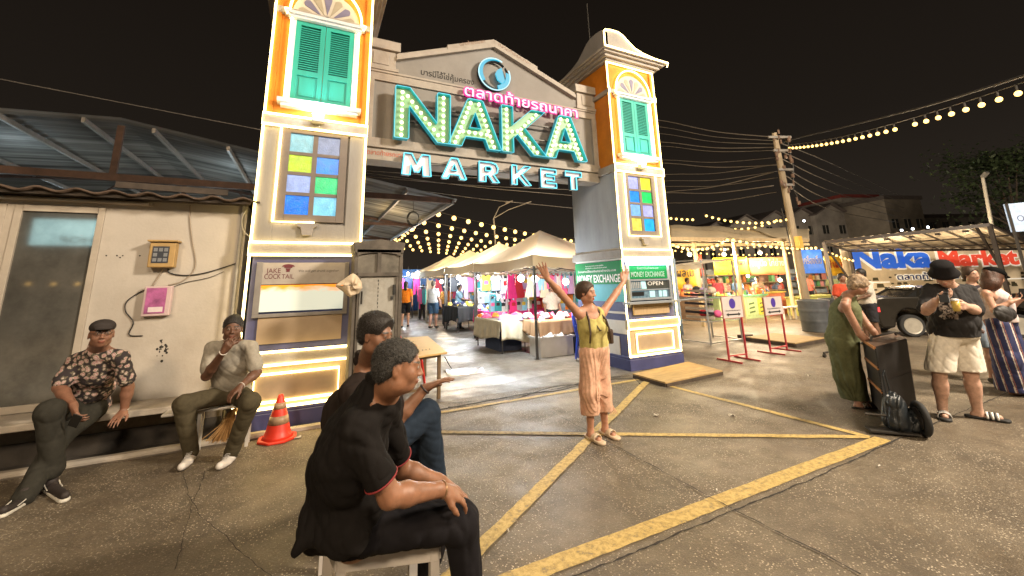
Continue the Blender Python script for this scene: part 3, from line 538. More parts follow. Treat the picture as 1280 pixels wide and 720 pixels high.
# pink neon script and crescent emblem
PK = thing('neon_script', 'pink neon Thai script glowing above the big green letters', 'neon sign', (3.2, 6.4, 4.9))
tx = 'ตลาดท้ายรถนาคา'; O = (2.26, BF-.09, 4.945)
text(tx, 'neon_glow_back', emis('magenta neon back', (.95, .01, .30), .60), PK, (O[0]-.02, O[1]+.02, O[2]-.0), (1, 0, -.015), (.0, 0, 1), .21, 2.50, .03, bold=.055)
text(tx, 'neon_letters', emis('pink white neon', (1., .55, .75), 1.0), PK, O, (1, 0, -.015), (0, 0, 1), .20, 2.45, .02, bold=-.002)
CR = thing('crescent_emblem', 'round cyan crescent emblem with a swirl, high on the gable', 'emblem', (2.84, 6.44, 5.4))
cx, cz = 2.87, 5.50
def cres(R0, R1, dx, dz, a0, a1, n=40):
    out = [(R0*math.cos(a0+(a1-a0)*k/n), R0*math.sin(a0+(a1-a0)*k/n)) for k in range(n+1)]
    inn = [(dx+R1*math.cos(a1+(a0-a1)*k/n), dz+R1*math.sin(a1+(a0-a1)*k/n)) for k in range(n+1)]
    return out+inn
M_cy = emis('cyan emblem light', (.03, .55, .80), .5); M_cyd = mat('dark emblem metal', (.02, .035, .045), .3, .5)
g = MB(); g.prism(cres(.325, .275, .04, .015, math.radians(50), math.radians(400)), (0, .06, 0), (cx, BF-.04, cz)); g.build('crescent_back', M_cyd, CR)
g = MB(); g.prism(cres(.315, .285, .045, .02, math.radians(75), math.radians(215)), (0, .03, 0), (cx, BF-.075, cz)); g.prism(cres(.315, .25, .0, .03, math.radians(285), math.radians(372), 20), (0, .03, 0), (cx, BF-.075, cz)); g.build('crescent', M_cy, CR)
g = MB(); g.prism([(.02, .02), (.06, .10), (.15, .17), (.17, .10), (.20, -.02), (.22, -.12), (.16, -.17), (.06, -.10)], (0, .03, 0), (cx, BF-.075, cz)); g.build('swirl', M_cy, CR)
g = MB(); neon(g, [(cx+.325*math.cos(a), BF-.08, cz+.325*math.sin(a)) for a in [math.radians(60+d*9) for d in range(37)]], r=.01); g.build('neon_outline', emis('pale cyan neon', (.5, .85, .95), .8), CR)
# gate washer lamps
for x0, y0 in ((-.7126, 5.8526), (5.2385, 5.9953)): lamp('wall_washer_light', (x0+TW/2, y0-.16, 3.99), 11, (.80, .93, 1.), .05)
# lightning rod
g = MB(); g.cyl((X0+.35, Y0+.9, 6.3), (X0+.33, Y0+.9, 8.2), .012, 6); g.build('rod', M_dsteel, TR)
# ------------------------------------------------------------------ plaster shop on the left
WYP = 6.1
M_plas = mat('stained beige plaster', (.48, .44, .39), .85, var=.07, scale=1.5, bump=.18, bscale=35, dirt=.5, dirtcol=(.31, .26, .21))
M_ledge = mat('worn concrete ledge', (.42, .37, .31), .8, var=.15, scale=5, bump=.2, bscale=40, dirt=.5, dirtcol=(.22, .18, .14))
M_darkc = mat('dark dirty concrete', (.05, .042, .035), .9, var=.3, scale=4, bump=.2)
SH = thing('plaster_shop', 'low beige plaster shop with glass doors and a concrete ledge, left of the gate', 'shop', (-3.5, 7.5, 0))
XL = -8.0; XR = -.80
g = MB(); dz0, dz1 = .46, 2.50; a0, a1 = -2.86, -2.16
# wall with openings: doors from x=-4.6 to -2.16
g.box((a1, WYP, 0), (XR, WYP+.14, 2.66)); g.box((XL, WYP, 2.56), (a1, WYP+.14, 2.66)); g.box((XL, WYP, 0), (a1, WYP+.14, .46)); g.box((XR-.14, WYP+.14, 0), (XR, 9.2, 2.66)); g.box((XL, 9.2, 0), (XR, 9.3, 2.9)); g.box((XL, WYP+.14, 0), (XL+.14, 9.2, 2.66))
g.build('wall', M_plas, SH)
g = MB(); g.box((XL, WYP-.48, .385), (-.82, WYP, .45)); g.build('ledge', M_ledge, SH, bevel=.012)
g = MB(); g.box((XL, WYP-.10, 0), (-.82, WYP-.003, .385)); g.build('ledge_base', mat('grimy base plaster', (.20, .165, .13), .9, var=.25, scale=3, bump=.2, dirt=.9, dirtcol=(.04, .033, .028)), SH)
g = MB(); g.box((XL, WYP-.10, .001), (-.82, WYP-.101-.012, .20)); g.build('dark_skirting', M_darkc, SH)
M_al = mat('cream door aluminium', (.42, .37, .31), .5, .1, var=.08)
M_dg = mat('dusty door glass', (.16, .155, .14), .05, .5, var=.3, scale=1.8, spec=.8, dirt=.6, dirtcol=(.24, .23, .2))
for k in range(3):
    b_ = a1-.78*k; a_ = b_-.72
    g = MB(); g.box((a_, WYP-.02, .46), (a_+.06, WYP+.05, 2.56)).box((b_-.06, WYP-.02, .46), (b_, WYP+.05, 2.56)).box((a_+.06, WYP-.02, .46), (b_-.06, WYP+.05, .53)).box((a_+.06, WYP-.02, 2.49), (b_-.06, WYP+.05, 2.56)); d = g.build('glass_door', M_al, SH, bevel=.004)
    g = MB(); g.box((a_+.06, WYP+.005, .53), (b_-.06, WYP+.02, 2.49)); gl = g.build('door_glass', M_dg, d)
    if k < 2:
        g = MB(); g.box((a_-.06, WYP-.01, .46), (a_, WYP+.1, 2.56)); g.build('mullion', M_al, SH)
g = MB(); g.box((-5.2, WYP-.05, 2.60), (-1.75, WYP-.0, 2.635)).cyl((-5.2, WYP-.06, 2.62), (-1.78, WYP-.06, 2.62), .02); g.build('track_rail', M_al, SH)
# sticker seen in the next door leaf
g = MB(); g.prism([(.09*math.cos(a), .10*math.sin(a)) for a in [2*PI*k/20 for k in range(20)]], (0, -.004, 0), (-2.99, WYP+.0, 2.29)); g.build('round_sticker', mat('lime sticker', (.35, .5, .08), .5, em=(.3, .5, .1), es=.25), SH)
g = MB(); g.box((-3.28, WYP-.004, 2.05), (-3.0, WYP+.003, 2.46)); g.build('poster', mat('pale cyan poster', (.3, .55, .6), .5, em=(.2, .5, .6), es=.25, var=.4, scale=9), SH)
# corrugated roof sheets with wavy rusty edge
g = MB()
def rf(i, j):
    x = XL-.1+(XR+.15-XL+.1)*i; y = WYP-.30+3.6*j; return (x, y, 2.70+.22*j+.022*math.sin(x*2*PI/.30))
g.grid(rf, 220, 4); o = g.build('corrugated_roof', mat('rusty corrugated sheet', (.11, .075, .055), .75, .2, var=.35, scale=9, dirt=.6, dirtcol=(.05, .025, .015)), SH, smooth=True); md = o.modifiers.new('s', 'SOLIDIFY'); md.thickness = .02
g = MB(); g.box((XL, WYP-.10, 2.655), (XR+.02, WYP-.02, 2.69)); g.bar((XL, WYP-.22, 2.67), (XR+.05, WYP-.22, 2.67), .03, .05); g.build('roof_batten', mat('dark stained timber', (.06, .045, .035), .8, var=.3), SH)
g = MB(); g.bar((-2.05, WYP-.2, 2.80), (-1.0, WYP-.2, 2.78), .03, .07); g.build('fascia_board', mat('dark stained timber', (0, 0, 0)), SH)
g = MB(); g.tube([(-.845, WYP-.03, 2.66), (-.84, WYP-.03, 1.5), (-.83, WYP-.03, .9)], .022, 10); g.build('drain_pipe', mat('grey plastic pipe', (.30, .29, .28), .5, var=.12), SH)
g = MB(); [g.sph((-2.0+dx, WYP-.003, 2.0+dz), .008, 6, 4, (1, .4, 1)) for dx, dz in ((0, .02), (.03, .0), (.05, .02), (.20, .02), (-.09, .02))]; g.build('nail_holes', mat('black stains', (.02, .018, .015)), SH)
g = MB(); r_ = random.Random(4)
for k in range(26): g.sph((-1.50+r_.gauss(0, .03)+.012*k*.2, WYP-.002, 1.05-.006*k+r_.gauss(0, .03)), r_.uniform(.004, .014), 6, 4, (1, .15, 1.2))
g.build('dark_smears', mat('black stains', (.02, .018, .015)), SH)
# meter box
MT = thing('electric_meter', 'square ochre electric meter box on the beige plaster wall', 'meter box', (-1.56, WYP-.08, 1.88))
M_och = mat('aged ochre enamel', (.42, .27, .10), .5, var=.12, dirt=.3, dirtcol=(.25, .15, .06))
g = MB(); g.box((-1.69, WYP-.13, 1.88), (-1.45, WYP-.002, 2.17)); g.build('case', M_och, MT, bevel=.012); g = MB(); g.box((-1.71, WYP-.16, 2.172), (-1.43, WYP-.002, 2.192)); g.build('rain_lid', M_och, MT, bevel=.005)
g = MB(); g.box((-1.655, WYP-.138, 1.93), (-1.505, WYP-.131, 2.12)); mf = g.build('meter_face', mat('dark meter face', (.06, .065, .08), .2), MT)
g = MB(); [g.box((-1.645+.047*c, WYP-.1415, 1.945+.058*r), (-1.61+.047*c, WYP-.139, 1.985+.058*r)) for c in range(3) for r in range(3) if (c, r) != (1, 1)]; g.build('dial', mat('grey dial', (.2, .21, .23), .4), mf)
PB = thing('switch_box', 'pink lidded switch box wired below the ochre meter', 'switch box', (-1.56, WYP-.06, 1.35))
g = MB(); g.box((-1.69, WYP-.08, 1.34), (-1.44, WYP-.002, 1.67)); g.build('case', mat('milky plastic', (.55, .42, .42), .4, var=.08), PB, bevel=.01)
g = MB(); g.box((-1.665, WYP-.088, 1.37), (-1.485, WYP-.081, 1.65)); g.build('pink_cover', mat('magenta cover', (.42, .12, .30), .3, var=.35, scale=9), PB)
g = MB(); g.box((-1.63, WYP-.0925, 1.385), (-1.50, WYP-.089, 1.44)); g.build('paper_label', mat('white paper', (.7, .6, .62), .6), PB)
def cable(nm, pts, r, label, m=None, cat='cable', sub=6):
    P = [Vector(p) for p in pts]; out = []
    for i in range(len(P)-1):
        p0 = P[max(i-1, 0)]; p1 = P[i]; p2 = P[i+1]; p3 = P[min(i+2, len(P)-1)]
        for k in range(sub):
            t = k/sub; out.append(.5*((2*p1)+(p2-p0)*t+(2*p0-5*p1+4*p2-p3)*t*t+(3*p1-p0-3*p2+p3)*t**3))
    out.append(P[-1]); g = MB(); g.tube(out, r, 6); return single(nm, g, m or mat('black cable', (.03, .027, .025), .5, var=.1), label, cat, smooth=True)
M_bcab = mat('beige cable', (.35, .29, .23), .6, var=.1)
y = WYP-.012
cable('wall_cable', [(-1.40, y, 2.64), (-1.38, y, 2.45), (-1.33, y, 2.2), (-1.27, y, 1.95), (-1.29, y, 1.82), (-1.38, y, 1.72), (-1.50, y, 1.68)], .007, 'beige twin cable dropping from the roof edge past the meter box', M_bcab)
cable('wall_cable', [(-1.52, y, 1.87), (-1.50, y, 1.82), (-1.35, y, 1.79), (-1.15, y, 1.82), (-.86, y, 1.93)], .008, 'black cable curving from the ochre meter to the drain pipe')
cable('wall_cable', [(-1.45, y, 1.66), (-1.33, y, 1.71), (-1.12, y, 1.76), (-.98, y, 1.83)], .004, 'thin grey cable rising from the pink switch box')
cable('wall_cable', [(-1.71, y, 1.63), (-1.77, y, 1.59), (-1.85, y, 1.50), (-1.84, y, 1.40), (-1.76, y, 1.28), (-1.78, y, 1.15), (-1.66, y, 1.13)], .006, 'black cable looping down the wall left of the pink box')
cable('wall_cable', [(-1.57, y, 1.87), (-1.60, y, 1.78), (-1.64, y, 1.68)], .008, 'short beige cable joining the meter and the pink box', M_bcab)
cable('wall_cable', [(-.80, y-.04, 2.62), (-.84, y-.06, 2.5), (-.82, y-.06, 2.35), (-.74, y-.1, 2.26)], .006, 'white cable hanging between the shop corner and the left tower', mat('white cable', (.6, .58, .52), .5))
# kerb
g = MB(); g.box((-8, 5.60, 0), (-.30, 5.71, .06)); o = struct('kerb', g, M_ledge); md = o.modifiers.new('bevel', 'BEVEL'); md.width = .02
g = MB(); g.box((-.28, 5.66, 0), (.55, 5.76, .035)); struct('kerb', g, M_ledge)
g = MB(); g.add([(-8, 5.71, .006), (-.8, 5.71, .006), (-.8, 6.0, .006), (-8, 6.0, .006)], [(0, 1, 2, 3)]); struct('gutter', g, M_darkc)
g = MB(); r_ = random.Random(9)
for k in range(420):
    x = r_.uniform(-.75, .5); yv = r_.gauss(5.74, .025); h = r_.uniform(.015, .06); a = r_.uniform(0, PI); dx, dy = .004*math.cos(a), .004*math.sin(a); lx, ly = r_.gauss(0, .015), r_.gauss(0, .015)
    g.add([(x-dx, yv-dy, .004), (x+dx, yv+dy, .004), (x+lx, yv+ly, h)], [(0, 1, 2)])
tag(g.build('grass_tufts', mat('dry grass', (.10, .12, .03), .8)), 'thin tufts of grass along the foot of the left tower', 'grass', kind='stuff')
# bench under the second man
BN = thing('low_bench', 'low white steel bench against the ledge, under the man in grey polo', 'bench', (-.95, 5.5, 0))
M_bn = mat('chalky white enamel', (.50, .47, .43), .5, .1, var=.1, dirt=.3, dirtcol=(.3, .26, .22))
g = MB(); g.box((-1.24, 5.40, .395), (-.42, 5.62, .42)); g.build('seat', M_bn, BN, bevel=.008)
for x, yv in ((-.93, 5.44), (-.50, 5.44), (-.93, 5.57), (-.50, 5.57)): gg = MB(); gg.box((x-.015, yv-.015, .0), (x+.015, yv+.015, .385)); gg.build('leg', M_bn, BN)
# broom
BR = thing('broom', 'straw broom leaning behind the man in the grey polo', 'broom', (-.72, 5.62, 0))
g = MB(); g.cyl((-.66, 5.66, .30), (-.60, 5.78, .95), .012); g.build('handle', mat('brown broom wood', (.13, .07, .04), .6), BR)
g = MB(); r_ = random.Random(2)
for k in range(260):
    a, b_ = r_.gauss(0, 1), r_.gauss(0, 1); g.tube([(-.665+a*.008, 5.655+b_*.008, .33), (-.70+a*.03, 5.64+b_*.015, .18), (-.725+a*.075, 5.62+b_*.02, .03+abs(r_.gauss(0, .015)))], .0025, 3, cap=False)
g.build('bristles', mat('straw bristles', (.42, .24, .09), .8), BR)
# traffic cone
CN = thing('traffic_cone', 'bright orange traffic cone with pale bands in front of the left tower', 'traffic cone', (-.24, 5.48, 0))
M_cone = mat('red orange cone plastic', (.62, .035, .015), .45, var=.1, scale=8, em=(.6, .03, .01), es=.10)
cx, cyy = -.22, 5.50
g = MB(); poly = [(.20*math.cos(a), .20*math.sin(a)) for a in [2*PI*(k+.5)/8 for k in range(8)]]; g.prism([(p[0], p[1]) for p in poly], (0, 0, .025), (cx, cyy, .002), (1, 0, 0), (0, 1, 0)); g.build('base', M_cone, CN, bevel=.008)
g = MB(); g.lathe([(.155, .027), (.135, .05), (.118, .10), (.095, .20), (.05, .37), (.028, .44), (.022, .455)], (cx, cyy, 0), 28); g.build('cone', M_cone, CN, smooth=True)
for z0, z1, nm in ((.165, .245, 'pale'), (.315, .375, 'pale')):
    rr = lambda z: .1035-(z-.165)*(.1035-.05)/(.37-.165)+.003
    g = MB(); g.lathe([(rr(z0), z0), (rr(z1), z1)], (cx, cyy, 0), 28); g.build('reflective_band', mat('worn tan reflective band', (.42, .27, .16), .4, var=.2, scale=20), CN, smooth=True)
# ------------------------------------------------------------------ big metal market roof behind the shop
RF = thing('market_roof', 'wide gabled steel roof with bare purlins behind the plaster shop and left tower', 'roof', (-3.4, 20, 0))
M_sheet = mat('galvanised roof sheet', (.26, .26, .25), .5, .25, var=.55, scale=1.6, stretch=(.12, 5, .3), dirt=.5, dirtcol=(.08, .07, .06))  # stretched streaks in the colour stand in for shading of the corrugations
ry0, ry1 = 9.5, 34
def under(x): return 4.78-.170*(x+3.4) if x > -3.4 else 4.78+.05*(x+3.4)
g = MB()
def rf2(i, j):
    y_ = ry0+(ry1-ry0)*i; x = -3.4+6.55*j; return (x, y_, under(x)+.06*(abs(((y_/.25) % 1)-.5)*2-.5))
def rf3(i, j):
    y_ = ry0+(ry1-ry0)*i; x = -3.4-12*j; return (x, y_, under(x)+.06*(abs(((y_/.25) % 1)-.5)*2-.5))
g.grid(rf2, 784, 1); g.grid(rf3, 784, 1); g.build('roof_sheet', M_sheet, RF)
M_pur = mat('grey purlin steel', (.22, .20, .18), .5, .3, var=.15); M_rust = mat('brown rusty beam', (.085, .045, .03), .7, .2, var=.25)
for x in [-14, -12, -10, -8, -6.4, -5, -3.9, -2.9, -1.7, -.5, .7, 1.9, 3.05]: g = MB(); g.bar((x, ry0, under(x)-.07), (x, ry1, under(x)-.07), .05, .09); g.build('purlin', M_pur, RF)
g = MB()
for y_ in (9.6, 14, 18.5, 23, 27.5, 32):
    g.bar((-15, y_, 3.72), (3.1, y_, 3.66), .09, .13 if y_ < 10 else .09)
    if y_ > 10: g.bar((-3.4, y_, 4.66), (3.1, y_, 3.60), .06, .08); g.bar((-15, y_, under(-15)-.12), (-3.4, y_, 4.66), .06, .08)
    g.bar((-3.4, y_, 3.72), (-3.4, y_, 4.68), .10, .06)
    for x in (-1.2, .9) if y_ > 10 else (): g.bar((x, y_, 3.7), (x-.9, y_, under(x-.9)-.14), .04); g.bar((x, y_, 3.7), (x+.7, y_, under(x+.7)-.14), .04)
    for x in (-5.6, -8) if y_ > 10 else (): g.bar((x, y_, 3.7), (x+.9, y_, under(x+.9)-.14), .04)
g.build('trusses', M_rust, RF)
for x, y_ in ((3.0, 18.5), (3.0, 27.5), (-9, 18.5), (3.0, 32)): g = MB(); g.cyl((x, y_, 0), (x, y_, 3.62), .06, 10); g.build('column', M_pur, RF)
g = MB(); g.box((-15, 13.2, 2.6), (-.2, 13.3, 3.62)); g.build('end_panel', mat('pale cyan sheeting', (.62, .70, .66), .5, var=.2, scale=1.), RF)
for k, (x, y_) in enumerate(((-6, 11.6), (-2.2, 11.8), (-1.5, 18), (-8.5, 20), (1.3, 19), (-3, 22), (1, 26), (-7, 26))):
    FT = thing('batten_light', 'white fluorescent tube under the steel market roof', 'lamp', (x, y_, 3.6), group='fluorescent tubes under the market roof')
    g = MB(); g.box((x-.6, y_-.03, 3.60), (x+.6, y_+.03, 3.64)); g.build('fitting', M_white, FT); g = MB(); g.cyl((x-.58, y_, 3.575), (x+.58, y_, 3.575), .016, 8); g.build('tube', emis('cool tube lamp', (0, 0, 0), 0), FT)
    lamp('batten_lamp', (x, y_, 3.35), 55 if y_ > 12 else 18, (.75, .93, 1.), .3)
# coil of cable hanging from the roof tip
g = MB(); c = WY(517, 273, 10.2)
for k in range(4): g.tube([(c.x+(.13+.01*k)*math.cos(a), c.y+.02*k, c.z+(.16+.01*k)*math.sin(a)) for a in [2*PI*q/24 for q in range(24)]], .007, 5, closed=True)
g.tube([(c.x, c.y, c.z+.16), (c.x-.02, c.y, c.z+.45)], .006, 5)
single('cable_coil', g, mat('black cable', (0, 0, 0)), 'coil of black cable hung under the tip of the steel roof', 'cable')
cable('overhead_wire', [W(-20, 95, 9), W(150, 128, 10), W(330, 163, 11)], .012, 'single thin wire crossing the sky above the shop roof', mat('grey wire', (.16, .14, .12), .6))
# ------------------------------------------------------------------ market stalls behind the gate
M_canv = mat('cream tent canvas', (.74, .66, .52), .75, var=.06, scale=2, bump=.1, trans=0)
def translucent(m, f=.35, col=(.8, .68, .5)):
    nt = m.node_tree; N = nt.nodes; L = nt.links; t = N.new('ShaderNodeBsdfTranslucent'); t.inputs[0].default_value = col+(1,); mx = N.new('ShaderNodeMixShader'); mx.inputs[0].default_value = f; L.new(N['Principled BSDF'].outputs[0], mx.inputs[1]); L.new(t.outputs[0], mx.inputs[2]); L.new(mx.outputs[0], N['Material Output'].inputs[0])
translucent(M_canv)
M_pole = mat('dark grey tent pole', (.07, .065, .06), .45, .5, var=.1)
def tent(x0, x1, y0, y1, label, zt=2.15, zp=3.05):
    T = thing('market_tent', label, 'tent', ((x0+x1)/2, (y0+y1)/2, 0), group='peaked canvas tents of the market')
    xm, ym = (x0+x1)/2, (y0+y1)/2; g = MB(); n = 10; r_ = random.Random(int(y0*10))
    ex0, ex1, ey0, ey1 = x0-.06, x1+.06, y0-.06, y1+.06
    C_ = [(ex0, ey0), (ex1, ey0), (ex1, ey1), (ex0, ey1)]
    for k in range(4):
        a, b_ = C_[k], C_[(k+1) % 4]
        def fn(i, j, a=a, b_=b_):
            ex = a[0]+(b_[0]-a[0])*i; ey = a[1]+(b_[1]-a[1])*i; x = ex+(xm-ex)*j; y = ey+(ym-ey)*j
            z = zt+.10+(zp-zt-.10)*(j**1.25)-.06*math.sin(PI*i)*(1-j)*1.2; return (x, y, z)
        g.grid(fn, 12, 8)
    g.build('canopy', M_canv, T, smooth=True)
    g = MB()
    for k in range(4):
        a, b_ = C_[k], C_[(k+1) % 4]
        g.grid(lambda i, j, a=a, b_=b_: (a[0]+(b_[0]-a[0])*i, a[1]+(b_[1]-a[1])*i, zt+.10-.06*math.sin(PI*i)*1.2-.24*j-.012*(j > .5)*math.sin(i*40)), 24, 2)
    o = g.build('valance', M_canv, T); md = o.modifiers.new('s', 'SOLIDIFY'); md.thickness = .006
    for x, y in ((x0, y0), (x1, y0), (x1, y1), (x0, y1)):
        g = MB(); g.box((x-.022, y-.022, 0), (x+.022, y+.022, zt+.08)).box((x-.05, y-.05, 0), (x+.05, y+.05, .01)); g.build('leg', M_pole, T)
    g = MB()
    for a, b_ in (((x0, y0), (x1, y0)), ((x1, y0), (x1, y1)), ((x1, y1), (x0, y1)), ((x0, y1), (x0, y0))):
        for q in (0, .5):
            P = lambda t: (a[0]+(b_[0]-a[0])*t, a[1]+(b_[1]-a[1])*t)
            p, r2 = P(q), P(q+.5); g.bar((*p, zt+.03), (*r2, zt-.22), .018).bar((*p, zt-.22), (*r2, zt+.03), .018)
    g.bar((xm, ym, zt), (xm, ym, zp-.04), .03); g.build('scissor_truss', M_pole, T)
    return T
tent(4.42, 6.85, 7.95, 11.5, 'nearest and largest cream peaked tent, over the table with the white crate', 2.10, 3.02)
tent(4.55, 7.6, 12.0, 14.9, 'second cream peaked tent counting away from the gate')
tent(4.60, 7.6, 15.3, 18.0, 'third cream peaked tent, beside the man in the white shirt')
tent(4.68, 7.7, 18.4, 21.2, 'farthest cream peaked tent, behind the woman in the orange top')
RT_ = thing('red_awning', 'red awning at the far end of the market lane', 'awning', (3.5, 24, 0))
g = MB(); g.add([(2.6, 24, 3.2), (4.6, 24, 2.6), (4.6, 27, 2.6), (2.6, 27, 3.2), (2.6, 24, 3.15), (4.6, 24, 2.3), (4.6, 27, 2.3), (2.6, 27, 3.15)], [(0, 1, 2, 3), (0, 1, 5, 4), (4, 5, 6, 7)]); g.build('canopy', mat('red awning cloth', (.45, .04, .05), .7), RT_); g = MB(); g.cyl((2.7, 24.1, 0), (2.7, 24.1, 3.1), .03).cyl((4.5, 24.1, 0), (4.5, 24.1, 2.5), .03); g.build('frame', M_pole, RT_)
# back tarpaulins
for (a, b_, z1, col, lab) in (((2.6, 23.2), (8.5, 23.2), 2.5, (.03, .12, .42), 'blue tarpaulin closing the far end of the clothes stalls'), ((8.3, 7.5), (8.3, 23.2), 2.1, (.30, .38, .44), 'pale grey blue tarpaulin behind the clothes stalls')):
    g = MB(); a, b_ = Vector(a), Vector(b_); nn = (b_-a).normalized(); nn = Vector((-nn.y, nn.x))
    g.grid(lambda i, j: (a.x+(b_.x-a.x)*i+nn.x*.03*math.sin(i*60+j*2), a.y+(b_.y-a.y)*i+nn.y*.03*math.sin(i*60+j*2), .25+(z1-.25)*j), 120, 3)
    o = single('tarpaulin', g, mat('tarp %g' % col[0], col, .5, var=.2, scale=3), lab, 'tarpaulin', smooth=True); md = o.modifiers.new('s', 'SOLIDIFY'); md.thickness = .004
# stall lamps
M_blb = emis('white stall bulb', (.88, .96, 1.), 16); M_wb = emis('warm festoon bulb', (1., .58, .15), 2.6); M_wb2 = emis('warm stall bulb', (1., .75, .4), 10)
def stall_lamp(p, lab, warm=False, power=70, r=.08):
    T = thing('stall_lamp', lab, 'lamp', p, group='bare bulbs lighting the stalls'); g = MB(); g.sph(p, r, 12, 8); g.build('bulb', M_wb2 if warm else M_blb, T)
    g = MB(); g.cyl((p[0], p[1], p[2]+r*.8), (p[0], p[1], p[2]+r+.06), .02, 8).cyl((p[0], p[1], p[2]+r+.06), (p[0], p[1], p[2]+.35), .004, 5); g.build('socket', M_pole, T)
    lamp('stall_light', (p[0]-.1, p[1]-.15, p[2]-.1), power, (1., .78, .5) if warm else (.85, .94, 1.), .08)
for u, v, t, w_ in ((651, 348, 9.6, 0), (669, 348, 9.2, 0), (596, 346, 13.6, 0), (573, 347, 15.5, 0), (552, 352, 17, 1), (522, 341, 20, 0), (510, 342, 21, 0), (707, 352, 9.8, 1), (618, 350, 12.5, 0)):
    stall_lamp(W(u, v, t), 'bare %s bulb hanging under a stall tent' % ('warm' if w_ else 'cold white'), w_, 55 if t < 11 else 90)
# clothes
GC = {'pink': (.75, .12, .30), 'hot pink': (.8, .03, .22), 'white': (.68, .68, .68), 'black': (.02, .02, .024), 'red': (.5, .02, .03), 'light blue': (.22, .48, .68), 'navy': (.02, .03, .12), 'yellow': (.7, .5, .06), 'lilac': (.45, .32, .55), 'orange': (.75, .22, .03), 'teal': (.03, .3, .33), 'grey': (.3, .3, .32), 'cream': (.6, .52, .4), 'green': (.08, .3, .1)}
SHAPES = {'shirt': [(-.09, 0), (-.20, -.03), (-.30, -.18), (-.22, -.24), (-.18, -.19), (-.19, -.62), (.19, -.62), (.18, -.19), (.22, -.24), (.30, -.18), (.20, -.03), (.09, 0), (.04, -.05), (-.04, -.05)],
 'vest': [(-.10, 0), (-.14, 0), (-.13, -.14), (-.20, -.24), (-.20, -.64), (.20, -.64), (.20, -.24), (.13, -.14), (.14, 0), (.10, 0), (.07, -.13), (-.07, -.13)],
 'dress': [(-.09, 0), (-.14, -.02), (-.13, -.2), (-.15, -.38), (-.27, -.95), (.27, -.95), (.15, -.38), (.13, -.2), (.14, -.02), (.09, 0), (.04, -.07), (-.04, -.07)],
 'trousers': [(-.17, 0), (-.20, -.35), (-.19, -.92), (-.05, -.92), (-.01, -.36), (.01, -.36), (.05, -.92), (.19, -.92), (.20, -.35), (.17, 0)]}
def garment(p, ang, col, kind, lab, grp, sc=1.):
    """hanging garment: a thin cloth shape with a slight wave, on its hanger"""
    T = thing('hanging_'+kind, lab, kind, p, ang, grp); d = Vector((math.cos(ang), math.sin(ang), 0)); nn = Vector((-d.y, d.x, 0)); P = [(a*sc*random.uniform(.94, 1.06), b_*sc) for a, b_ in SHAPES[kind]]
    g = MB(); g.prism(P, nn*.035, Vector(p)-Vector((0, 0, .05)), d, (0, 0, 1)); nmcol = [k for k in GC if GC[k] == col][0]; m = mat('%s fabric' % nmcol, col, .8, var=.12, scale=14, stretch=(1, 1, .3))
    g.build('cloth', m, T, bevel=.008)
    if kind in ('shirt', 'vest') and random.random() < .6:
        g = MB(); c2 = random.choice([GC['white'], GC['yellow'], GC['red'], GC['black'], GC['pink']]); g.prism([(x*.09*sc, y*.08*sc-.30*sc) for x, y in [(-1, -1), (1, -1), (1.1, .6), (.2, 1), (-1, .8)]], -nn*.003, Vector(p)-Vector((0, 0, .05))-nn*.001, d); g.build('print', mat('%s fabric' % [k for k in GC if GC[k] == c2][0], c2, .8), T)
    g = MB(); q = Vector(p); g.tube([q-d*.15*sc-Vector((0, 0, .055)), q+Vector((0, 0, -.005)), q+d*.15*sc-Vector((0, 0, .055))], .006, 5); g.tube([q, q+Vector((0, 0, .05)), q+Vector((0, 0, .07))+d*.02], .003, 5); g.build('hanger', M_steel, T)
    return T
def rack(a, b_, z, lab, grp, cols, kinds, step=.30, place='', legs=True, sc=1., face=None):
    a, b_ = Vector(a+(z,)), Vector(b_+(z,)); R_ = thing('clothes_rail', lab, 'clothes rail', ((a.x+b_.x)/2, (a.y+b_.y)/2, 0)); g = MB(); g.cyl(a, b_, .014, 8); g.build('rail', M_steel, R_)
    if legs:
        for q in (a, b_): g = MB(); g.cyl((q.x, q.y, 0), q, .014, 8); g.build('leg', M_steel, R_)
    L_ = (b_-a).length; n = int(L_/step); ang = math.atan2((b_-a).y, (b_-a).x)
    for k in range(n):
        p = a+(b_-a)*((k+.5)/n); cn = random.choice(cols); kd = random.choice(kinds)
        garment((p.x, p.y, z-.06), ang+random.uniform(-.12, .12), GC[cn], kd, '%s %s hanging %s' % (cn, kd, place), grp, sc*random.uniform(.9, 1.08))
allc = list(GC)
rack((5.0, 12.6), (7.9, 12.6), 2.0, 'steel rail of shirts under the second tent', 'clothes on the second tent rail', ['pink', 'black', 'yellow', 'white', 'light blue', 'red'], ['shirt', 'vest'], .33, 'on the rail under the second tent', sc=.9)
rack((5.2, 11.0), (6.95, 11.0), 1.98, 'steel rail at the back of the nearest tent', 'clothes at the back of the nearest tent', allc, ['shirt', 'vest', 'dress'], .23, 'at the back of the nearest tent', sc=.8)
rack((6.98, 8.1), (6.98, 11.0), 1.98, 'steel rail along the right side of the nearest tent', 'clothes along the side of the nearest tent', allc, ['shirt', 'dress', 'vest'], .24, 'along the right side of the nearest tent', sc=.85)
rack((6.4, 10.2), (7.6, 10.2), 1.55, 'low steel rail inside the nearest tent', 'clothes on the low rail', ['orange', 'cream', 'pink', 'white', 'red', 'yellow'], ['shirt', 'dress'], .17, 'on the low rail inside the nearest tent', sc=.7)
rack((4.9, 15.6), (7.8, 15.6), 2.0, 'steel rail of clothes under the third tent', 'clothes under the third tent', ['light blue', 'pink', 'lilac', 'black', 'teal', 'yellow'], ['shirt', 'trousers'], .34, 'on the rail under the third tent')
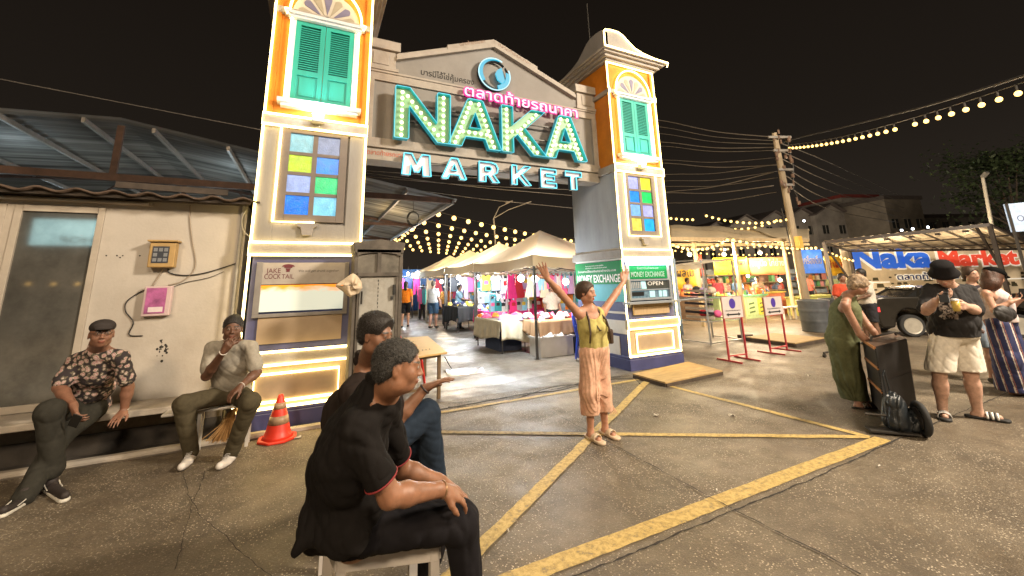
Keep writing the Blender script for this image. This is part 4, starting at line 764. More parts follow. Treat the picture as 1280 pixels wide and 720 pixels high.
rack((4.8, 19.0), (7.6, 19.0), 2.0, 'steel rail of clothes under the farthest tent', 'clothes under the farthest tent', ['light blue', 'pink', 'white', 'navy'], ['shirt', 'dress'], .36, 'on the rail under the farthest tent')
rack((2.8, 22.4), (5.2, 21.8), 2.1, 'steel rail at the far end of the lane', 'clothes at the far end of the lane', ['pink', 'hot pink', 'navy', 'light blue', 'teal'], ['shirt', 'trousers', 'dress'], .36, 'at the far end of the lane')
rack((4.5, 17.7), (4.7, 20.0), 1.55, 'low rail of pink shirts beside the third tent', 'pink clothes beside the third tent', ['pink', 'hot pink', 'teal'], ['shirt', 'trousers'], .30, 'beside the third tent')
for (a, b_, z, st, kk, pl, gl) in (((4.7, 11.15), (6.9, 11.15), 1.30, .16, ['shirt', 'vest'], 'on the lower back rail of the nearest tent', allc), ((5.3, 9.9), (6.8, 9.9), 1.9, .15, ['shirt', 'dress'], 'on the middle rail of the nearest tent', ['white', 'lilac', 'light blue', 'pink', 'navy', 'cream']), ((5.0, 12.9), (7.6, 12.9), 1.45, .20, ['shirt', 'vest'], 'on the lower rail of the second tent', ['light blue', 'white', 'teal', 'pink', 'lilac']), ((4.9, 16.2), (7.5, 16.2), 1.5, .25, ['shirt', 'dress'], 'on the lower rail of the third tent', ['light blue', 'pink', 'white', 'orange', 'navy']), ((7.4, 12.2), (7.4, 15), 1.95, .22, ['dress', 'shirt'], 'along the side of the second tent', allc)):
    rack(a, b_, z, 'steel rail with small clothes '+pl, 'small clothes '+pl, gl, kk, st, pl, sc=.62)
# tables with cloths and folded goods
def cloth_drop(g, x0, y0, x1, y1, z, drop, seed=0, rag=.06):
    r_ = random.Random(seed); C_ = [(x0, y0), (x1, y0), (x1, y1), (x0, y1)]; g.box((x0, y0, z), (x1, y1, z+.012))
    for k in range(4):
        a, b_ = C_[k], C_[(k+1) % 4]; L_ = math.dist(a, b_); nx, ny = (b_[1]-a[1])/L_, -(b_[0]-a[0])/L_; ph = r_.uniform(0, 6); dk = drop*r_.uniform(.85, 1.1)
        g.grid(lambda i, j: (a[0]+(b_[0]-a[0])*i+nx*(.004+j*.03+j*.022*math.sin(i*L_*16+ph)+j*.012*math.sin(i*L_*37)), a[1]+(b_[1]-a[1])*i+ny*(.004+j*.03+j*.022*math.sin(i*L_*16+ph)+j*.012*math.sin(i*L_*37)), z+.010-j*(dk+rag*math.sin(i*5+ph))), 60, 8)
def table(x0, y0, x1, y1, z, lab, clothcol, drop, clab, seed, goods, gl, grp):
    T = thing('folding_table', lab, 'table', ((x0+x1)/2, (y0+y1)/2, 0)); g = MB(); g.box((x0, y0, z-.03), (x1, y1, z-.004)); g.build('table_top', M_steel, T)
    for x, y in ((x0+.04, y0+.04), (x1-.04, y0+.04), (x1-.04, y1-.04), (x0+.04, y1-.04)): g = MB(); g.cyl((x, y, 0), (x, y, z-.03), .014, 8); g.build('leg', M_pole, T)
    g = MB(); cloth_drop(g, x0-.02, y0-.02, x1+.02, y1+.02, z, drop, seed); o = single('tablecloth', g, mat('cloth %g' % clothcol[0], clothcol, .85, var=.1, scale=6), clab, 'tablecloth', smooth=True); md = o.modifiers.new('s', 'SOLIDIFY'); md.thickness = .004
    r_ = random.Random(seed)
    for k in range(goods):
        x = r_.uniform(x0+.08, x1-.08); y = r_.uniform(y0+.05, y1-.05); cn = r_.choice(gl); g = MB(); w_ = r_.uniform(.07, .14); zz = z+.014+r_.choice([0, 0, .05]); a = r_.uniform(0, PI)
        M = Matrix.Translation((x, y, zz)) @ Matrix.Rotation(a, 4, 'Z')
        g.grid(lambda i, j: M @ Vector((w_*(2*i-1)*(1-.15*abs(2*j-1)**3), w_*.8*(2*j-1), .075*(1-(2*i-1)**4)*(1-(2*j-1)**4)*(1+.35*math.sin(7*i+3*j+k)))), 8, 8)
        g.box((-w_*.9, -w_*.7, 0), (w_*.9, w_*.7, .01), M)
        single('folded_garment', g, mat('%s fabric' % cn, GC[cn], .85), '%s folded garment lying %s' % (cn, grp), 'garment', 'folded clothes '+grp, smooth=True)
table(4.62, 8.2, 6.3, 9.0, .74, 'near folding table with drooping tan cloth under the nearest tent', (.50, .30, .16), .30, 'tan cloth draped over the nearest stall table', 1, 46, ['white', 'red', 'white', 'light blue', 'red', 'cream', 'pink', 'lilac'], 'on the near table')
table(4.05, 8.95, 4.95, 10.6, .72, 'side table under a pale cream cloth at the lane edge of the nearest tent', (.58, .52, .38), .45, 'pale cream cloth hanging over the side table', 5, 34, ['white', 'cream', 'pink', 'white', 'orange', 'lilac'], 'on the side table')
table(4.7, 11.7, 7.4, 12.4, .80, 'table with a hot pink cloth between the first two tents', (.75, .04, .22), .38, 'hot pink cloth over the table between the tents', 8, 40, ['yellow', 'black', 'white', 'light blue', 'navy'], 'on the pink table')
table(4.55, 13.6, 5.5, 15.1, .85, 'table with a black cloth under the second tent', (.02, .02, .022), .55, 'black cloth hanging in folds under the second tent', 11, 26, ['yellow', 'black', 'white', 'navy'], 'on the black table')
# white crate of plastic on the ground, low shelf
CRT = thing('storage_crate', 'big translucent white plastic crate under the near table', 'crate', (4.95, 8.3, 0)); M_crt = mat('milky white plastic', (.62, .60, .56), .4, var=.05)
g = MB(); x0, y0, x1, y1 = 4.55, 8.02, 5.40, 8.52; z = .42
for a, b_ in (((x0, y0, .02), (x1, y0+.02, z)), ((x0, y1-.02, .02), (x1, y1, z)), ((x0, y0+.02, .02), (x0+.02, y1-.02, z)), ((x1-.02, y0+.02, .02), (x1, y1-.02, z)), ((x0, y0, 0), (x1, y1, .02))): g.box(a, b_)
g.build('body', M_crt, CRT); g = MB(); g.box((x0-.025, y0-.025, z-.04), (x1+.025, y0-.001, z+.005)).box((x0-.025, y1+.001, z-.04), (x1+.025, y1+.025, z+.005)).box((x0-.025, y0-.001, z-.04), (x0-.001, y1+.001, z+.005)).box((x1+.001, y0-.001, z-.04), (x1+.025, y1+.001, z+.005)); g.build('rim', M_crt, CRT)
g = MB(); r_ = random.Random(5); g.grid(lambda i, j: (x0+.05+(x1-x0-.1)*i, y0+.05+(y1-y0-.1)*j, .40+.12*math.sin(PI*i)*math.sin(PI*j)+.03*math.sin(17*i+9*j)+.02*math.sin(31*i-23*j)), 24, 16); single('plastic_bag', g, mat('crumpled white plastic', (.6, .62, .64), .3, var=.15, scale=20), 'crumpled white plastic bag filling the translucent crate', 'bag', smooth=True)
g = MB(); g.box((5.5, 8.1, .0), (6.3, 8.7, .40)); single('dark_carton', g, mat('dark blue carton', (.03, .04, .08), .7), 'dark carton standing right of the translucent crate', 'box', bevel=.01)
g = MB(); g.box((4.15, 9.3, .0), (4.75, 10.2, .36)); single('dark_carton', g, mat('dark blue carton', (0, 0, 0)), 'dark carton under the side table', 'box', bevel=.01)
# blue plastic chair behind the woman
def plastic_chair(name, loc, rz, label, col, mname):
    T = thing(name, label, 'chair', loc, rz); M = wmx(T); m = mat(mname, col, .35, var=.05)
    def P(x, y, z): return M @ Vector((x, y, z))
    g = MB(); g.grid(lambda i, j: P(-.22+.44*i, -.21+.42*j, .44-.02*math.sin(PI*i)*math.sin(PI*j)), 8, 8); o = g.build('seat', m, T, smooth=True); md = o.modifiers.new('s', 'SOLIDIFY'); md.thickness = .02
    for sx_, sy in ((-1, -1), (1, -1), (1, 1), (-1, 1)): g = MB(); g.tube([P(sx_*.20, sy*.19, .44), P(sx_*.25, sy*.25, 0)], .028, 6, r1=.020); g.build('leg', m, T)
    g = MB(); g.tube([P(-.21, .20, .44), P(-.22, .25, .68), P(-.15, .28, .86), P(0, .29, .90), P(.15, .28, .86), P(.22, .25, .68), P(.21, .20, .44)], .024, 8)
    for x in (-.10, 0, .10): g.bar(P(x, .205, .44), P(x, .285, .88), .05, .012)
    g.build('backrest', m, T)
    g = MB()
    for s_ in (-1, 1): g.tube([P(s_*.22, .25, .66), P(s_*.25, 0, .65), P(s_*.24, -.19, .62), P(s_*.22, -.2, .44)], .02, 6)
    g.build('armrest', m, T); return T
plastic_chair('plastic_chair', (5.45, 7.55, 0), .9, 'blue plastic armchair behind the woman with raised arms', (.015, .05, .42), 'blue chair plastic')
plastic_chair('plastic_chair', (1.42, 7.0, 0), 2.2, 'red plastic chair behind the folding table by the tall cabinet', (.6, .03, .02), 'red chair plastic')
plastic_chair('plastic_chair', (5.0, 12.0, 0), .3, 'hot pink plastic chair under the pink table', (.7, .03, .15), 'pink chair plastic')
g = MB(); g.box((4.95, 7.0, 0), (5.25, 7.3, .05)); single('wooden_block', g, mat('grey timber', (.2, .17, .14), .8), 'low block of timber at the foot of the right tower', 'block', bevel=.005)
# ------------------------------------------------------------------ festoon strings
def festoon(a, b_, n, sag, lab, r=.055, drop=.10, skip=(), wire=.008, mb=None):
    a, b_ = Vector(a), Vector(b_); T = thing('festoon_string', lab, 'string lights', tuple((a+b_)/2), group='strings of warm bulbs'); pts = [a+(b_-a)*(k/(4*n)) - Vector((0, 0, sag*4*(k/(4*n))*(1-k/(4*n)))) for k in range(4*n+1)]
    g = MB(); g.tube(pts, wire, 4); g.build('wire', mat('black cable', (0, 0, 0)), T)
    for k in range(n):
        if k in skip: continue
        p = pts[4*k+2]-Vector((0, 0, drop)); q = MB(); q.sph(p, r, 8, 6); me_o = q.build('bulb', mb or M_wb, T, smooth=True)
        if k == 0: s_ = MB()
        s_ = MB(); s_.cyl(p+Vector((0, 0, r*.8)), pts[4*k+2], .014, 5); s_.build('socket', mat('black cable', (0, 0, 0)), me_o)
    return T
ord_ = ['nearest', 'second', 'third', 'fourth', 'fifth', 'sixth', 'seventh']
for k in range(7):
    y0 = 15.4+2.35*k; n = 19+k; L_ = (n)*.92
    festoon((4.0, y0, 4.5), (4.0+L_*.87, y0+L_*.50, 4.40), n, .22, 'warm bulb string over the tents, %s row from the gate' % ord_[k], r=.10)
festoon((3.95, 15.4, 4.45), (4.2, 32, 4.4), 22, .35, 'warm bulb string running along the left edge of the lane', r=.055)
festoon((2.9, 12.3, 3.75), (3.95, 15.4, 4.45), 4, .05, 'short bulb string under the tip of the steel roof', r=.05)
for x, y, z, p_ in ((5.5, 14.2, 3.9, 150), (6, 18, 4.2, 170), (6.2, 22, 4.2, 170), (9.5, 17, 4.2, 160), (11, 22, 4.2, 160), (2.0, 12.5, 2.9, 45), (5.4, 11.8, 3.6, 60)): lamp('festoon_and_fill_light', (x, y, z), p_, (1., .70, .34), .5)  # bulb glow; the one under the roof tip is added to warm its underside
# ------------------------------------------------------------------ right hand side of the lot
def xyz(p, z): return Vector((p.x, p.y, z))
M_wood = mat('weathered plywood', (.42, .28, .12), .75, var=.2, scale=3, stretch=(1, 5, 1), dirt=.35, dirtcol=(.2, .13, .07))
M_dwood = mat('dark timber edge', (.07, .05, .035), .8, var=.3)
def deck(cs, z, name, label):
    P = [G(u, v, z) for u, v in cs]; T = thing(name, label, 'platform', xyz(sum(P, Vector())/4, 0)); g = MB()
    g.add([xyz(p, z-.02) for p in P]+[xyz(p, z) for p in P], [(0, 1, 2, 3), (7, 6, 5, 4), (0, 4, 5, 1), (1, 5, 6, 2), (2, 6, 7, 3), (3, 7, 4, 0)]); g.build('top_board', M_wood, T)
    c = sum(P, Vector())/4; g = MB(); Q = [c+(p-c)*.985 for p in P]
    for k in range(4): g.bar(xyz(Q[k], (z-.02)/2), xyz(Q[(k+1) % 4], (z-.02)/2), .04, z-.022)
    g.build('side_frame', M_dwood, T); return T
deck([(791, 467), (832, 478), (903, 463), (860, 452)], .07, 'wooden_platform', 'low plywood step lying in front of the money exchange counter')
deck([(932, 421), (994, 429), (1031, 422), (968, 416)], .10, 'wooden_platform', 'low plywood platform lying behind the red legged sign stands')
g = MB(); p = G(932, 424); g.box((p.x-.18, p.y-.1, 0), (p.x+.18, p.y+.1, .12)); single('timber_block', g, M_dwood, 'dark block of timber beside the far plywood platform', 'block', bevel=.01)
M_redp = mat('red painted steel', (.42, .04, .05), .45, .1, var=.15); M_brd = mat('white sign board', (.55, .50, .48), .5, var=.07); M_pur2 = mat('purple print', (.07, .035, .30), .5, var=.05); M_blk = mat('black print', (.02, .02, .02), .6)
def sign_stand(a, b_, zt, zb, label):
    A, B_ = G(*a), G(*b_); T = thing('sign_stand', label, 'sign stand', xyz((A+B_)/2, 0), group='red legged parking signs'); d = (B_-A).normalized(); nn = Vector((-d.y, d.x, 0)); 
    if nn.y > 0: nn = -nn
    for q in (A, B_):
        g = MB(); g.bar(xyz(q, .03), xyz(q, zt), .028); g.build('leg', M_redp, T); g = MB(); g.bar(xyz(q+nn*.28, .015), xyz(q-nn*.28, .015), .028); g.build('foot', M_redp, T)
    g = MB(); g.bar(xyz(A, .10), xyz(B_, .10), .024); g.build('crossbar', M_redp, T)
    O = xyz(A-d*.04+nn*.03, zb); w_ = (B_-A).length+.08; h = zt-zb+.03
    g = MB(); g.prism([(0, 0), (w_, 0), (w_, h), (0, h)], -nn*.012, O, d); bd = g.build('board', M_brd, T, bevel=.003)
    O2 = O+nn*.002; g = MB()
    for q in ((0, 0, w_, .008), (0, h-.008, w_, h), (0, 0, .008, h), (w_-.008, 0, w_, h)): g.prism([(q[0], q[1]), (q[2], q[1]), (q[2], q[3]), (q[0], q[3])], nn*.002, O2, d)
    g.build('border', M_redp, bd)
    g = MB(); g.prism([(w_/2+.088*math.cos(t), h*.66+.088*math.sin(t)*1.12) for t in [2*PI*k/28 for k in range(28)]], nn*.002, O2, d); g.build('purple_disc', M_pur2, bd)
    g = MB(); y = h*.17; g.prism([(w_*.14, y), (w_*.26, y+.035), (w_*.26, y+.014), (w_*.74, y+.014), (w_*.74, y+.035), (w_*.86, y), (w_*.74, y-.035), (w_*.74, y-.014), (w_*.26, y-.014), (w_*.26, y-.035)], nn*.002, O2, d); g.build('double_arrow', M_blk, bd)
    text('ห้ามจอดตลอดแนว', 'sign_text', M_blk, bd, O2+d*(w_*.14)+Vector((0, 0, h*.32)), d, (0, 0, 1), .026, w_*.72, .002)
sign_stand((911.7, 452), (933.8, 449), 1.20, .80, 'nearer parking sign with a purple disc on red legs, closer to the right tower')
sign_stand((963.7, 442), (984, 438), 1.14, .77, 'farther parking sign with a purple disc on red legs, beside the grey barrel')
# barrel bins
def barrel(p, r, h, lab, col, nm):
    g = MB(); pr = []
    for k in range(25): z = h*k/24; pr.append((r*(.90+.10*z/h)+(.012 if k % 8 == 0 else 0), z))
    pr += [(r*.96, h+.01), (r*.94, h-.1)]; g.lathe(pr, (p.x, p.y, 0), 28); single('barrel_bin', g, mat(nm, col, .55, var=.15, dirt=.3), lab, 'bin', smooth=True)
barrel(G(1022, 414), .40, .88, 'big dark grey plastic barrel in front of the leaning pole', (.09, .10, .11), 'grey barrel plastic')
barrel(G(1046, 408), .36, .86, 'second dark barrel half hidden behind the woman in green', (.05, .055, .06), 'dark barrel plastic')
# utility pole
base = G(1012, 402); top = W(968, 166, base.dot(FW)-CAMP.dot(FW)); PT = thing('utility_pole', 'tall leaning concrete power pole carrying many wires, right of the food stalls', 'power pole', base)
M_pol = mat('aged pole concrete', (.36, .29, .20), .85, var=.2, scale=2, stretch=(1, 1, .3), dirt=.5, dirtcol=(.16, .12, .08))
g = MB(); g.tube([base, base+(top-base)*.5, top], .155, 10, r1=.085); g.build('shaft', M_pol, PT)
P_ = lambda t: base+(top-base)*t
for t, w_ in ((.97, .8), (.90, .6), (.80, .5), (.72, .4)): g = MB(); g.bar(P_(t)-RT*w_*.5-Vector((0, .14, 0)), P_(t)+RT*w_*.5-Vector((0, .14, 0)), .06, .08); g.build('crossarm', mat('grey crossarm', (.2, .18, .16), .6, var=.2), PT)
r_ = random.Random(3)
for k in range(26): g = MB(); q = P_(r_.uniform(.60, 1.0))+RT*r_.uniform(-.28, .3)-Vector((0, .16, 0)); g.cyl(q, q+Vector((0, 0, r_.uniform(.08, .18))), r_.uniform(.03, .06), 8); g.build('insulator', mat('brown insulators', (.16, .10, .07), .4, var=.3), PT)
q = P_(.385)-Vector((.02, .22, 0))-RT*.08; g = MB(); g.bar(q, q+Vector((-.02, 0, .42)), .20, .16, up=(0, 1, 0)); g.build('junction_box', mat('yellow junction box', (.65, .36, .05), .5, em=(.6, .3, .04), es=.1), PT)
g = MB(); g.tube([P_(.99)+RT*.2, P_(.95)+RT*.42, P_(.82)+RT*.45, P_(.70)+RT*.30, P_(.66)+RT*.4], .018, 5); g.tube([P_(.60)-RT*.25, P_(.5)-RT*.2, P_(.40)-RT*.18], .02, 5); g.build('cable_drop', mat('black cable', (0, 0, 0)), PT)
wm = mat('grey wire', (.16, .14, .12), .6)
for k, (v0, v1, v2) in enumerate(((172, 152, 110), (176, 160, 120), (180, 168, 150), (184, 178, 160), (188, 183, 175), (197, 200, 190), (206, 204, 205), (214, 226, 215), (222, 233, 224), (232, 241, 232), (240, 254, 244), (205, 218, 250), (215, 240, 262))):
    a = W(972+r_.uniform(-5, 4), v0, 14.6); b_ = W(835, v1, 20); c = b_+(b_-a)*.5
    cable('overhead_wire', [a, (a+b_)/2-Vector((0, 0, .15)), b_, c], .013+.006*(k % 3 == 0), 'one of the bundled wires running from the leaning pole behind the gate', wm, 'wire', 8)
for o in bpy.data.objects:
    if o.get('label', '').startswith('one of the bundled wires'): o['group'] = 'wires from the leaning pole'
for k, v in enumerate((185, 195, 204, 213, 222, 232)):
    cable('overhead_wire', [W(976, v-6, 14.8), W(1045, v+22+k*2, 26), W(1130, v+62-k*3, 45)], .02, 'one of the faint wires running from the leaning pole to the houses', wm, 'wire', 6)
for o in bpy.data.objects:
    if o.get('label', '').startswith('one of the faint wires'): o['group'] = 'wires from the pole to the houses'
# bulb string from the pole towards the street, under its messenger cable
A, B_ = W(984, 181, 14.4), W(1310, 92, 5.2)
T = festoon(A, B_, 30, .18, 'long warm bulb string swinging from the pole top towards the street', r=.040, drop=.13, skip=(20,))
cable('messenger_cable', [W(974, 184, 14.5), W(984, 176, 14.4), W(1050, 160, 12), W(1160, 132, 8.6), W(1320, 82, 5.2)], .022, 'thick cable sagging above the long bulb string')
for (a, b_, n, sg, lab) in ((W(835, 271, 15), W(869, 273, 15), 5, .02, 'short bulb string emerging from behind the right tower'), (W(879, 267, 15), W(987, 272, 14.3), 14, .22, 'bulb string ending at the yellow box on the pole'),
    (W(838, 303, 13), W(912, 296, 12), 12, .25, 'bulb string swagged along the front of the food stalls'), (W(912, 297, 12), W(1022, 308, 15), 16, .12, 'bulb string between the food stalls and the pole'), (W(840, 306, 17), W(990, 297, 20), 18, .3, 'bulb string deep inside the food stall roof'),
    (W(915, 285, 17), W(975, 272, 15), 7, .12, 'bulb string sloping up above the food stall roof'), (W(1025, 309, 15), W(1068, 325, 17), 8, .05, 'bulb string beside the yellow banner'), (W(1070, 318, 20), W(1265, 318, 20), 30, .2, 'bulb string behind the big blue and red banner'), (W(840, 312, 22), W(1030, 310, 24), 26, .3, 'farthest bulb string over the food stalls')):
    festoon(a, b_, n, sg, lab, r=.045, drop=.05)
# ------------------------------------------------------------------ food stalls
M_lw = mat('pale timber post', (.50, .38, .22), .7, var=.15, scale=6, stretch=(1, 1, .2))
FS = thing('stall_canopy', 'long beige canopy on pale posts over the food stalls', 'canopy', G(900, 400))
Pf = [W(838, 303, 12.5), W(1012, 300, 15.5), W(1012, 288, 21), W(838, 283, 20)]
g = MB(); g.grid(lambda i, j: (Pf[0]*(1-i)*(1-j)+Pf[1]*i*(1-j)+Pf[2]*i*j+Pf[3]*(1-i)*j)+Vector((0, 0, .06*math.sin(i*25)*.5+.25*math.sin(PI*j))), 60, 8); o = g.build('roof_sheet', mat('beige canopy sheet', (.55, .45, .30), .7, var=.1), FS, smooth=True); md = o.modifiers.new('s', 'SOLIDIFY'); md.thickness = .01
for (a, c) in (((869, 300), (880, 408)), ((914, 297), (931, 404)), ((905, 300), (912, 385)), ((984, 298), (994, 398))):
    b0 = G(*c); t = (b0-CAMP).dot(FW); tp = W(a[0], a[1], t); g = MB(); g.bar(b0, (b0.x, b0.y, tp.z), .10, .10); g.build('post', M_lw, FS)
for t, z in ((12.4, 2.9), (17, 3.1)): a, b_ = W(838, 303, t), W(1010, 301, t+3); g = MB(); g.bar(xyz(a, z-.1), xyz(b_, z), .08, .12); g.build('beam', M_lw, FS)
# small display rack at the right tower
SR = thing('display_rack', 'thin steel rack with a beige awning and striped goods beside the right tower', 'rack', G(865, 425)); q0, q1 = G(889, 432), G(853, 427); dd = (q1-q0).normalized(); nn = Vector((-dd.y, dd.x, 0)); nn = nn if nn.y > 0 else -nn
for q in (q0, q1, q0+nn*1.2, q1+nn*1.2): g = MB(); g.bar(xyz(q, 0), xyz(q, 2.05), .03); g.build('leg', M_steel, SR)
g = MB()
for z in (.05, .55, 1.1, 2.05): g.bar(xyz(q0, z), xyz(q1, z), .025); g.bar(xyz(q0+nn*1.2, z), xyz(q1+nn*1.2, z), .025); g.bar(xyz(q0, z), xyz(q0+nn*1.2, z), .025)
g.build('rails', M_steel, SR)
g = MB(); g.grid(lambda i, j: xyz(q0-dd*.1+(q1-q0+dd*.1)*i-nn*.12+nn*1.4*min(1, j*2)*(j > .3) , 2.08-.26*(1-min(1, j*2))+.02*math.sin(i*22)), 20, 4); g.build('awning', M_canv, SR)
for k in range(7):
    z = .62+.11*k; g = MB(); g.bar(xyz(q0+nn*.25, z), xyz(q1+nn*.25, z+.02*(k % 2)), .02, .06); single('striped_strap', g, mat('strap %d' % (k % 2), (.03, .02, .03) if k % 2 else (.6, .5, .42), .7), 'dark and pale strap goods hanging across the thin steel rack', 'strap', 'straps on the display rack')
for k, (dx, z, cn) in enumerate(((.2, .6, 'pink'), (.45, .62, 'grey'), (.7, .6, 'red'), (.3, 1.18, 'cream'), (.6, 1.17, 'lilac'), (.85, 1.2, 'black'))):
    g = MB(); p = q0+(q1-q0)*dx+nn*.6; g.sph((p.x, p.y, z+.1), .12, 10, 7, (1, .8, .8)); single('soft_bag', g, mat('%s fabric' % cn, GC[cn]), '%s bundle on the thin steel rack by the tower' % cn, 'bundle', 'bundles on the display rack', smooth=True)
def counter(uL, vL, uR, vR, h, dep, name, lab, mt, mtop, cat='counter'):
    A, B_ = G(uL, vL), G(uR, vR); d = (B_-A).normalized(); nn = Vector((-d.y, d.x, 0)); nn = nn if nn.y > 0 else -nn; T = thing(name, lab, cat, xyz((A+B_)/2, 0)); L_ = (B_-A).length
    g = MB(); g.prism([(0, 0), (L_, 0), (L_, h), (0, h)], nn*dep, A, d); g.build('body', mt, T); g = MB(); g.prism([(-.05, h+.001), (L_+.05, h+.001), (L_+.05, h+.05), (-.05, h+.05)], nn*(dep+.1), A-nn*.05, d); g.build('top', mtop, T); return T, A, d, nn, L_
M_yel = mat('yellow printed panel', (.62, .46, .06), .5, var=.3, scale=9); M_orn = mat('orange banner', (.65, .18, .06), .5, var=.25, scale=7); M_grn = mat('pale green panel', (.35, .45, .22), .5, var=.15)
C1, A, d, nn, L_ = counter(902, 402, 962, 396, .85, .9, 'food_counter', 'long food counter with yellow poster panels and a green top', M_grn, mat('green counter top', (.15, .42, .22), .5))
for k, (a, b_) in enumerate(((.25, .50), (.55, .74), (.78, .98))):
    g = MB(); g.prism([(L_*a, .12), (L_*b_, .12), (L_*b_, .76), (L_*a, .76)], -nn*.01, A-nn*.002, d); pn = g.build('poster_panel', M_yel if k != 1 else M_grn, C1)
    g = MB(); [g.prism([(L_*a+.1, z), (L_*b_-.1, z+.04), (L_*b_-.12, z+.10), (L_*a+.12, z+.06)], -nn*.003, A-nn*.013, d) for z in (.2, .36, .52)]; g.build('poster_print', mat('dark green print', (.06, .10, .03), .6), pn)
C2, A2, d2, nn2, L2 = counter(955, 396, 985, 392, .9, .8, 'food_counter', 'food counter with orange panels left of the leaning pole', M_orn, M_yel)
C3, A3, d3, nn3, L3 = counter(876, 402, 903, 399, .85, 1.2, 'draped_table', 'table draped with brown cloth at the left end of the food stalls', mat('brown drape', (.22, .14, .09), .85, var=.2, scale=4), mat('mauve cloth', (.14, .10, .13), .85), 'table')
C4, A4, d4, nn4, L4 = counter(1002, 395, 1042, 390, .7, .5, 'low_counter', 'low yellow green counter behind the grey barrel', mat('lime panel', (.45, .45, .12), .6), mat('lime panel', (0, 0, 0)))
# white bench
WB = thing('white_bench', 'small white bench in front of the food counters', 'bench', G(990, 398)); A = G(981, 400); B_ = G(1003, 398); g = MB(); g.bar(xyz(A, .45), xyz(B_, .45), .3, .04); g.build('seat', M_white, WB)
for q in (A, A+(B_-A)*.33, A+(B_-A)*.66, B_): g = MB(); g.bar(xyz(q, 0), xyz(q, .43), .04); g.build('leg', M_white, WB)
# banners over the stalls
def banner(u0, v0, u1, v1, t, m, lab, words, mw, tz=0, h2=None):
    a, b_, c = W(u0, v1, t), W(u1, v1, t+tz), W(u0, v0, t); d = (b_-a); d.z = 0; L_ = d.length; d.normalize(); h = c.z-a.z; nn = Vector((d.y, -d.x, 0)); T = thing('banner', lab, 'banner', a); g = MB(); g.grid(lambda i, j: a+d*L_*i+Vector((0, 0, h*j))+nn*.02*math.sin(i*9+j*3), 20, 4); o = g.build('cloth', m, T, smooth=True); md = o.modifiers.new('s', 'SOLIDIFY'); md.thickness = .006
    for w_, ux, uz, hh, ww in words: text(w_, 'banner_text', mw, T, a+d*L_*ux+Vector((0, 0, h*uz))+nn*.035, d, (0, 0, 1), h*hh, L_*ww, .006, bold=.01)
    return T
M_blt = mat('dark banner print', (.05, .03, .02), .6)
banner(893, 322, 937, 344, 15.5, mat('yellow banner', (.75, .45, .02), .5, em=(.8, .45, .02), es=.03, var=.15), 'yellow banner with dark Thai lettering over the food counter', [('อาหารทะเลเผา', .05, .55, .3, .85), ('สดทุกวัน', .1, .12, .26, .6)], M_blt)
banner(938, 322, 988, 344, 15.8, mat('orange banner lit', (.70, .20, .08), .5, em=(.8, .22, .08), es=.03, var=.15), 'orange banner with pale lettering left of the leaning pole', [('หมูปิ้ง ไก่ย่าง', .08, .5, .34, .8)], M_canv)
banner(1002, 312, 1032, 342, 17, mat('blue lit board', (.05, .18, .6), .5, em=(.1, .25, .8), es=.35, var=.3, scale=5), 'blue lit board right of the leaning pole', [('เครื่องดื่ม', .1, .4, .3, .8)], M_canv)
banner(1034, 320, 1066, 345, 17.5, mat('yellow banner', (0, 0, 0)), 'yellow banner left of the big blue and red lettering', [('น้ำผลไม้', .1, .4, .35, .8)], mat('red print', (.5, .05, .02), .6))
banner(872, 318, 880, 345, 16, mat('red flag', (.6, .06, .03), .5), 'narrow red flag hanging among the food stalls', [], M_blt)
banner(845, 330, 872, 362, 18, mat('yellow banner', (0, 0, 0)), 'yellow board deep behind the thin steel rack', [('ผลไม้', .1, .5, .3, .8)], M_blt)
# goods heaped on the counters: boxes and trays
r_ = random.Random(21); tones = [(.7, .25, .08), (.75, .5, .1), (.65, .1, .06), (.6, .5, .35), (.15, .4, .15), (.7, .3, .3), (.5, .15, .1), (.75, .7, .6), (.2, .3, .5)]
def goods(A, d, nn, L_, z, n, lab, grp, dep=.8, sz=(.06, .16)):
    for k in range(n):
        p = A+d*r_.uniform(.05, L_-.05)+nn*r_.uniform(.05, dep); w_ = r_.uniform(*sz); h = r_.uniform(*sz)*1.2; c = r_.randrange(len(tones)); M = Matrix.Translation((p.x, p.y, z)) @ Matrix.Rotation(r_.uniform(0, 3), 4, 'Z'); g = MB()
        if r_.random() < .5: g.lathe([(w_*.5, 0), (w_*.62, h*.25), (w_*.6, h*.6), (w_*.35, h*.8), (w_*.3, h)], (p.x, p.y, z), 12); kind = 'jar'
        else: g.box((-w_/2, -w_/2, 0), (w_/2, w_/2, h), M); g.box((-w_*.53, -w_*.53, h), (w_*.53, w_*.53, h+.012), M); kind = 'tub'
        single('food_'+kind, g, mat('goods tone %d' % c, tones[c], .5, var=.3, scale=18), 'small coloured %s standing %s' % (kind, lab), kind, grp, bevel=.004)
goods(G(902, 402), d, nn, L_, .90, 26, 'on the green topped food counter', 'goods on the green counter')
goods(A2, d2, nn2, L2, .95, 14, 'on the orange panelled counter', 'goods on the orange counter')
goods(A3, d3, nn3, L3, .90, 10, 'on the brown draped table', 'goods on the draped table', 1.1, (.12, .3))
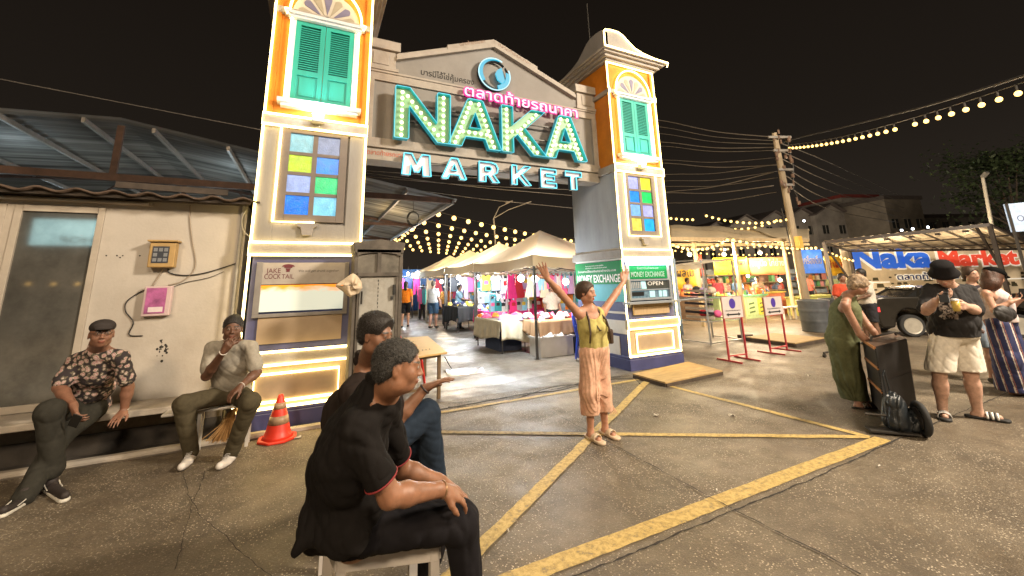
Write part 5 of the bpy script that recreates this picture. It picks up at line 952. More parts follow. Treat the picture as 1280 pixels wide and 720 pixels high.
# second row of stalls further back, with shelves full of goods
for k, (u0, v0, u1, t, lab) in enumerate(((842, 0, 888, 19, 'left'), (889, 0, 935, 19.5, 'middle'), (936, 0, 985, 20, 'right'), (1000, 0, 1064, 24, 'far'))):
    A = W(u0, 380, t); B_ = W(u1, 380, t+.5); A.z = B_.z = 0; dd_ = (B_-A).normalized(); n2 = Vector((-dd_.y, dd_.x, 0)); n2 = n2 if n2.y > 0 else -n2; LL = (B_-A).length
    T = thing('stall_shelving', 'tall %s shelf unit crammed with colourful goods behind the food counters' % lab, 'shelving', xyz((A+B_)/2, 0)); g = MB()
    g.prism([(0, 0), (LL, 0), (LL, 2.0), (0, 2.0)], n2*.05, A+n2*.5, dd_); g.build('back', mat('shelf back %d' % k, [(.5, .38, .2), (.3, .35, .4), (.5, .3, .2), (.35, .4, .45)][k], .7, var=.4, scale=3), T)
    for z in (.5, .9, 1.3, 1.7): g = MB(); g.prism([(0, z), (LL, z), (LL, z+.03), (0, z+.03)], n2*.5, A, dd_); g.build('shelf', M_lw, T)
    for z in (.93, 1.33): goods(A, dd_, n2, LL, z+.005, 9, 'on the %s stall shelving' % lab, 'goods on the %s shelving' % lab, .45, (.14, .3))
# warm lamps in the food area
for k, (u, v, t, p_) in enumerate(((862, 318, 13.5, 90), (905, 318, 15, 110), (950, 316, 15.5, 110), (975, 350, 15, 40), (1020, 320, 18, 70), (1100, 318, 19, 110), (1200, 316, 19, 110), (897, 332, 18, 60), (935, 345, 18, 50))):
    stall_lamp(W(u, v, t), 'bare warm bulb glowing over the food stalls', True, p_*1.7, .07)
# ------------------------------------------------------------------ frame canopy and the big banner
MF = thing('steel_frame_shelter', 'open dark steel shelter frame with translucent sheets in front of the big banner', 'shelter', W(1150, 400, 14.5)*1.0); M_dk = mat('dark shelter steel', (.045, .035, .03), .5, .3, var=.2)
fl, fr_, bl, br = W(1030, 303, 15), W(1237, 281, 12.5), W(1062, 314, 17), W(1300, 311, 15.5)
fl2 = W(1030, 303, 15)
g = MB(); g.bar(fl, fr_, .09, .10).bar(bl, br, .08).bar(fl, bl, .07).bar(fr_, br, .07)
for k in range(1, 8): t = k/8; g.bar(fl+(fr_-fl)*t, bl+(br-bl)*t, .04)
for k in range(1, 3): t = k/3; g.bar(fl+(bl-fl)*t-Vector((0, 0, .05)), fr_+(br-fr_)*t-Vector((0, 0, .05)), .05)
g.build('roof_frame', M_dk, MF)
for q, s_ in ((fl, 0), (fr_, 0), (bl, 0), (br, 0), (fl+(fr_-fl)*.5, 0)):
    if (q-fl-(fr_-fl)*.5).length < .01: continue
    g = MB(); g.bar(xyz(q, 0), q, .10); g.build('post', M_dk, MF)
g = MB(); a = fl+(fr_-fl)*.93; g.bar(a, a+Vector((.9, -.1, -1.5)), .06); g.bar(fl+Vector((0, 0, -.1)), xyz(fl, 1.2)-RT*0.9*0+RT*.0+Vector((.6, -.4, 0)), .05); g.build('brace', M_dk, MF)
g = MB(); up_ = Vector((0, 0, .06)); g.grid(lambda i, j: (fl*(1-i)*(1-j)+fr_*i*(1-j)+br*i*j+bl*(1-i)*j)+up_+Vector((0, 0, .02*math.sin(i*120))), 120, 4); ms_ = mat('stained translucent sheet', (.60, .50, .36), .6, var=.25, scale=2, dirt=.4, dirtcol=(.3, .22, .14)); translucent(ms_); g.build('roof_sheet', ms_, MF)
for k in range(6): 
    q = fl+(fr_-fl)*(.12+.15*k)-Vector((0, 0, .09)); g = MB(); g.box((q.x-.08, q.y-.05, q.z-.07), (q.x+.08, q.y+.05, q.z)); g.build('clamp', M_dk, MF)
a, b_ = W(1062, 343, 17), W(1290, 343, 17); dd = (b_-a); dd.z = 0; LB = dd.length; dd.normalize(); nn = Vector((dd.y, -dd.x, 0)); zb, zt = a.z, W(1062, 308, 17).z
NB = thing('market_banner', 'wide banner spelling Naka Market in big blue and red letters, behind the parked car', 'banner', xyz(a, zb)); g = MB(); g.prism([(-.2, -.95), (LB, -.95), (LB, zt-zb), (-.2, zt-zb)], -nn*.03, xyz(a, zb), dd); g.build('panel', mat('cream banner panel', (.60, .50, .36), .6, var=.15, scale=2, em=(.5, .4, .25), es=.02), NB)
M_blue = mat('bright blue lettering', (.03, .12, .55), .4, em=(.03, .12, .6), es=.3, var=.05); M_rd = mat('bright red lettering', (.65, .07, .04), .4, em=(.6, .06, .03), es=.3, var=.05); M_ol = mat('white letter outline', (.8, .78, .72), .5, em=(.8, .75, .65), es=.2)
H_ = zt-zb
def bt(s, u, v, u2, h, m, off=0, bold=.05): 
    o = W(u, v, 17-.3); e = W(u2, v, 17-.3); return text(s, 'banner_text', m, NB, xyz(a, W(u, v, 17).z)+dd*((W(u, v, 17)-a).dot(dd))+nn*(.01+off), dd, (0, 0, 1), h, (W(u2, v, 17)-W(u, v, 17)).dot(dd), .012, bold=bold)
bt('Naka', 1065, 336, 1170, .88, M_ol, 0, .075); bt('Naka', 1069, 335, 1168, .84, M_blue, .02, .045)
bt('Market', 1174, 333, 1279, .66, M_ol, 0, .075); bt('Market', 1177, 332, 1277, .62, M_rd, .02, .045)
bt('ตลาดท้ายรถนาคา', 1119, 350, 1218, .26, M_ol, .002, .08); bt('ตลาดท้ายรถนาคา', 1120, 350, 1217, .24, mat('navy lettering', (.02, .03, .15), .5), .02, .01)
g = MB(); g.prism([(.1, -.38), (LB*.21, -.38), (LB*.21, -.33), (.1, -.33)], nn*.01, xyz(a, zb)+nn*.01, dd); g.prism([(LB*.66, -.38), (LB*.98, -.38), (LB*.98, -.33), (LB*.66, -.33)], nn*.01, xyz(a, zb)+nn*.01, dd); g.build('rule_line', M_ol, NB)
g = MB(); r_ = random.Random(8)
for k in range(46): x = r_.uniform(.2, LB-.1); z = r_.uniform(-.75, -.08); s_ = r_.uniform(.05, .16); g.prism([(x, z), (x+s_*2, z), (x+s_*1.8, z+s_), (x+.2*s_, z+s_)], nn*.006, xyz(a, zb)+nn*.002, dd)
g.build('printed_pattern', mat('dark printed pattern', (.07, .06, .03), .6, var=.5, scale=6), NB)
# low wall behind the car
# ------------------------------------------------------------------ parked car
def car(loc, rz, label):
    T = thing('parked_car', label, 'car', loc, rz); M = wmx(T) @ Matrix.Scale(.84, 4); mp_ = mat('dark metallic car paint', (.04, .036, .03), .2, .6, var=.1); mg = mat('car window glass', (.015, .015, .015), .08, var=0, spec=.8)
    P = lambda x, y, z: M @ Vector((x, y, z)); Wd = .87
    def arch(cx, n=14): return [(cx-.40*math.cos(PI*k/n), .30+.40*math.sin(PI*k/n)) for k in range(n+1)]
    prof = [(.05, .30)]+[(.12, .22), (.42, .22)]+arch(.86)+[(1.3, .22), (2.9, .22)]+arch(3.42)+[(3.9, .24), (4.35, .26), (4.42, .45), (4.38, .66), (4.15, .80), (3.5, .92), (3.2, .96), (1.0, 1.0), (.25, 1.0), (.06, .98), (.0, .85), (-.02, .55)]
    g = MB(); cs = [(-Wd, .0), (-Wd-.0, 0)]
    ys = [(-Wd+.05, .97), (-Wd, 1.0), (Wd, 1.0), (Wd-.05, .97)]
    ys = [-Wd, Wd]; g.prism([(p[0], p[1]) for p in prof], M.to_3x3() @ Vector((0, 2*Wd, 0)), P(0, -Wd, 0), M.to_3x3() @ Vector((1, 0, 0)))
    g.build('body', mp_, T, bevel=.05)
    lo = [(.55, .99), (1.25, 1.40), (1.9, 1.46), (2.45, 1.42), (3.3, .95)]
    g = MB(); vs = []; n = len(lo)
    for s_ in (-1, 1):
        for x, z in lo: vs.append(P(x, s_*(Wd-.04-.20*(z-.95)/.5), z))
    g.add(vs, [(0, 1, 2, 3, 4), (9, 8, 7, 6, 5)]+[(i, i+5, i+6, i+1) for i in range(4)]); g.build('cabin', mg, T, bevel=.03)
    g = MB()
    for s_ in (-1, 1):
        for p, q in (((.55, 1.0), (1.25, 1.41)), ((1.25, 1.41), (1.9, 1.47)), ((1.9, 1.47), (2.45, 1.43)), ((2.45, 1.43), (3.3, .96)), ((1.95, .98), (1.9, 1.46)), ((1.15, .99), (1.3, 1.38))):
            f_ = lambda x, z: P(x, s_*(Wd-.03-.20*(z-.95)/.5), z); g.bar(f_(*p), f_(*q), .05, .04)
    g.bar(P(1.25, -.6, 1.43), P(1.25, .6, 1.43), .12, .05); g.add([P(1.25, -.68, 1.43), P(2.45, -.68, 1.45), P(2.45, .68, 1.45), P(1.25, .68, 1.43), P(1.9, -.66, 1.485), P(1.9, .66, 1.485)], [(0, 4, 5, 3), (4, 1, 2, 5)]); g.build('roof', mp_, T)
    g = MB(); g.box((-.02, -.72, 1.12), (.20, .72, 1.15), M); g.box((.08, -.6, .99), (.14, -.55, 1.12), M); g.box((.08, .55, .99), (.14, .6, 1.12), M); g.build('spoiler', mp_, T, bevel=.01)
    for s_ in (-1, 1):
        g = MB(); g.box((-.03, s_*.55, .74), (.10, s_*(Wd+.006), .88), M); g.build('tail_light', mat('red tail light', (.4, .02, .02), .2, em=(1, .05, .05), es=1.2), T)
        g = MB(); g.box((4.15, s_*.5, .60), (4.41, s_*(Wd+.004), .72), M); g.build('headlight', mat('clear headlight', (.5, .5, .5), .1), T)
    g = MB(); g.box((-.04, -.85, .36), (.06, .85, .56), M); g.build('rear_bumper', mp_, T, bevel=.02)
    for x in (.86, 3.42):
        for s_ in (-1, 1):
            c = P(x, s_*(Wd-.09), .325); ax = M.to_3x3() @ Vector((0, 1, 0)); R3 = Matrix(((M[0][0], 0, M[0][1]), (M[1][0], 0, M[1][1]), (0, 1, 0)))
            R3 = Matrix.Rotation(math.atan2(M[1][0], M[0][0]), 3, 'Z') @ Matrix.Rotation(-PI/2, 3, 'X')
            g = MB(); g.lathe([(.17, -.08), (.255, -.085), (.273, -.06), (.273, .06), (.255, .085), (.17, .08)], c, 28, R3); wh = g.build('wheel', mat('tyre rubber', (.02, .02, .02), .8), T, smooth=False)
            g = MB(); g.lathe([(.172, -.083), (.197, -.09), (.197, .09), (.172, .083)], c, 28, R3); o_ = ax*s_*.078
            for k in range(5):
                an = 2*PI*k/5
                for e_ in (-.22, 0, .22): g.bar(c+o_+(M.to_3x3() @ Vector((math.cos(an), 0, math.sin(an))))*.04, c+o_+(M.to_3x3() @ Vector((math.cos(an+e_), 0, math.sin(an+e_))))*.185, .036, .016)
            g.cyl(c+o_*.9, c+o_*1.15, .06, 12); g.build('rim', mat('silver rim', (.42, .39, .33), .4, .4), wh)
            g = MB(); g.cyl(c+o_*.2, c+o_*.5, .165, 20); g.build('brake_disc', mat('dark hub', (.03, .03, .03), .5), wh)
    g = MB(); g.box((2.55, -Wd-.16, .98), (2.70, -Wd+.0, 1.10), M); g.box((2.55, Wd, .98), (2.70, Wd+.16, 1.10), M); g.build('wing_mirror', mp_, T, bevel=.02)
    for x in (1.55, 2.35): g = MB(); g.box((x, -Wd-.012, .80), (x+.16, -Wd-.001, .83), M); g.build('door_handle', mat('silver rim', (0, 0, 0)), T)
wc = G(1142, 421); rz = math.atan2(RT.y, RT.x)-.26
M_ = Matrix.Rotation(rz, 4, 'Z'); off = M_ @ Vector((.72, -.66, 0)); car((wc.x-off.x, wc.y-off.y, 0), rz, 'dark car with a small rear spoiler parked before the big banner')
# trolley box with flight-case look, bag
def boxpt(u, v, t): return W(u, v, t)
FL = G(1110, 534); FRt = G(1150, 512); BL_ = G(1091, 511)
bx = bx_ = (FRt-FL)*.94; by = (BL_-FL)*.95; Hh = .80; FLp = FL; lean = (W(1096, 446, (FL-CAMP).dot(FW)-.04)-FL).normalized()
FB = thing('speaker_case', 'tall black speaker case with copper trims under the hands of the woman in green', 'speaker case', xyz(FL+bx/2+by/2, 0)); M_cs = mat('black ribbed case', (.012, .010, .01), .5, spec=.25, var=.2, scale=12, bump=.3, bscale=200); M_cop = mat('copper trim', (.55, .24, .09), .4, .2, var=.2)
g = MB(); g.prism([(0, 0), (bx.length, 0), (bx.length, Hh), (0, Hh)], by, FLp+Vector((0, 0, .08)), bx.normalized(), lean); g.build('body', M_cs, FB, bevel=.015)
g = MB(); e1, e2 = bx.normalized(), by.normalized(); O = FLp+Vector((0, 0, .08))
for z in (.30, .56, .785): g.bar(O+lean*z-e1*.004, O+lean*z+by-e1*.004, .014, .03)
g.build('copper_trim', M_cop, FB); g = MB()
for k in range(26): z = .05+k*.029; g.bar(O+lean*z-e1*.002-e2*.008, O+lean*z+e1*.03-e2*.008, .012, .016)
g.build('corner_ribs', mat('matt black ribs', (.012, .012, .012), .6), FB)
g = MB(); g.prism([(.03, .06), (bx.length-.03, .06), (bx.length-.03, .40), (.03, .40)], -e2*.012, O, e1, lean); g.prism([(.03, .44), (bx.length-.03, .44), (bx.length-.03, .78), (.03, .78)], -e2*.012, O, e1, lean); g.build('front_panel', mat('black mesh grille', (.014, .013, .013), .5, spec=.2, bump=.5, bscale=300), FB, bevel=.004)
g = MB(); g.prism([(0, 0), (bx.length, 0), (bx.length, .004), (0, .004)], by, O+lean*Hh, e1, lean); g.build('top_panel', mat('brown leather top', (.10, .06, .04), .5, var=.2), FB)
g = MB(); g.tube([O+lean*Hh+e1*.08+by*.5, O+lean*(Hh+.05)+e1*.12+by*.5, O+lean*(Hh+.05)+e1*(bx.length-.12)+by*.5, O+lean*Hh+e1*(bx.length-.08)+by*.5], .012, 8); g.build('carry_handle', M_dsteel, FB)
for q in (FL+e1*.05, FL+e1*(bx.length-.05), FL+e1*.05+by, FL+e1*(bx.length-.05)+by): g = MB(); g.cyl(xyz(q, .04)-e2*.015, xyz(q, .04)+e2*.015, .04, 12); g.build('caster', mat('tyre rubber', (0, 0, 0)), FB)
g = MB(); a = G(1031, 447); b_ = G(1062, 441); g.bar(xyz(a, .09), xyz(b_, .09), .03); g.cyl(xyz(a, .035)-Vector((0, .02, 0)), xyz(a, .035)+Vector((0, .02, 0)), .035, 10); g.bar(xyz(a, .03), xyz(a, .10), .025); single('cart_foot', g, M_dsteel, 'low black steel cart foot behind the woman in green', 'cart')
# ------------------------------------------------------------------ houses, trees and far things
def townhouse(u0, u1, vt, t, lab, wall, roof, gable=True):
    a, b_ = W(u0, 300, t), W(u1, 300, t+1); a.z = b_.z = 0; d = (b_-a); L_ = d.length; d.normalize(); nn = Vector((-d.y, d.x, 0)); nn = nn if nn.y > 0 else -nn; zt = W((u0+u1)/2, vt, t).z; ze = zt-L_*.30 if gable else zt
    T = thing('town_house', lab, 'house', (a+b_)/2); g = MB(); g.prism([(0, 0), (L_, 0), (L_, ze), (0, ze)], nn*8, a, d); g.build('wall', wall, T)
    if gable: g = MB(); g.prism([(-.3, ze), (L_/2, zt), (L_+.3, ze), (L_+.3, ze-.2), (L_/2, zt-.25), (-.3, ze-.2)], nn*9, a-nn*.5, d); g.build('roof', roof, T); g = MB(); g.prism([(0, ze), (L_, ze), (L_/2, zt-.25)], nn*.2, a, d); g.build('gable_wall', wall, T)
    else: g = MB(); g.prism([(-.2, ze), (L_+.2, ze), (L_+.2, ze+.5), (-.2, ze+.5)], nn*8.2, a-nn*.2, d); g.build('roof', roof, T)
    k = max(1, int(L_/2.0))
    for fl_ in range(int(ze/3.2)):
        for j in range(k):
            x = L_*(j+.5)/k; z = 1.2+fl_*3.2
            if z+1.4 < ze: g = MB(); g.prism([(x-.5, z), (x+.5, z), (x+.5, z+1.3), (x-.5, z+1.3)], nn*.05, a-nn*.051, d); w__ = g.build('window', mat('dark glass', (0, 0, 0)), T); g = MB(); [g.prism(q, nn*.06, a-nn*.09, d) for q in ([(x-.58, z-.08), (x+.58, z-.08), (x+.58, z), (x-.58, z)], [(x-.04, z), (x+.04, z), (x+.04, z+1.3), (x-.04, z+1.3)], [(x-.58, z+1.3), (x+.58, z+1.3), (x+.58, z+1.38), (x-.58, z+1.38)])]; g.build('window_frame', wall, w__)
hw = [mat('house wall %d' % k, c, .8, var=.25, scale=.4) for k, c in enumerate(((.30, .27, .24), (.34, .30, .26), (.40, .36, .32), (.28, .24, .19)))]; hr = [mat('house roof %d' % k, c, .8, var=.2, scale=.5) for k, c in enumerate(((.16, .13, .12), (.12, .10, .09), (.32, .06, .05)))]
for q in ((880, 915, 275, 62, 'far gabled house just right of the tower', 0, 0, 1), (915, 955, 266, 60, 'far gabled house second from the tower', 1, 1, 1), (955, 990, 261, 60, 'far gabled house behind the leaning pole', 0, 0, 1), (988, 1026, 257, 60, 'far gabled house right of the leaning pole', 1, 0, 1), (1024, 1066, 251, 60, 'far wide gabled house left of the red topped building', 2, 0, 1), (1062, 1108, 244, 63, 'far pale building with a red parapet', 2, 2, 0), (1116, 1162, 246, 55, 'far brown house with wide windows', 3, 1, 0), (1162, 1260, 270, 60, 'long low dark building at the far right', 0, 1, 0), (700, 790, 300, 60, 'far low building behind the tents', 0, 1, 0)):
    townhouse(q[0], q[1], q[2], q[3], q[4], hw[q[5]], hr[q[6]], q[7])
for k, (u, v) in enumerate(((1005, 276), (1127, 288), (1141, 286), (1160, 284), (906, 312), (1168, 318))):
    g = MB(); p = W(u, v, 40); g.sph(p, .10, 8, 6); single('distant_lamp', g, emis('distant white lamp', (.85, .93, 1.), 14), 'tiny white lamp far off in front of the houses', 'lamp', 'distant lamps before the houses')
M_leaf = mat('dark leaves', (.045, .07, .03), .6, var=.5, scale=1.2)
def tree(u, v, t, R, H_, lab, seed, n=3800):
    b0 = W(u, v, t); b0.z = 0; T = thing('leafy_tree', lab, 'tree', b0); r_ = random.Random(seed); g = MB(); g.tube([b0, b0+Vector((.1, 0, H_*.35)), b0+Vector((.2, .1, H_*.6))], .22, 8, r1=.1)
    cl = []
    for k in range(16):
        a = r_.uniform(0, 2*PI); rr = R*r_.uniform(.1, .8); z = H_*r_.uniform(.45, .92); c = b0+Vector((rr*math.cos(a), rr*math.sin(a), z)); cl.append((c, R*r_.uniform(.22, .42))); g.tube([b0+Vector((.1, 0, H_*r_.uniform(.3, .5))), c], .06, 5, r1=.02)
    g.build('trunk', mat('dark bark', (.08, .06, .045), .9), T); g = MB()
    for k in range(n):
        c, cr = r_.choice(cl); p = c+Vector((r_.gauss(0, cr*.5), r_.gauss(0, cr*.5), r_.gauss(0, cr*.4))); s_ = r_.uniform(.09, .2); u1 = Vector((r_.uniform(-1, 1), r_.uniform(-1, 1), r_.uniform(-.6, .6))).normalized(); u2 = u1.cross(Vector((r_.uniform(-1, 1), r_.uniform(-1, 1), 1))).normalized()
        g.add([p-u1*s_, p-u2*s_*.45, p+u1*s_, p+u2*s_*.45], [(0, 1, 2, 3)])
    g.build('crown', M_leaf, T)
tree(1272, 300, 24, 3.6, 9.6, 'dark leafy tree at the right edge behind the shelter', 3)
tree(1120, 300, 48, 2.5, 6.2, 'small dark tree before the far brown house', 5, 1800)
LP = thing('lamp_post', 'pale unlit lamp post leaning at the far right before the dark tree', 'lamp post', W(1243, 380, 19)); b0 = W(1243, 300, 19); t0 = W(1228, 220, 19); g = MB(); g.tube([(b0.x, b0.y, 0), b0, t0], .09, 8, r1=.06); g.build('post', mat('pale concrete post', (.45, .42, .36), .8), LP); g = MB(); g.bar(t0-Vector((0, 0, .05)), t0+Vector((-.1, -.2, .12)), .18, .10); g.build('lamp_head', M_steel, LP)
SG = thing('hanging_signboard', 'blue and white signboard at the right edge above the shelter', 'signboard', W(1280, 270, 10)); a = W(1264, 290, 10); b_ = W(1310, 293, 9.6); c = W(1264, 254, 10); d = (b_-a); d.z = 0; L_ = d.length; d.normalize(); h = c.z-a.z; nn = Vector((d.y, -d.x, 0))
g = MB(); g.prism([(0, 0), (L_, 0), (L_, h), (0, h)], -nn*.08, a, d); g.build('panel', mat('pale blue sign face', (.35, .45, .6), .4, em=(.3, .42, .6), es=.3, var=.3, scale=6), SG); g = MB(); g.bar(a+d*.05-Vector((0, 0, a.z)), a+d*.05+Vector((0, 0, h)), .05); g.build('post', M_dsteel, SG)
text('OPEN', 'sign_text', M_navy, SG, a+d*.15+Vector((0, 0, h*.35))+nn*.003, d, (0, 0, 1), h*.22, L_*.7, .003)
SL = thing('street_lamp', 'unlit double armed street lamp rising beyond the tents', 'street lamp', W(619, 380, 26)); p0 = W(619, 300, 26); p1 = W(617, 273, 26); g = MB(); g.tube([(p0.x, p0.y, 0), p0, p1], .05, 8); g.build('post', M_pur, SL)
for e_, m_ in (((641, 251), (624, 259)), ((664, 252), (636, 262))): g = MB(); g.tube([p1, W(m_[0], m_[1], 26), W(*e_, 26)], .028, 6); g.build('arm', M_pur, SL); g = MB(); g.bar(W(*e_, 26), W(e_[0]-9, e_[1]+3, 26), .16, .05); g.build('lamp_head', M_pur, SL)
# ------------------------------------------------------------------ things beside the men in front
CB = thing('tall_cabinet', 'tall weathered grey cabinet with arched top panes behind the two seated men', 'cabinet', (0, 0, 0))
cxl, cxr = WY(441, 430, 5.25), WY(503, 430, 5.25); Xa, Xb, Yc = .45, 1.03, 5.25
CB.matrix_basis = Matrix.Translation(((Xa+Xb)/2, Yc+.2, 0)); WM[CB.name] = CB.matrix_basis.copy()
M_cabd = mat('dark weathered cabinet frame', (.10, .085, .07), .7, var=.3, scale=6, dirt=.4, dirtcol=(.04, .03, .02)); M_cabp = mat('scuffed grey panel', (.34, .33, .30), .65, var=.15, scale=4, dirt=.7, dirtcol=(.15, .13, .10))
Zt = 2.13; yb = Yc+.42; g = MB(); g.box((Xa, Yc+.02, .08), (Xa+.045, yb, Zt-.06)).box((Xb-.045, Yc+.02, .08), (Xb, yb, Zt-.06)).box((Xa+.045, yb-.02, .08), (Xb-.045, yb, Zt-.06)).box((Xa+.045, Yc+.02, .08), (Xb-.045, yb-.02, .14)); g.prism([(0, -.07), (Xb-Xa, -.07), (Xb-Xa+.02, .06), ((Xb-Xa)*.5, .10), (-.02, .05)], (0, .44, 0), (Xa, Yc, Zt-.05)); g.build('body', M_cabd, CB, bevel=.006)
g = MB(); g.box((Xa+.05, Yc+.03, .16), (Xb-.05, Yc+.05, 1.72)); dr = g.build('door', M_cabp, CB); g = MB(); g.box((Xa+.05, Yc+.005, .16), (Xa+.08, Yc+.03, 1.72)).box((Xb-.08, Yc+.005, .16), (Xb-.05, Yc+.03, 1.72)); g.build('door_frame', M_cabd, dr)
g = MB(); g.box((Xa+.045, Yc+.0, 1.725), (Xb-.045, Yc+.04, 1.77)).box(((Xa+Xb)/2-.022, Yc+.0, 1.77), ((Xa+Xb)/2+.022, Yc+.04, 2.05)); g.prism([(-.26, .10), (-.26, .02), (-.2, .045), (-.1, .06), (0, .064), (.1, .06), (.2, .045), (.26, .02), (.26, .10)], (0, .04, 0), ((Xa+Xb)/2, Yc, 1.95)); g.build('pane_frame', M_cabd, CB)
g = MB(); g.box((Xa+.045, Yc+.03, 1.77), (Xb-.045, Yc+.045, 2.05)); g.build('upper_pane', mat('dull brown grey pane', (.16, .145, .12), .4, var=.35, scale=5), CB)
for k in range(2): g = MB(); g.cyl((Xa+.10, Yc-.01, .4+1.0*k), (Xa+.10, Yc-.01, .55+1.0*k), .012, 6); g.build('hinge', M_dsteel, CB)
g = MB(); g.box((Xb-.115, Yc-.03, 1.50), (Xb-.095, Yc+.03, 1.62)).box((Xb-.14, Yc+.0, 1.44), (Xb-.11, Yc+.026, 1.48)); g.build('handle', M_blk, CB)
g = MB(); [g.box(((Xa+Xb)/2-.004+.004*(k % 2), Yc+.026, 1.30+.045*k), ((Xa+Xb)/2+.006, Yc+.029, 1.325+.045*k)) for k in range(9)]; g.build('scratch', M_blk, dr)
g = MB()
for x, yv in ((Xa+.03, Yc+.05), (Xb-.03, Yc+.05), (Xa+.03, yb-.04), (Xb-.03, yb-.04)): g.box((x-.02, yv-.02, 0), (x+.02, yv+.02, .08))
g.build('feet', M_cabd, CB)
out_ = [WY(u, v, Yc-.10) for u, v in ((419, 357), (430, 349), (441, 341), (447, 344), (452, 352), (453, 360), (449, 367), (437, 372), (428, 364))]; cb_ = sum(out_, Vector())/9; g = MB()
def bagf(i, j):
    n_ = len(out_); t = (i % 1.0)*n_; k = int(t) % n_; e = out_[k]+(out_[(k+1) % n_]-out_[k])*(t-int(t)); side = 1 if j <= .5 else -1; r = (1-abs(2*j-1)) if True else 0; r = min(1., r*1.0); p = cb_+(e-cb_)*r
    return p+Vector((0, side*-.055*(1-r**3)*(1+.25*math.sin(9*i*PI+5*r))+.008*math.sin(22*i+7*r), .006*math.sin(14*r+9*i)))
g.grid(bagf, 72, 22)
single('cloth_bag', g, mat('cream cloth bag', (.58, .47, .34), .85, var=.15, scale=10, bump=.3, bscale=60), 'crumpled cream cloth bag hung at the top left of the tall cabinet', 'bag', smooth=True)
TB = thing('folding_table', 'pale plywood folding table between the tall cabinet and the wet concrete', 'table', G(520, 470, .66)); cs = [G(u, v, .66) for u, v in ((480, 424), (535, 420), (559, 440), (498, 449))]; g = MB()
g.add([xyz(p, .635) for p in cs]+[xyz(p, .66) for p in cs], [(0, 1, 2, 3), (7, 6, 5, 4), (0, 4, 5, 1), (1, 5, 6, 2), (2, 6, 7, 3), (3, 7, 4, 0)]); g.build('table_top', mat('pale plywood', (.58, .38, .15), .55, var=.12, scale=3, stretch=(1, 6, 1)), TB, bevel=.003)
c = sum(cs, Vector())/4
for p in cs: q = c+(p-c)*.78; g = MB(); g.bar(xyz(q, 0), xyz(q, .635), .045); g.build('leg', mat('brown table leg', (.16, .10, .05), .6, var=.2), TB)
g = MB(); q = [c+(p-c)*.78 for p in cs]; g.bar(xyz(q[2], .18), xyz(q[3], .18), .035); g.bar(xyz(q[2], .60), xyz(q[3], .60), .05); g.bar(xyz(q[1], .60), xyz(q[2], .60), .05); g.build('rail', mat('brown table leg', (0, 0, 0)), TB)
g = MB(); r_ = random.Random(12)
for k in range(7): p = cs[3]+(cs[2]-cs[3])*(.25+.08*k)+(cs[0]-cs[3])*.18; g.prism([(0, 0), (.012, 0), (.03, .10), (.02, .10)], (0, 0, .002), xyz(p, .661), (1, 0, 0), (0, 1, 0))
g.build('table_print', M_blk, TB)
g = MB(); g.grid(lambda i, j: G(555+45*i+6*j, 462+9*j-4*i, 0)+Vector((0, 0, .012+.03*abs(math.sin(9*i+5*j))*math.sin(PI*j))), 30, 8); single('plastic_sheet', g, mat('wet clear plastic', (.5, .52, .54), .15, var=.2, scale=20), 'crumpled clear plastic sheet on the wet concrete beside the folding table', 'plastic sheet', smooth=True)
cable('floor_cable', [G(556, 446, .3), G(566, 462), G(590, 478), G(600, 480)], .008, 'thin cable falling from the folding table to the plastic sheet')
cable('floor_cable', [G(545, 513), G(600, 503), G(660, 492), G(700, 488), G(745, 476), G(790, 474), G(800, 480)], .010, 'black cable lying along the ragged concrete edge')
cable('floor_cable', [G(560, 509), G(612, 507), G(650, 497), G(690, 484), G(730, 480)], .008, 'second black cable tangled at the ragged concrete edge')
for k, (u, v) in enumerate(((1098, 585), (636, 668), (599, 679), (896, 614), (655, 603))):
    p = G(u, v); a = k*1.3; g = MB(); g.cyl(p+Vector((0, 0, .016)), p+Vector((.03*math.cos(a), .03*math.sin(a), .016)), .0045, 6); single('cigarette_butt', g, M_white, 'cigarette butt lying on the asphalt', 'cigarette butt', 'cigarette butts on the asphalt')
# things across the street, mirrored in the glass doors
XS = thing('shop_lightbox', 'lit pale blue lightbox of the shop across the street', 'sign', (-9, -6, 3.2)); g = MB(); g.box((-8.2, -6.3, 3.2), (-6.4, -6.15, 4.05)); g.build('box', mat('lit lightbox face', (.3, .5, .55), .4, em=(.35, .62, .68), es=3.5), XS); g = MB(); g.bar((-8, -6.25, 0), (-8, -6.25, 3.2), .08).bar((-6.6, -6.25, 0), (-6.6, -6.25, 3.2), .08); g.build('post', M_steel, XS)
text('SHOP', 'sign_text', M_blk, XS, (-6.5, -6.14, 3.27), (-1, 0, 0), (0, 0, 1), .22, 1.0, .01)
festoon((-12, -4, 2.4), (0, -5, 2.2), 24, .3, 'bulb string across the street mirrored in the glass door', r=.05)
for k, (v0, v1) in enumerate(((214, 246), (219, 238), (226, 262), (212, 226))):
    cable('overhead_wire', [W(440, v0, 11), W(590, (v0+v1)/2+3, 12.5), W(735, v1, 14)], .010, 'one of the dark wires crossing the gap under the small lit letters', wm, 'wire', 8)['group'] = 'wires under the gate letters'
lamp('shelter_fill_light', tuple(W(1120, 322, 14.5)), 95, (1., .78, .5), .2); lamp('shelter_fill_light', tuple(W(1220, 322, 13.5)), 70, (1., .78, .5), .2)  # added lamps without fittings, lift the underside of the shelter sheet
p_ = W(1040, 330, 46); lamp('house_fill_light', (p_.x, p_.y, 9), 1000, (1., .85, .66), .5); p_ = W(930, 330, 44); lamp('house_fill_light', (p_.x, p_.y, 8), 800, (1., .85, .66), .5)  # added lamps without fittings, brighten the far house fronts
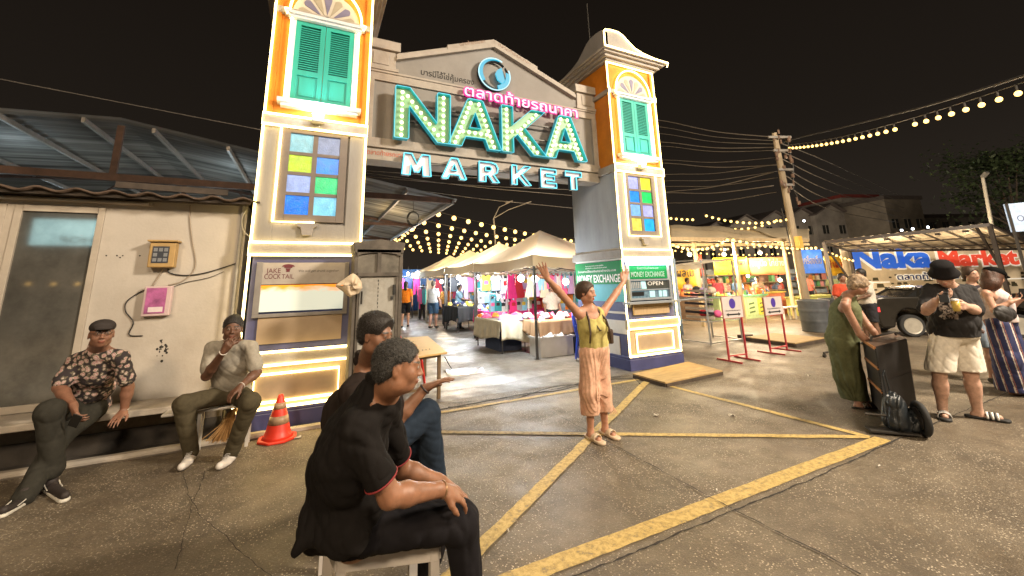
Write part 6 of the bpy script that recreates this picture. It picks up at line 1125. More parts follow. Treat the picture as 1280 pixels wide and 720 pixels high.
wc_ = Vector(G(1156, 546)); rh = Vector((RT.x, RT.y, 0)).normalized(); fh = Vector((FW.x, FW.y, 0)).normalized(); ax_ = (rh*.90-fh*.35).normalized(); pv = ax_.cross(Vector((0, 0, 1))).normalized()
HT = thing('hand_trolley', 'two wheeled black hand trolley under the tall speaker case', 'trolley', tuple(wc_)); g = MB(); cw = wc_+Vector((0, 0, .165)); g.tube([cw+(pv*math.cos(a)+Vector((0, 0, math.sin(a))))*.135 for a in [2*PI*k/28 for k in range(28)]], .030, 8, closed=True); wh_ = g.build('wheel', mat('tyre rubber', (0, 0, 0)), HT, smooth=True)
g = MB(); g.cyl(cw-ax_*.03, cw+ax_*.03, .105, 20); g.build('rim', M_dsteel, wh_); g = MB(); g.cyl(cw, cw-ax_*.42+fh*.05, .014, 8); g.bar(wc_-ax_*.05+Vector((0, 0, .03)), wc_-ax_*.45+Vector((0, 0, .03)), .16, .015); g.build('frame', M_dsteel, HT)
r_ = random.Random(31)
for k, (u, v) in enumerate(((372, 548), (820, 520), (1010, 470), (915, 520))):
    p = G(u, v); a = r_.uniform(0, 3); c_, s_ = math.cos(a), math.sin(a); g = MB(); g.grid(lambda i, j: (p.x+(i-.5)*.07*c_-(j-.5)*.05*s_, p.y+(i-.5)*.07*s_+(j-.5)*.05*c_, .012+.012*math.sin(6*i+k)*math.sin(5*j)), 6, 6); single('paper_scrap', g, mat('dirty paper', (.45, .40, .33), .8, var=.2, scale=30), 'small crumpled scrap of paper or leaf lying on the asphalt', 'litter', 'scraps of litter on the asphalt', smooth=True)
# ------------------------------------------------------------------ implicit surfaces for people
def V3(*a): return np.array(a[0] if len(a) == 1 else a, dtype=np.float64)
class SDF:
    """smooth union of tapered capsules and ellipsoids, meshed with surface nets"""
    def __init__(s): s.p = []
    def cap(s, a, b, ra, rb=None, k=.02, sub=False): s.p.append(('c', V3(a), V3(b), float(ra), float(ra if rb is None else rb), k, sub)); return s
    def chain(s, pts, rs, k=.015):
        for i in range(len(pts)-1): s.cap(pts[i], pts[i+1], rs[i], rs[i+1], k)
        return s
    def ell(s, c, rad, ax=None, k=.02, sub=False):
        A = np.eye(3) if ax is None else np.array([V3(x)/np.linalg.norm(V3(x)) for x in ax]); s.p.append(('e', V3(c), A, V3(rad), 0, k, sub)); return s
    def bounds(s):
        lo, hi = [], []
        for q in s.p:
            if q[6]: continue
            if q[0] == 'c': r = max(q[3], q[4]); lo.append(np.minimum(q[1], q[2])-r); hi.append(np.maximum(q[1], q[2])+r)
            else: r = q[3].max(); lo.append(q[1]-r); hi.append(q[1]+r)
        return np.min(lo, 0), np.max(hi, 0)
    def mesh(s, name, vox, cuts=(), disp=None, damp=0., thick=None):
        lo, hi = s.bounds(); lo = lo-3*vox-.02; hi = hi+3*vox+.02; n = np.ceil((hi-lo)/vox).astype(int)+1
        F = np.full(n, 1., np.float32); ax = [lo[i]+vox*np.arange(n[i]) for i in range(3)]
        for q in s.p:
            k = q[5]
            if q[0] == 'c': r = max(q[3], q[4]); a0 = np.minimum(q[1], q[2])-r; b0 = np.maximum(q[1], q[2])+r
            else: r = q[3].max(); a0 = q[1]-r; b0 = q[1]+r
            m = k+3*vox+.02; i0 = np.clip(((a0-m-lo)/vox).astype(int), 0, n-1); i1 = np.clip(((b0+m-lo)/vox).astype(int)+2, 1, n)
            X, Y, Z = np.meshgrid(*[ax[i][i0[i]:i1[i]] for i in range(3)], indexing='ij', sparse=True); sl = tuple(slice(i0[i], i1[i]) for i in range(3))
            if q[0] == 'c':
                A, B = q[1], q[2]; d = B-A; L2 = max(d@d, 1e-9); h = ((X-A[0])*d[0]+(Y-A[1])*d[1]+(Z-A[2])*d[2])/L2; h = np.clip(h, 0, 1)
                D = np.sqrt((X-A[0]-h*d[0])**2+(Y-A[1]-h*d[1])**2+(Z-A[2]-h*d[2])**2)-(q[3]+(q[4]-q[3])*h)
            else:
                A = q[2]; R = q[3]; x, y, z = X-q[1][0], Y-q[1][1], Z-q[1][2]
                u = x*A[0][0]+y*A[0][1]+z*A[0][2]; v = x*A[1][0]+y*A[1][1]+z*A[1][2]; w_ = x*A[2][0]+y*A[2][1]+z*A[2][2]
                k0 = np.sqrt((u/R[0])**2+(v/R[1])**2+(w_/R[2])**2); k1 = np.sqrt((u/R[0]**2)**2+(v/R[1]**2)**2+(w_/R[2]**2)**2)+1e-9; D = k0*(k0-1)/k1
            D = D.astype(np.float32); f = F[sl]
            if q[6]: h = np.maximum(k-np.abs(f+D), 0)/k; F[sl] = np.maximum(f, -D)+h*h*k*.25
            else: h = np.maximum(k-np.abs(f-D), 0)/k; F[sl] = np.minimum(f, D)-h*h*k*.25
        if disp is not None:
            X, Y, Z = np.meshgrid(*ax, indexing='ij', sparse=True); F = F+disp(X, Y, Z).astype(np.float32)
        X, Y, Z = np.meshgrid(*ax, indexing='ij', sparse=True)
        for (c, nn) in cuts:
            nn = V3(nn)/np.linalg.norm(V3(nn)); F = np.maximum(F, ((X-c[0])*nn[0]+(Y-c[1])*nn[1]+(Z-c[2])*nn[2]).astype(np.float32))
        I = F < 0; c8 = [I[i:n[0]-1+i, j:n[1]-1+j, k:n[2]-1+k] for i in (0, 1) for j in (0, 1) for k in (0, 1)]
        sm = sum(c.astype(np.int8) for c in c8); act = (sm > 0) & (sm < 8); cells = np.argwhere(act); idx = -np.ones(act.shape, np.int32); idx[act] = np.arange(len(cells))
        off = np.array([(i, j, k) for i in (0, 1) for j in (0, 1) for k in (0, 1)]); vals = np.stack([F[cells[:, 0]+o[0], cells[:, 1]+o[1], cells[:, 2]+o[2]] for o in off], 1)
        acc = np.zeros((len(cells), 3)); cnt = np.zeros(len(cells))
        for a in range(8):
            for b in range(a+1, 8):
                if np.abs(off[a]-off[b]).sum() != 1: continue
                fa, fb = vals[:, a], vals[:, b]; m = (fa < 0) != (fb < 0); t = np.where(m, fa/np.where(m, fa-fb, 1), 0)[:, None]; acc += np.where(m[:, None], off[a]+(off[b]-off[a])*t, 0); cnt += m
        P = lo+(cells+acc/np.maximum(cnt, 1)[:, None])*vox
        quads = []
        for d in range(3):
            o1, o2 = [(1, 2), (2, 0), (0, 1)][d]; A = I[tuple(slice(0, n[i]-1) if i == d else slice(1, n[i]-1) for i in range(3))]; B = I[tuple(slice(1, n[i]) if i == d else slice(1, n[i]-1) for i in range(3))]
            e = np.argwhere(A != B); 
            if len(e) == 0: continue
            base = e.copy(); base[:, o1] += 1; base[:, o2] += 1; sgn = A[tuple(e.T)]
            def at(p, q_):
                c = base.copy(); c[:, o1] -= p; c[:, o2] -= q_; return idx[tuple(c.T)]
            Q = np.stack([at(1, 1), at(0, 1), at(0, 0), at(1, 0)], 1); Q[~sgn] = Q[~sgn][:, ::-1]; quads.append(Q)
        Q = np.concatenate(quads); Q = Q[(Q >= 0).all(1)]
        # a little laplacian smoothing
        for _ in range(2):
            S = np.zeros_like(P); C = np.zeros(len(P))
            for a, b in ((0, 1), (1, 2), (2, 3), (3, 0)):
                np.add.at(S, Q[:, a], P[Q[:, b]]); np.add.at(S, Q[:, b], P[Q[:, a]]); np.add.at(C, Q[:, a], 1); np.add.at(C, Q[:, b], 1)
            P = P*.5+.5*S/np.maximum(C, 1)[:, None]
        me = bpy.data.meshes.new(name); me.vertices.add(len(P)); me.vertices.foreach_set('co', P.astype(np.float32).ravel()); me.loops.add(len(Q)*4); me.loops.foreach_set('vertex_index', Q.astype(np.int32).ravel()); me.polygons.add(len(Q)); me.polygons.foreach_set('loop_start', np.arange(0, len(Q)*4, 4, dtype=np.int32)); me.polygons.foreach_set('use_smooth', np.ones(len(Q), bool)); me.update(); me.validate()
        return me, P
def paint(me, P, cols):
    a = me.color_attributes.new('Col', 'FLOAT_COLOR', 'POINT'); c = np.ones((len(me.vertices), 4), np.float32); c[:, :3] = cols; a.data.foreach_set('color', c.ravel())
def folds(amp, sc=9., seed=0, dirn=(0, 0, 1)):
    r = np.random.default_rng(seed); D = [(r.normal(size=3)*np.array([1, 1, .55]), r.uniform(0, 6)) for _ in range(5)]
    def f(X, Y, Z):
        w1 = np.sin(X*5+Z*4+seed)*.8+np.sin(Y*6-Z*3)*.6; o = 0
        for d, ph in D: o = o+(1-np.abs(np.sin((X*d[0]+Y*d[1]+Z*d[2])*sc*1.5+ph+w1*1.6)))**3-.25
        return o*amp*.8
    return f
def nrm(v): v = V3(v); return v/max(np.linalg.norm(v), 1e-9)
SKINS = {}
def skin_mat(nm):
    m = mat('skin '+nm, (1, 1, 1), .5, var=.16, scale=26, attr=True, bump=.10, bscale=500)
    b = m.node_tree.nodes['Principled BSDF']; b.inputs['Subsurface Weight'].default_value = .06; b.inputs['Subsurface Radius'].default_value = (.02, .008, .005); return m
def hand(S, wr, d, n_, side, curl=.5, sc=1., spread=.12, thumb=.6, k=.006):
    """wr wrist, d along the hand, n_ palm normal, side = +1/-1 picks the thumb side"""
    d = nrm(d); n_ = nrm(V3(n_)-d*(V3(n_)@d)); s_ = np.cross(n_, d)*side; wr = V3(wr)
    P = lambda a, b, c: wr+(d*a+s_*b+n_*c)*sc
    S.cap(P(-.02, 0, 0), P(.03, 0, 0), .026*sc, .024*sc, .015)
    for b in (-.028, -.010, .010, .028): S.cap(P(.025, b*.7, 0), P(.085, b, 0), .0165*sc, .0135*sc, .012)
    L = {.028: (.042, .026, .022), .010: (.047, .030, .024), -.010: (.044, .028, .023), -.028: (.034, .022, .020)}
    for b, ls in L.items():
        p = P(.088, b, 0); a = curl*.55; yaw = b/.028*spread
        for q, l in enumerate(ls):
            dd = (d*math.cos(yaw)+s_*math.sin(yaw)); dirv = dd*math.cos(a)+n_*math.sin(a); e = p+dirv*l*sc; S.cap(p, e, (.0098-.0011*q)*sc, (.0090-.0012*q)*sc, k); p = e; a += curl*.75
    p = P(.02, .026, .004); a = thumb
    for q, l in enumerate((.040, .032, .026)):
        dirv = nrm(d*math.cos(a)+s_*math.sin(a)+n_*(.25+.3*curl)); e = p+dirv*l*sc; S.cap(p, e, (.0145-.002*q)*sc, (.0125-.002*q)*sc, k+.004); p = e; a -= .25
    return S
def head(S, c, f, u, sc=1., jaw=1., female=False):
    """c centre of head, f facing, u up"""
    f = nrm(f); u = nrm(V3(u)-f*(V3(u)@f)); r = np.cross(f, u); c = V3(c); A = (r, f, u)
    P = lambda x, y, z: c+(r*x+f*y+u*z)*sc
    E = lambda x, y, z, a, b, e, k=.02, sub=False: S.ell(P(x, y, z), (a*sc, b*sc, e*sc), A, k, sub)
    E(0, -.012, .035, .074, .094, .082, .03); E(0, .022, -.025, .060*jaw, .066, .078, .03); E(0, .050, -.078, .030*jaw, .030, .024, .025)
    for s_ in (-1, 1):
        E(s_*.038, .052, -.022, .026, .026, .026, .02); E(s_*.052*jaw, .006, -.062, .016, .03, .022, .02)
        E(s_*.030, .096, .010, .017, .013, .012, .012, True); E(s_*.030, .081, .010, .0125, .0125, .0125, .004)
        S.cap(P(s_*.012, .086, .030), P(s_*.046, .074, .028), .008*sc, .006*sc, .010)
        E(s_*.076, -.008, -.006, .008, .019, .031, .006); E(s_*.083, -.006, -.002, .004, .010, .016, .005, True)
    S.cap(P(0, .083, .022), P(0, .106, -.022), .008*sc, .0105*sc, .010); E(-.012, .096, -.026, .008, .009, .007, .006); E(.012, .096, -.026, .008, .009, .007, .006)
    E(0, .088, -.050, .024, .010, .0055, .006); E(0, .086, -.060, .020, .010, .006, .006); E(0, .100, -.0545, .02, .008, .0018, .003, True)
    return P, A
def person_colors(P, base, hd=None, lips=(.32, .10, .08), brow=(.03, .02, .015), extra=None):
    C_ = np.tile(np.array(base, np.float32), (len(P), 1)); 
    if hd is not None:
        c, f, u, sc = hd; f = nrm(f); u = nrm(V3(u)-f*(V3(u)@f)); r = np.cross(f, u); q = (P-V3(c))/sc; x, y, z = q@r, q@f, q@u
        near = (np.abs(x) < .09) & (np.abs(z) < .13) & (y > 0) & (y < .14)
        def blob(cx, cz, a, b): return near & (((x-cx)/a)**2+((z-cz)/b)**2 < 1) & (y > .05)
        for s_ in (-1, 1):
            C_[blob(s_*.030, .031, .021, .0055)] = brow; C_[blob(s_*.030, .010, .0115, .0045)] = (.30, .27, .24); C_[blob(s_*.030, .010, .0055, .005)] = (.02, .012, .01)
        C_[blob(0, -.0545, .022, .0095)] = lips
        C_[near & (z < -.035) & (z > -.1) & (np.abs(x) < .05) & ~blob(0, -.0545, .022, .0095)] *= np.array([.93, .93, .95], np.float32) if extra == 'stubble' else 1
    return C_
CLOTH = {}
def cloth_mat(nm, col, **k): return mat('cloth '+nm, col, .85, var=k.pop('var', .14), scale=k.pop('scale', 22), bump=.16, bscale=k.pop('bscale', 420), spec=.12, **k)
class Person:
    def __init__(s, label, root, vox=.007, skin=(.24, .115, .065), nm='tan', group=None):
        s.T = thing('person', label, 'person', (root[0], root[1], 0), 0, group); s.vox = vox; s.skin = skin; s.nm = nm; s.B = SDF(); s.hd = None
    def headset(s, c, f, u, sc=1., **k): s.hd = (V3(c), V3(f), V3(u), sc); s.hP, s.hA = head(s.B, c, f, u, sc, **k)
    def neck(s, a, r=.055): c, f, u, sc = s.hd; u = nrm(u); s.B.cap(a, c-u*.07*sc-nrm(f)*.02*sc, r*1.08, r*.95, .03)
    def body(s, extra=None, brow=(.03, .02, .015), lips=None):
        me, P = s.B.mesh('body', s.vox); paint(me, P, person_colors(P, s.skin, s.hd, lips or (s.skin[0]*.95, s.skin[1]*.62, s.skin[2]*.62), brow, extra)); link('body', me, skin_mat(s.nm), s.T); return s
    def part(s, name, S, m, vox=None, cuts=(), disp=None, colors=None, label=None):
        me, P = S.mesh(name, vox or s.vox, cuts, disp)
        if colors is not None: paint(me, P, colors(P))
        o = link(name, me, m, s.T)
        if label: o['label'] = label
        return o
def limb(S, a, b, c, r, k=.02, bulge=True):
    """upper a-b, lower b-c with radii r = (r0, r1, r2)"""
    a, b, c = V3(a), V3(b), V3(c); S.cap(a, b, r[0], r[1], k); m = b+(c-b)*.3; S.cap(b, m, r[1], r[1]*1.02 if bulge else (r[1]+r[2])/2, k); S.cap(m, c, r[1]*1.02 if bulge else (r[1]+r[2])/2, r[2], k)
def torso(S, pel, che, nk, shl, shr, w=1., t=1., infl=0., belly=.0, fwd=None, k=.05):
    pel, che, nk, shl, shr = map(V3, (pel, che, nk, shl, shr)); lat = nrm(shr-shl); up = nrm(che-pel); f = nrm(np.cross(lat, up)) if fwd is None else nrm(fwd); lat = nrm(np.cross(up, f))*np.sign(np.cross(up, f)@lat or 1)
    A = (lat, f, up)
    S.ell(pel, (.165*w+infl, .115*t+infl, .12+infl), A, k); m = pel*.52+che*.48; S.ell(m+f*belly*.5, (.145*w+infl+belly*.3, .105*t+infl+belly*.6, .15+infl), A, k); S.ell(che, (.165*w+infl, .115*t+infl, .17+infl), A, k)
    S.cap(che+up*.10-lat*.09*w, shl, .068+infl*.7, .048+infl*.6, k*.8); S.cap(che+up*.10+lat*.09*w, shr, .068+infl*.7, .048+infl*.6, k*.8); S.cap(nk-up*.03, che+up*.10, .06+infl, .08+infl, k)
    for q in (shl, shr): S.cap(nk-up*.015, nk*.35+q*.65, .046+infl*.5, .046+infl*.6, k*.6)
    return f, lat, up
def shoe(S, ank, toe, up=(0, 0, 1), sc=1., r=.042):
    ank, toe = V3(ank), V3(toe); d = nrm(toe-ank); base = ank-V3(up)*.055*sc; e = toe
    S.cap(base-d*.035*sc, base+d*.10*sc, r*.85*sc, r*.95*sc, .02); S.cap(base+d*.10*sc, e, r*.95*sc, r*.72*sc, .02); S.cap(ank, base+d*.02, r*sc, r*sc, .02)
def wpt(L_): return [np.array(W(*q)) for q in L_]
def lens(pr, pairs):
    pass
M_hair = mat('black hair', (.018, .014, .012), .55, var=.3, scale=60, bump=.6, bscale=140)
def hair_cap(Pn, sc_=1., top=.0, back=.0, long=0., m=None, cut=-.01, gray=False):
    c, f, u, sc = Pn.hd; f = nrm(f); u = nrm(u-f*(u@f)); r = np.cross(f, u); A = (r, f, u); S = SDF(); q = lambda x, y, z: c+(r*x+f*y+u*z)*sc
    S.ell(q(0, -.018, .040+top), ((.082)*sc, (.103+back)*sc, (.088+top)*sc), A, .02); S.ell(q(0, -.055, -.01), (.070*sc, .055*sc, .065*sc), A, .03)
    return S, q, A, [(q(0, .062, .03), f*1.0-u*.9)]

def collar(Pn, nk, m, R=.062, tilt=.02, r=.011):
    c, f, u, sc = Pn.hd; f = nrm(f*V3(1, 1, 0)); l = np.cross(f, V3(0, 0, 1)); g = MB(); g.tube([Vector(nk+V3(0, 0, .018)+l*R*math.cos(a)+f*(R*math.sin(a)+.008)-V3(0, 0, tilt*math.sin(a))) for a in [2*PI*k/28 for k in range(28)]], r, 8, closed=True); return g.build('collar', m, Pn.T, smooth=True)
def shirt_m(name): return MATS['cloth '+name]

def strands(Pn, ho, m, n=3500, ln=.02, lift=.35, seed=1, wd=.0011):
    """short hairs standing off the hair surface so that its edge is ragged"""
    me = ho.data; nv = len(me.vertices); co = np.zeros(nv*3, np.float32); no = np.zeros(nv*3, np.float32); me.vertices.foreach_get('co', co); me.vertices.foreach_get('normal', no); co = co.reshape(-1, 3); no = no.reshape(-1, 3)
    c, f, u, sc = Pn.hd; f = nrm(f); u = nrm(u-f*(u@f)); r = np.random.default_rng(seed); i = r.integers(0, nv, n); P = co[i]+r.normal(0, .002, (n, 3)); N_ = no[i]; fl = (-f*.55-u*.6)[None]+r.normal(0, .35, (n, 3)); D = N_*lift+fl; D /= np.linalg.norm(D, axis=1)[:, None]; sd = np.cross(D, N_); sd /= np.linalg.norm(sd, axis=1)[:, None]+1e-6; L_ = ln*r.uniform(.5, 1.2, (n, 1))
    V = np.stack([P-sd*wd, P+sd*wd, P+D*L_*.6+N_*L_*.15+sd*wd*.6, P+D*L_], 1).reshape(-1, 3); mh = bpy.data.meshes.new('hair_strands'); mh.from_pydata(V.tolist(), [], [(4*k, 4*k+1, 4*k+2, 4*k+3) for k in range(n)]); o = bpy.data.objects.new('hair_strands', mh); COL.objects.link(o); mh.materials.append(m); o.parent = ho
def A_(u, v, t): return np.array(W(u, v, t))
# ================================================================== 1. near man on the white stool
def dist(a, b): return float(np.linalg.norm(V3(a)-V3(b)))
DBG = {}
def chk(nm, **k):
    DBG[nm] = {a: round(dist(*b), 3) for a, b in k.items()}; DBG[nm]['z'] = {a+e: round(float(b[i][2]), 2) for a, b in k.items() for i, e in ((0, '0'), (1, '1'))}
SKB = (.25, .115, .062)
head1 = A_(499, 459, 1.63); shR, shL = A_(444, 534, 1.54), A_(483, 516, 1.86); che = (shR+shL)/2-V3(0, 0, .13)+V3(RT)*-.075; pel = A_(452, 650, 1.82); nk = A_(478, 490, 1.68)
elR, wrR = A_(487, 620, 1.56), A_(553, 612, 1.72); elL, wrL = A_(502, 586, 1.98), A_(552, 602, 1.98)
hpR, hpL = A_(455, 662, 1.74), A_(470, 640, 1.96); knR, anR = A_(576, 652, 1.84), A_(594, 800, 1.86); knL, anL = A_(552, 640, 2.14), A_(523, 742, 2.12)
chk('man1', uaR=(shR, elR), faR=(elR, wrR), uaL=(shL, elL), faL=(elL, wrL), thR=(hpR, knR), shinR=(knR, anR), thL=(hpL, knL), shinL=(knL, anL), torso=(pel, nk), sh=(shL, shR), hn=(head1, nk))
fdir = nrm(V3(RT)*1.0+V3(FW)*.2-V3(0, 0, .14)); 
p = Person('person in a black shirt with red cuffs leaning forward on the nearest white stool', (pel[0], pel[1]), .0058, SKB, 'brown')
p.headset(head1, fdir, (.12, .0, 1), .87); p.neck(nk, .056); S = p.B
torso(S, pel, che, nk, shL, shR, .95, .95)
limb(S, shR, elR, wrR, (.052, .042, .027)); limb(S, shL, elL, wrL, (.052, .042, .027))
dn = V3(0, 0, -1)
hand(S, wrR, A_(585, 622, 1.80)-wrR, dn*1.+V3(FW)*.5, 1, .45, 1.0); hand(S, wrL, A_(592, 628, 1.92)-wrL, dn*1.-V3(FW)*.2, -1, .35, 1.0)
limb(S, hpR, knR, anR, (.07, .052, .04)); limb(S, hpL, knL, anL, (.07, .052, .04)); p.body('stubble')
S, q, A, cuts = hair_cap(p)
c, f, u, sc = p.hd; r = np.cross(f, nrm(u))
cuts = [(q(0, .066, .055), nrm(f)*1.-nrm(u)*.55), (q(0, -.02, -.075), -nrm(u))]
S.ell(q(.088, .03, -.012), (.03, .038, .045), A, .012, True); S.ell(q(-.088, .03, -.012), (.03, .038, .045), A, .012, True)
nz = lambda X, Y, Z: .0035*np.sin(X*210+np.sin(Z*90)*2)*np.sin(Y*190+np.sin(X*80)*2)*np.sin(Z*200)*.6
M_gh = mat('greying black hair', (.045, .042, .038), .6, var=.7, scale=90, bump=.8, bscale=160); ho = p.part('hair', S, M_gh, .0042, cuts, nz); strands(p, ho, M_gh, 9000, .010, .25)
S = SDF(); torso(S, pel+V3(0, 0, .0), che, nk-V3(0, 0, .03), shL, shR, 1.0, 1.0, .014, belly=.04)
lat = nrm(shR-shL); bk = -V3(RT)
S.cap(shR, shR+(elR-shR)*.6, .056, .060, .03); S.cap(shL, shL+(elL-shL)*.6, .056, .060, .03)
for (u_, v_, t_, rr) in ((408, 585, 1.72, .075), (398, 640, 1.72, .06), (392, 668, 1.70, .05), (430, 665, 1.62, .06), (436, 562, 1.68, .085), (448, 610, 1.74, .09)): S.ell(A_(u_, v_, t_), (rr, rr, rr*1.25), None, .09)
S.cap(A_(395, 650, 1.66), A_(370, 690, 1.58), .035, .02, .05); S.cap(A_(395, 650, 1.9), A_(388, 680, 1.92), .04, .015, .06); S.cap(A_(410, 676, 1.60), A_(448, 678, 1.60), .03, .03, .06)
hem = A_(430, 688, 1.72); cutw = [(A_(480, 600, 1.6), elR-shR)] 
S.ell(nk+V3(0, 0, .02), (.078, .078, .05), None, .02); S.cap(A_(452, 508, 1.66), A_(466, 490, 1.66), .062, .05, .05)
S.ell(nk+V3(0, 0, .085)+V3(RT)*.02, (.056, .056, .06), None, .01, True)
p.part('shirt', S, cloth_mat('black shirt', (.010, .0085, .008)), .0065, [(hem, (0, 0, -1)), (shR+(elR-shR)*.86, nrm(elR-shR)+V3(FW)*-.0)] if False else [(hem, (0, 0, -1))], folds(.0065, 13, 3))
a = shR+(elR-shR)*.90; d_ = nrm(elR-shR); S = SDF(); S.cap(shR+(elR-shR)*.50, shR+(elR-shR)*.76, .059, .063, .01); p.part('sleeve', S, cloth_mat('black shirt', (0, 0, 0)), .0055, [(shR+(elR-shR)*.76, d_)], folds(.003, 16, 5))
def ring(name, a, d, R, r, m, par, sy=1.):
    d = Vector(nrm(d)); u1 = d.cross(Vector((0, 0, 1))).normalized(); u2 = d.cross(u1); a = Vector(a); g = MB(); g.tube([a+u1*R*math.cos(t)+u2*R*sy*math.sin(t) for t in [2*PI*k/28 for k in range(28)]], r, 6, closed=True); return g.build(name, m, par, smooth=True)
ring('cuff_trim', shR+(elR-shR)*.755, d_, .0635, .004, mat('red cuff trim', (.22, .018, .02), .7), p.T)
S = SDF(); S.cap(shL+(elL-shL)*.50, shL+(elL-shL)*.76, .058, .060, .01); p.part('sleeve', S, cloth_mat('black shirt', (0, 0, 0)), .0065, [(shL+(elL-shL)*.76, elL-shL)]); ring('cuff_trim', shL+(elL-shL)*.755, elL-shL, .0605, .004, mat('red cuff trim', (0, 0, 0)), p.T)
S = SDF(); S.cap(hpR, knR, .088, .076, .04); S.cap(knR, anR, .078, .058, .03); S.cap(hpL, knL, .098, .078, .04); S.cap(knL, anL, .078, .058, .03); S.ell(pel-V3(0, 0, .01), (.15, .14, .10), None, .05)
p.part('trousers', S, cloth_mat('black trousers', (.012, .011, .013)), .0075, [(anR+V3(0, 0, -.04), (0, 0, -1))], folds(.006, 12, 8))
for an, kn in ((anR, knR), (anL, knL)): S = SDF(); shoe(S, an, an+V3(RT)*.16-V3(0, 0, .045)); p.part('shoe', S, mat('black shoe', (.02, .018, .016), .4), .008, [(V3(0, 0, .003), (0, 0, -1))])
ring('wristwatch', wrR+nrm(wrR-elR)*.0, wrR-elR, .030, .005, mat('gold bracelet', (.3, .18, .1), .35, .6), p.T)
collar(p, nk+V3(0, 0, .022), cloth_mat('black shirt', (0, 0, 0)), .064, .025, .017)
# stool
ST = thing('low_stool', 'white topped stool under the nearest man in black', 'stool', (0, 0, 0)); cs = [G(u, v, .465) for u, v in ((419, 686), (554, 671), (540, 655), (424, 664))]; cs[3] = cs[0]+(cs[2]-cs[1]); cc = sum(cs, Vector())/4; ST.matrix_basis = Matrix.Translation((cc.x, cc.y, 0)); WM[ST.name] = ST.matrix_basis.copy()
e = (cs[2]-cs[1]).normalized(); 
cs = [cs[0], cs[1], cs[1]+e*.30, cs[0]+e*.30]; M_st = mat('scuffed white stool plastic', (.50, .46, .42), .5, var=.08, dirt=.4, dirtcol=(.3, .26, .22)); g = MB()
g.add([xyz(q_, .43) for q_ in cs]+[xyz(q_, .465) for q_ in cs], [(0, 1, 2, 3), (7, 6, 5, 4), (0, 4, 5, 1), (1, 5, 6, 2), (2, 6, 7, 3), (3, 7, 4, 0)]); g.build('seat', M_st, ST, bevel=.012)
cc = sum(cs, Vector())/4
for k in range(4): q_ = cc+(cs[k]-cc)*.86; g = MB(); g.bar(xyz(cc+(cs[k]-cc)*.88, 0), xyz(q_, .43), .04); g.build('leg', M_st, ST)
g = MB(); qs = [cc+(q_-cc)*.93 for q_ in cs]; [g.bar(xyz(qs[k], .40), xyz(qs[(k+1) % 4], .40), .025, .055) for k in range(4)]; g.build('apron', M_st, ST)
# ================================================================== 2. second man, hat, reaching hand
head2 = A_(470, 419, 2.24); shR, shL = A_(440, 492, 2.18), A_(486, 482, 2.55); nk = A_(459, 454, 2.34); pel = A_(448, 600, 2.45); che = (shR+shL)/2*.55+pel*.0+nk*.45-V3(0, 0, .17)
che = nk*.6+pel*.4
elL, wrL = A_(497, 524, 2.55), A_(531, 486, 2.62); elR, wrR = A_(474, 575, 2.25), A_(508, 590, 2.45)
hpR, hpL = A_(462, 566, 2.46), A_(478, 568, 2.62); knR, anR = A_(532, 518, 2.74), A_(546, 612, 2.80); knL, anL = A_(526, 548, 2.90), A_(522, 650, 2.95)
anL[2] = .09
chk('man2', uaR=(shR, elR), faR=(elR, wrR), uaL=(shL, elL), faL=(elL, wrL), thR=(hpR, knR), shinR=(knR, anR), torso=(pel, nk), sh=(shL, shR), hn=(head2, nk))
p = Person('person with thick black hair stretching one hand, seated behind the nearest man', (pel[0], pel[1]), .0062, (.21, .10, .058), 'brown'); f2 = nrm(V3(RT)*.95-V3(FW)*.30-V3(0, 0, .08))
p.headset(head2, f2, (0, 0, 1), .92); p.neck(nk, .056); S = p.B; torso(S, pel, che, nk, shL, shR, 1., 1.)
limb(S, shR, elR, wrR, (.054, .043, .028)); limb(S, shL, elL, wrL, (.054, .043, .030)); hand(S, wrL, A_(566, 468, 2.66)-wrL, V3(0, 0, -1)+V3(RT)*.3, -1, .28, 1.05, .25, .9); hand(S, wrR, A_(530, 596, 2.5)-wrR, (0, 0, -1), 1, .5)
limb(S, hpR, knR, anR, (.07, .055, .04)); limb(S, hpL, knL, anL, (.07, .055, .04)); p.body('stubble')
S, q, A, cuts = hair_cap(p); c, f, u, sc = p.hd; f = nrm(f); u = nrm(u); cuts = [(q(0, .055, .045), f-u*.4), (q(0, 0, -.055), -u)]; S.ell(q(.09, .03, -.012), (.03, .036, .045), A, .012, True); S.ell(q(-.09, .03, -.012), (.03, .036, .045), A, .012, True); S.ell(q(0, -.005, .075), (.078, .095, .058), A, .03); ho2 = p.part('hair', S, M_hair, .005, [(q(0, .075, .06), f-u*.25), (q(0, 0, -.055), -u)], nz)
strands(p, ho2, M_hair, 5000, .009, .2)
S = SDF(); torso(S, pel, che, nk-V3(0, 0, .03), shL, shR, 1.08, 1.15, .02, belly=.06); S.cap(shR, shR+(elR-shR)*.8, .06, .066, .03); S.cap(shL, shL+(elL-shL)*.8, .06, .064, .03); S.ell(nk+V3(0, 0, .02), (.08, .08, .05), None, .02); S.ell(nk+V3(0, 0, .09)+f*.02, (.056, .056, .06), None, .01, True)
for (u_, v_, t_, rr) in ((428, 520, 2.35, .11), (428, 570, 2.42, .12)): S.ell(A_(u_, v_, t_), (rr, rr, rr*1.3), None, .08)
p.part('shirt', S, cloth_mat('very dark brown shirt', (.020, .014, .012)), .007, [(A_(440, 640, 2.4), (0, 0, -1))], folds(.006, 13, 11))
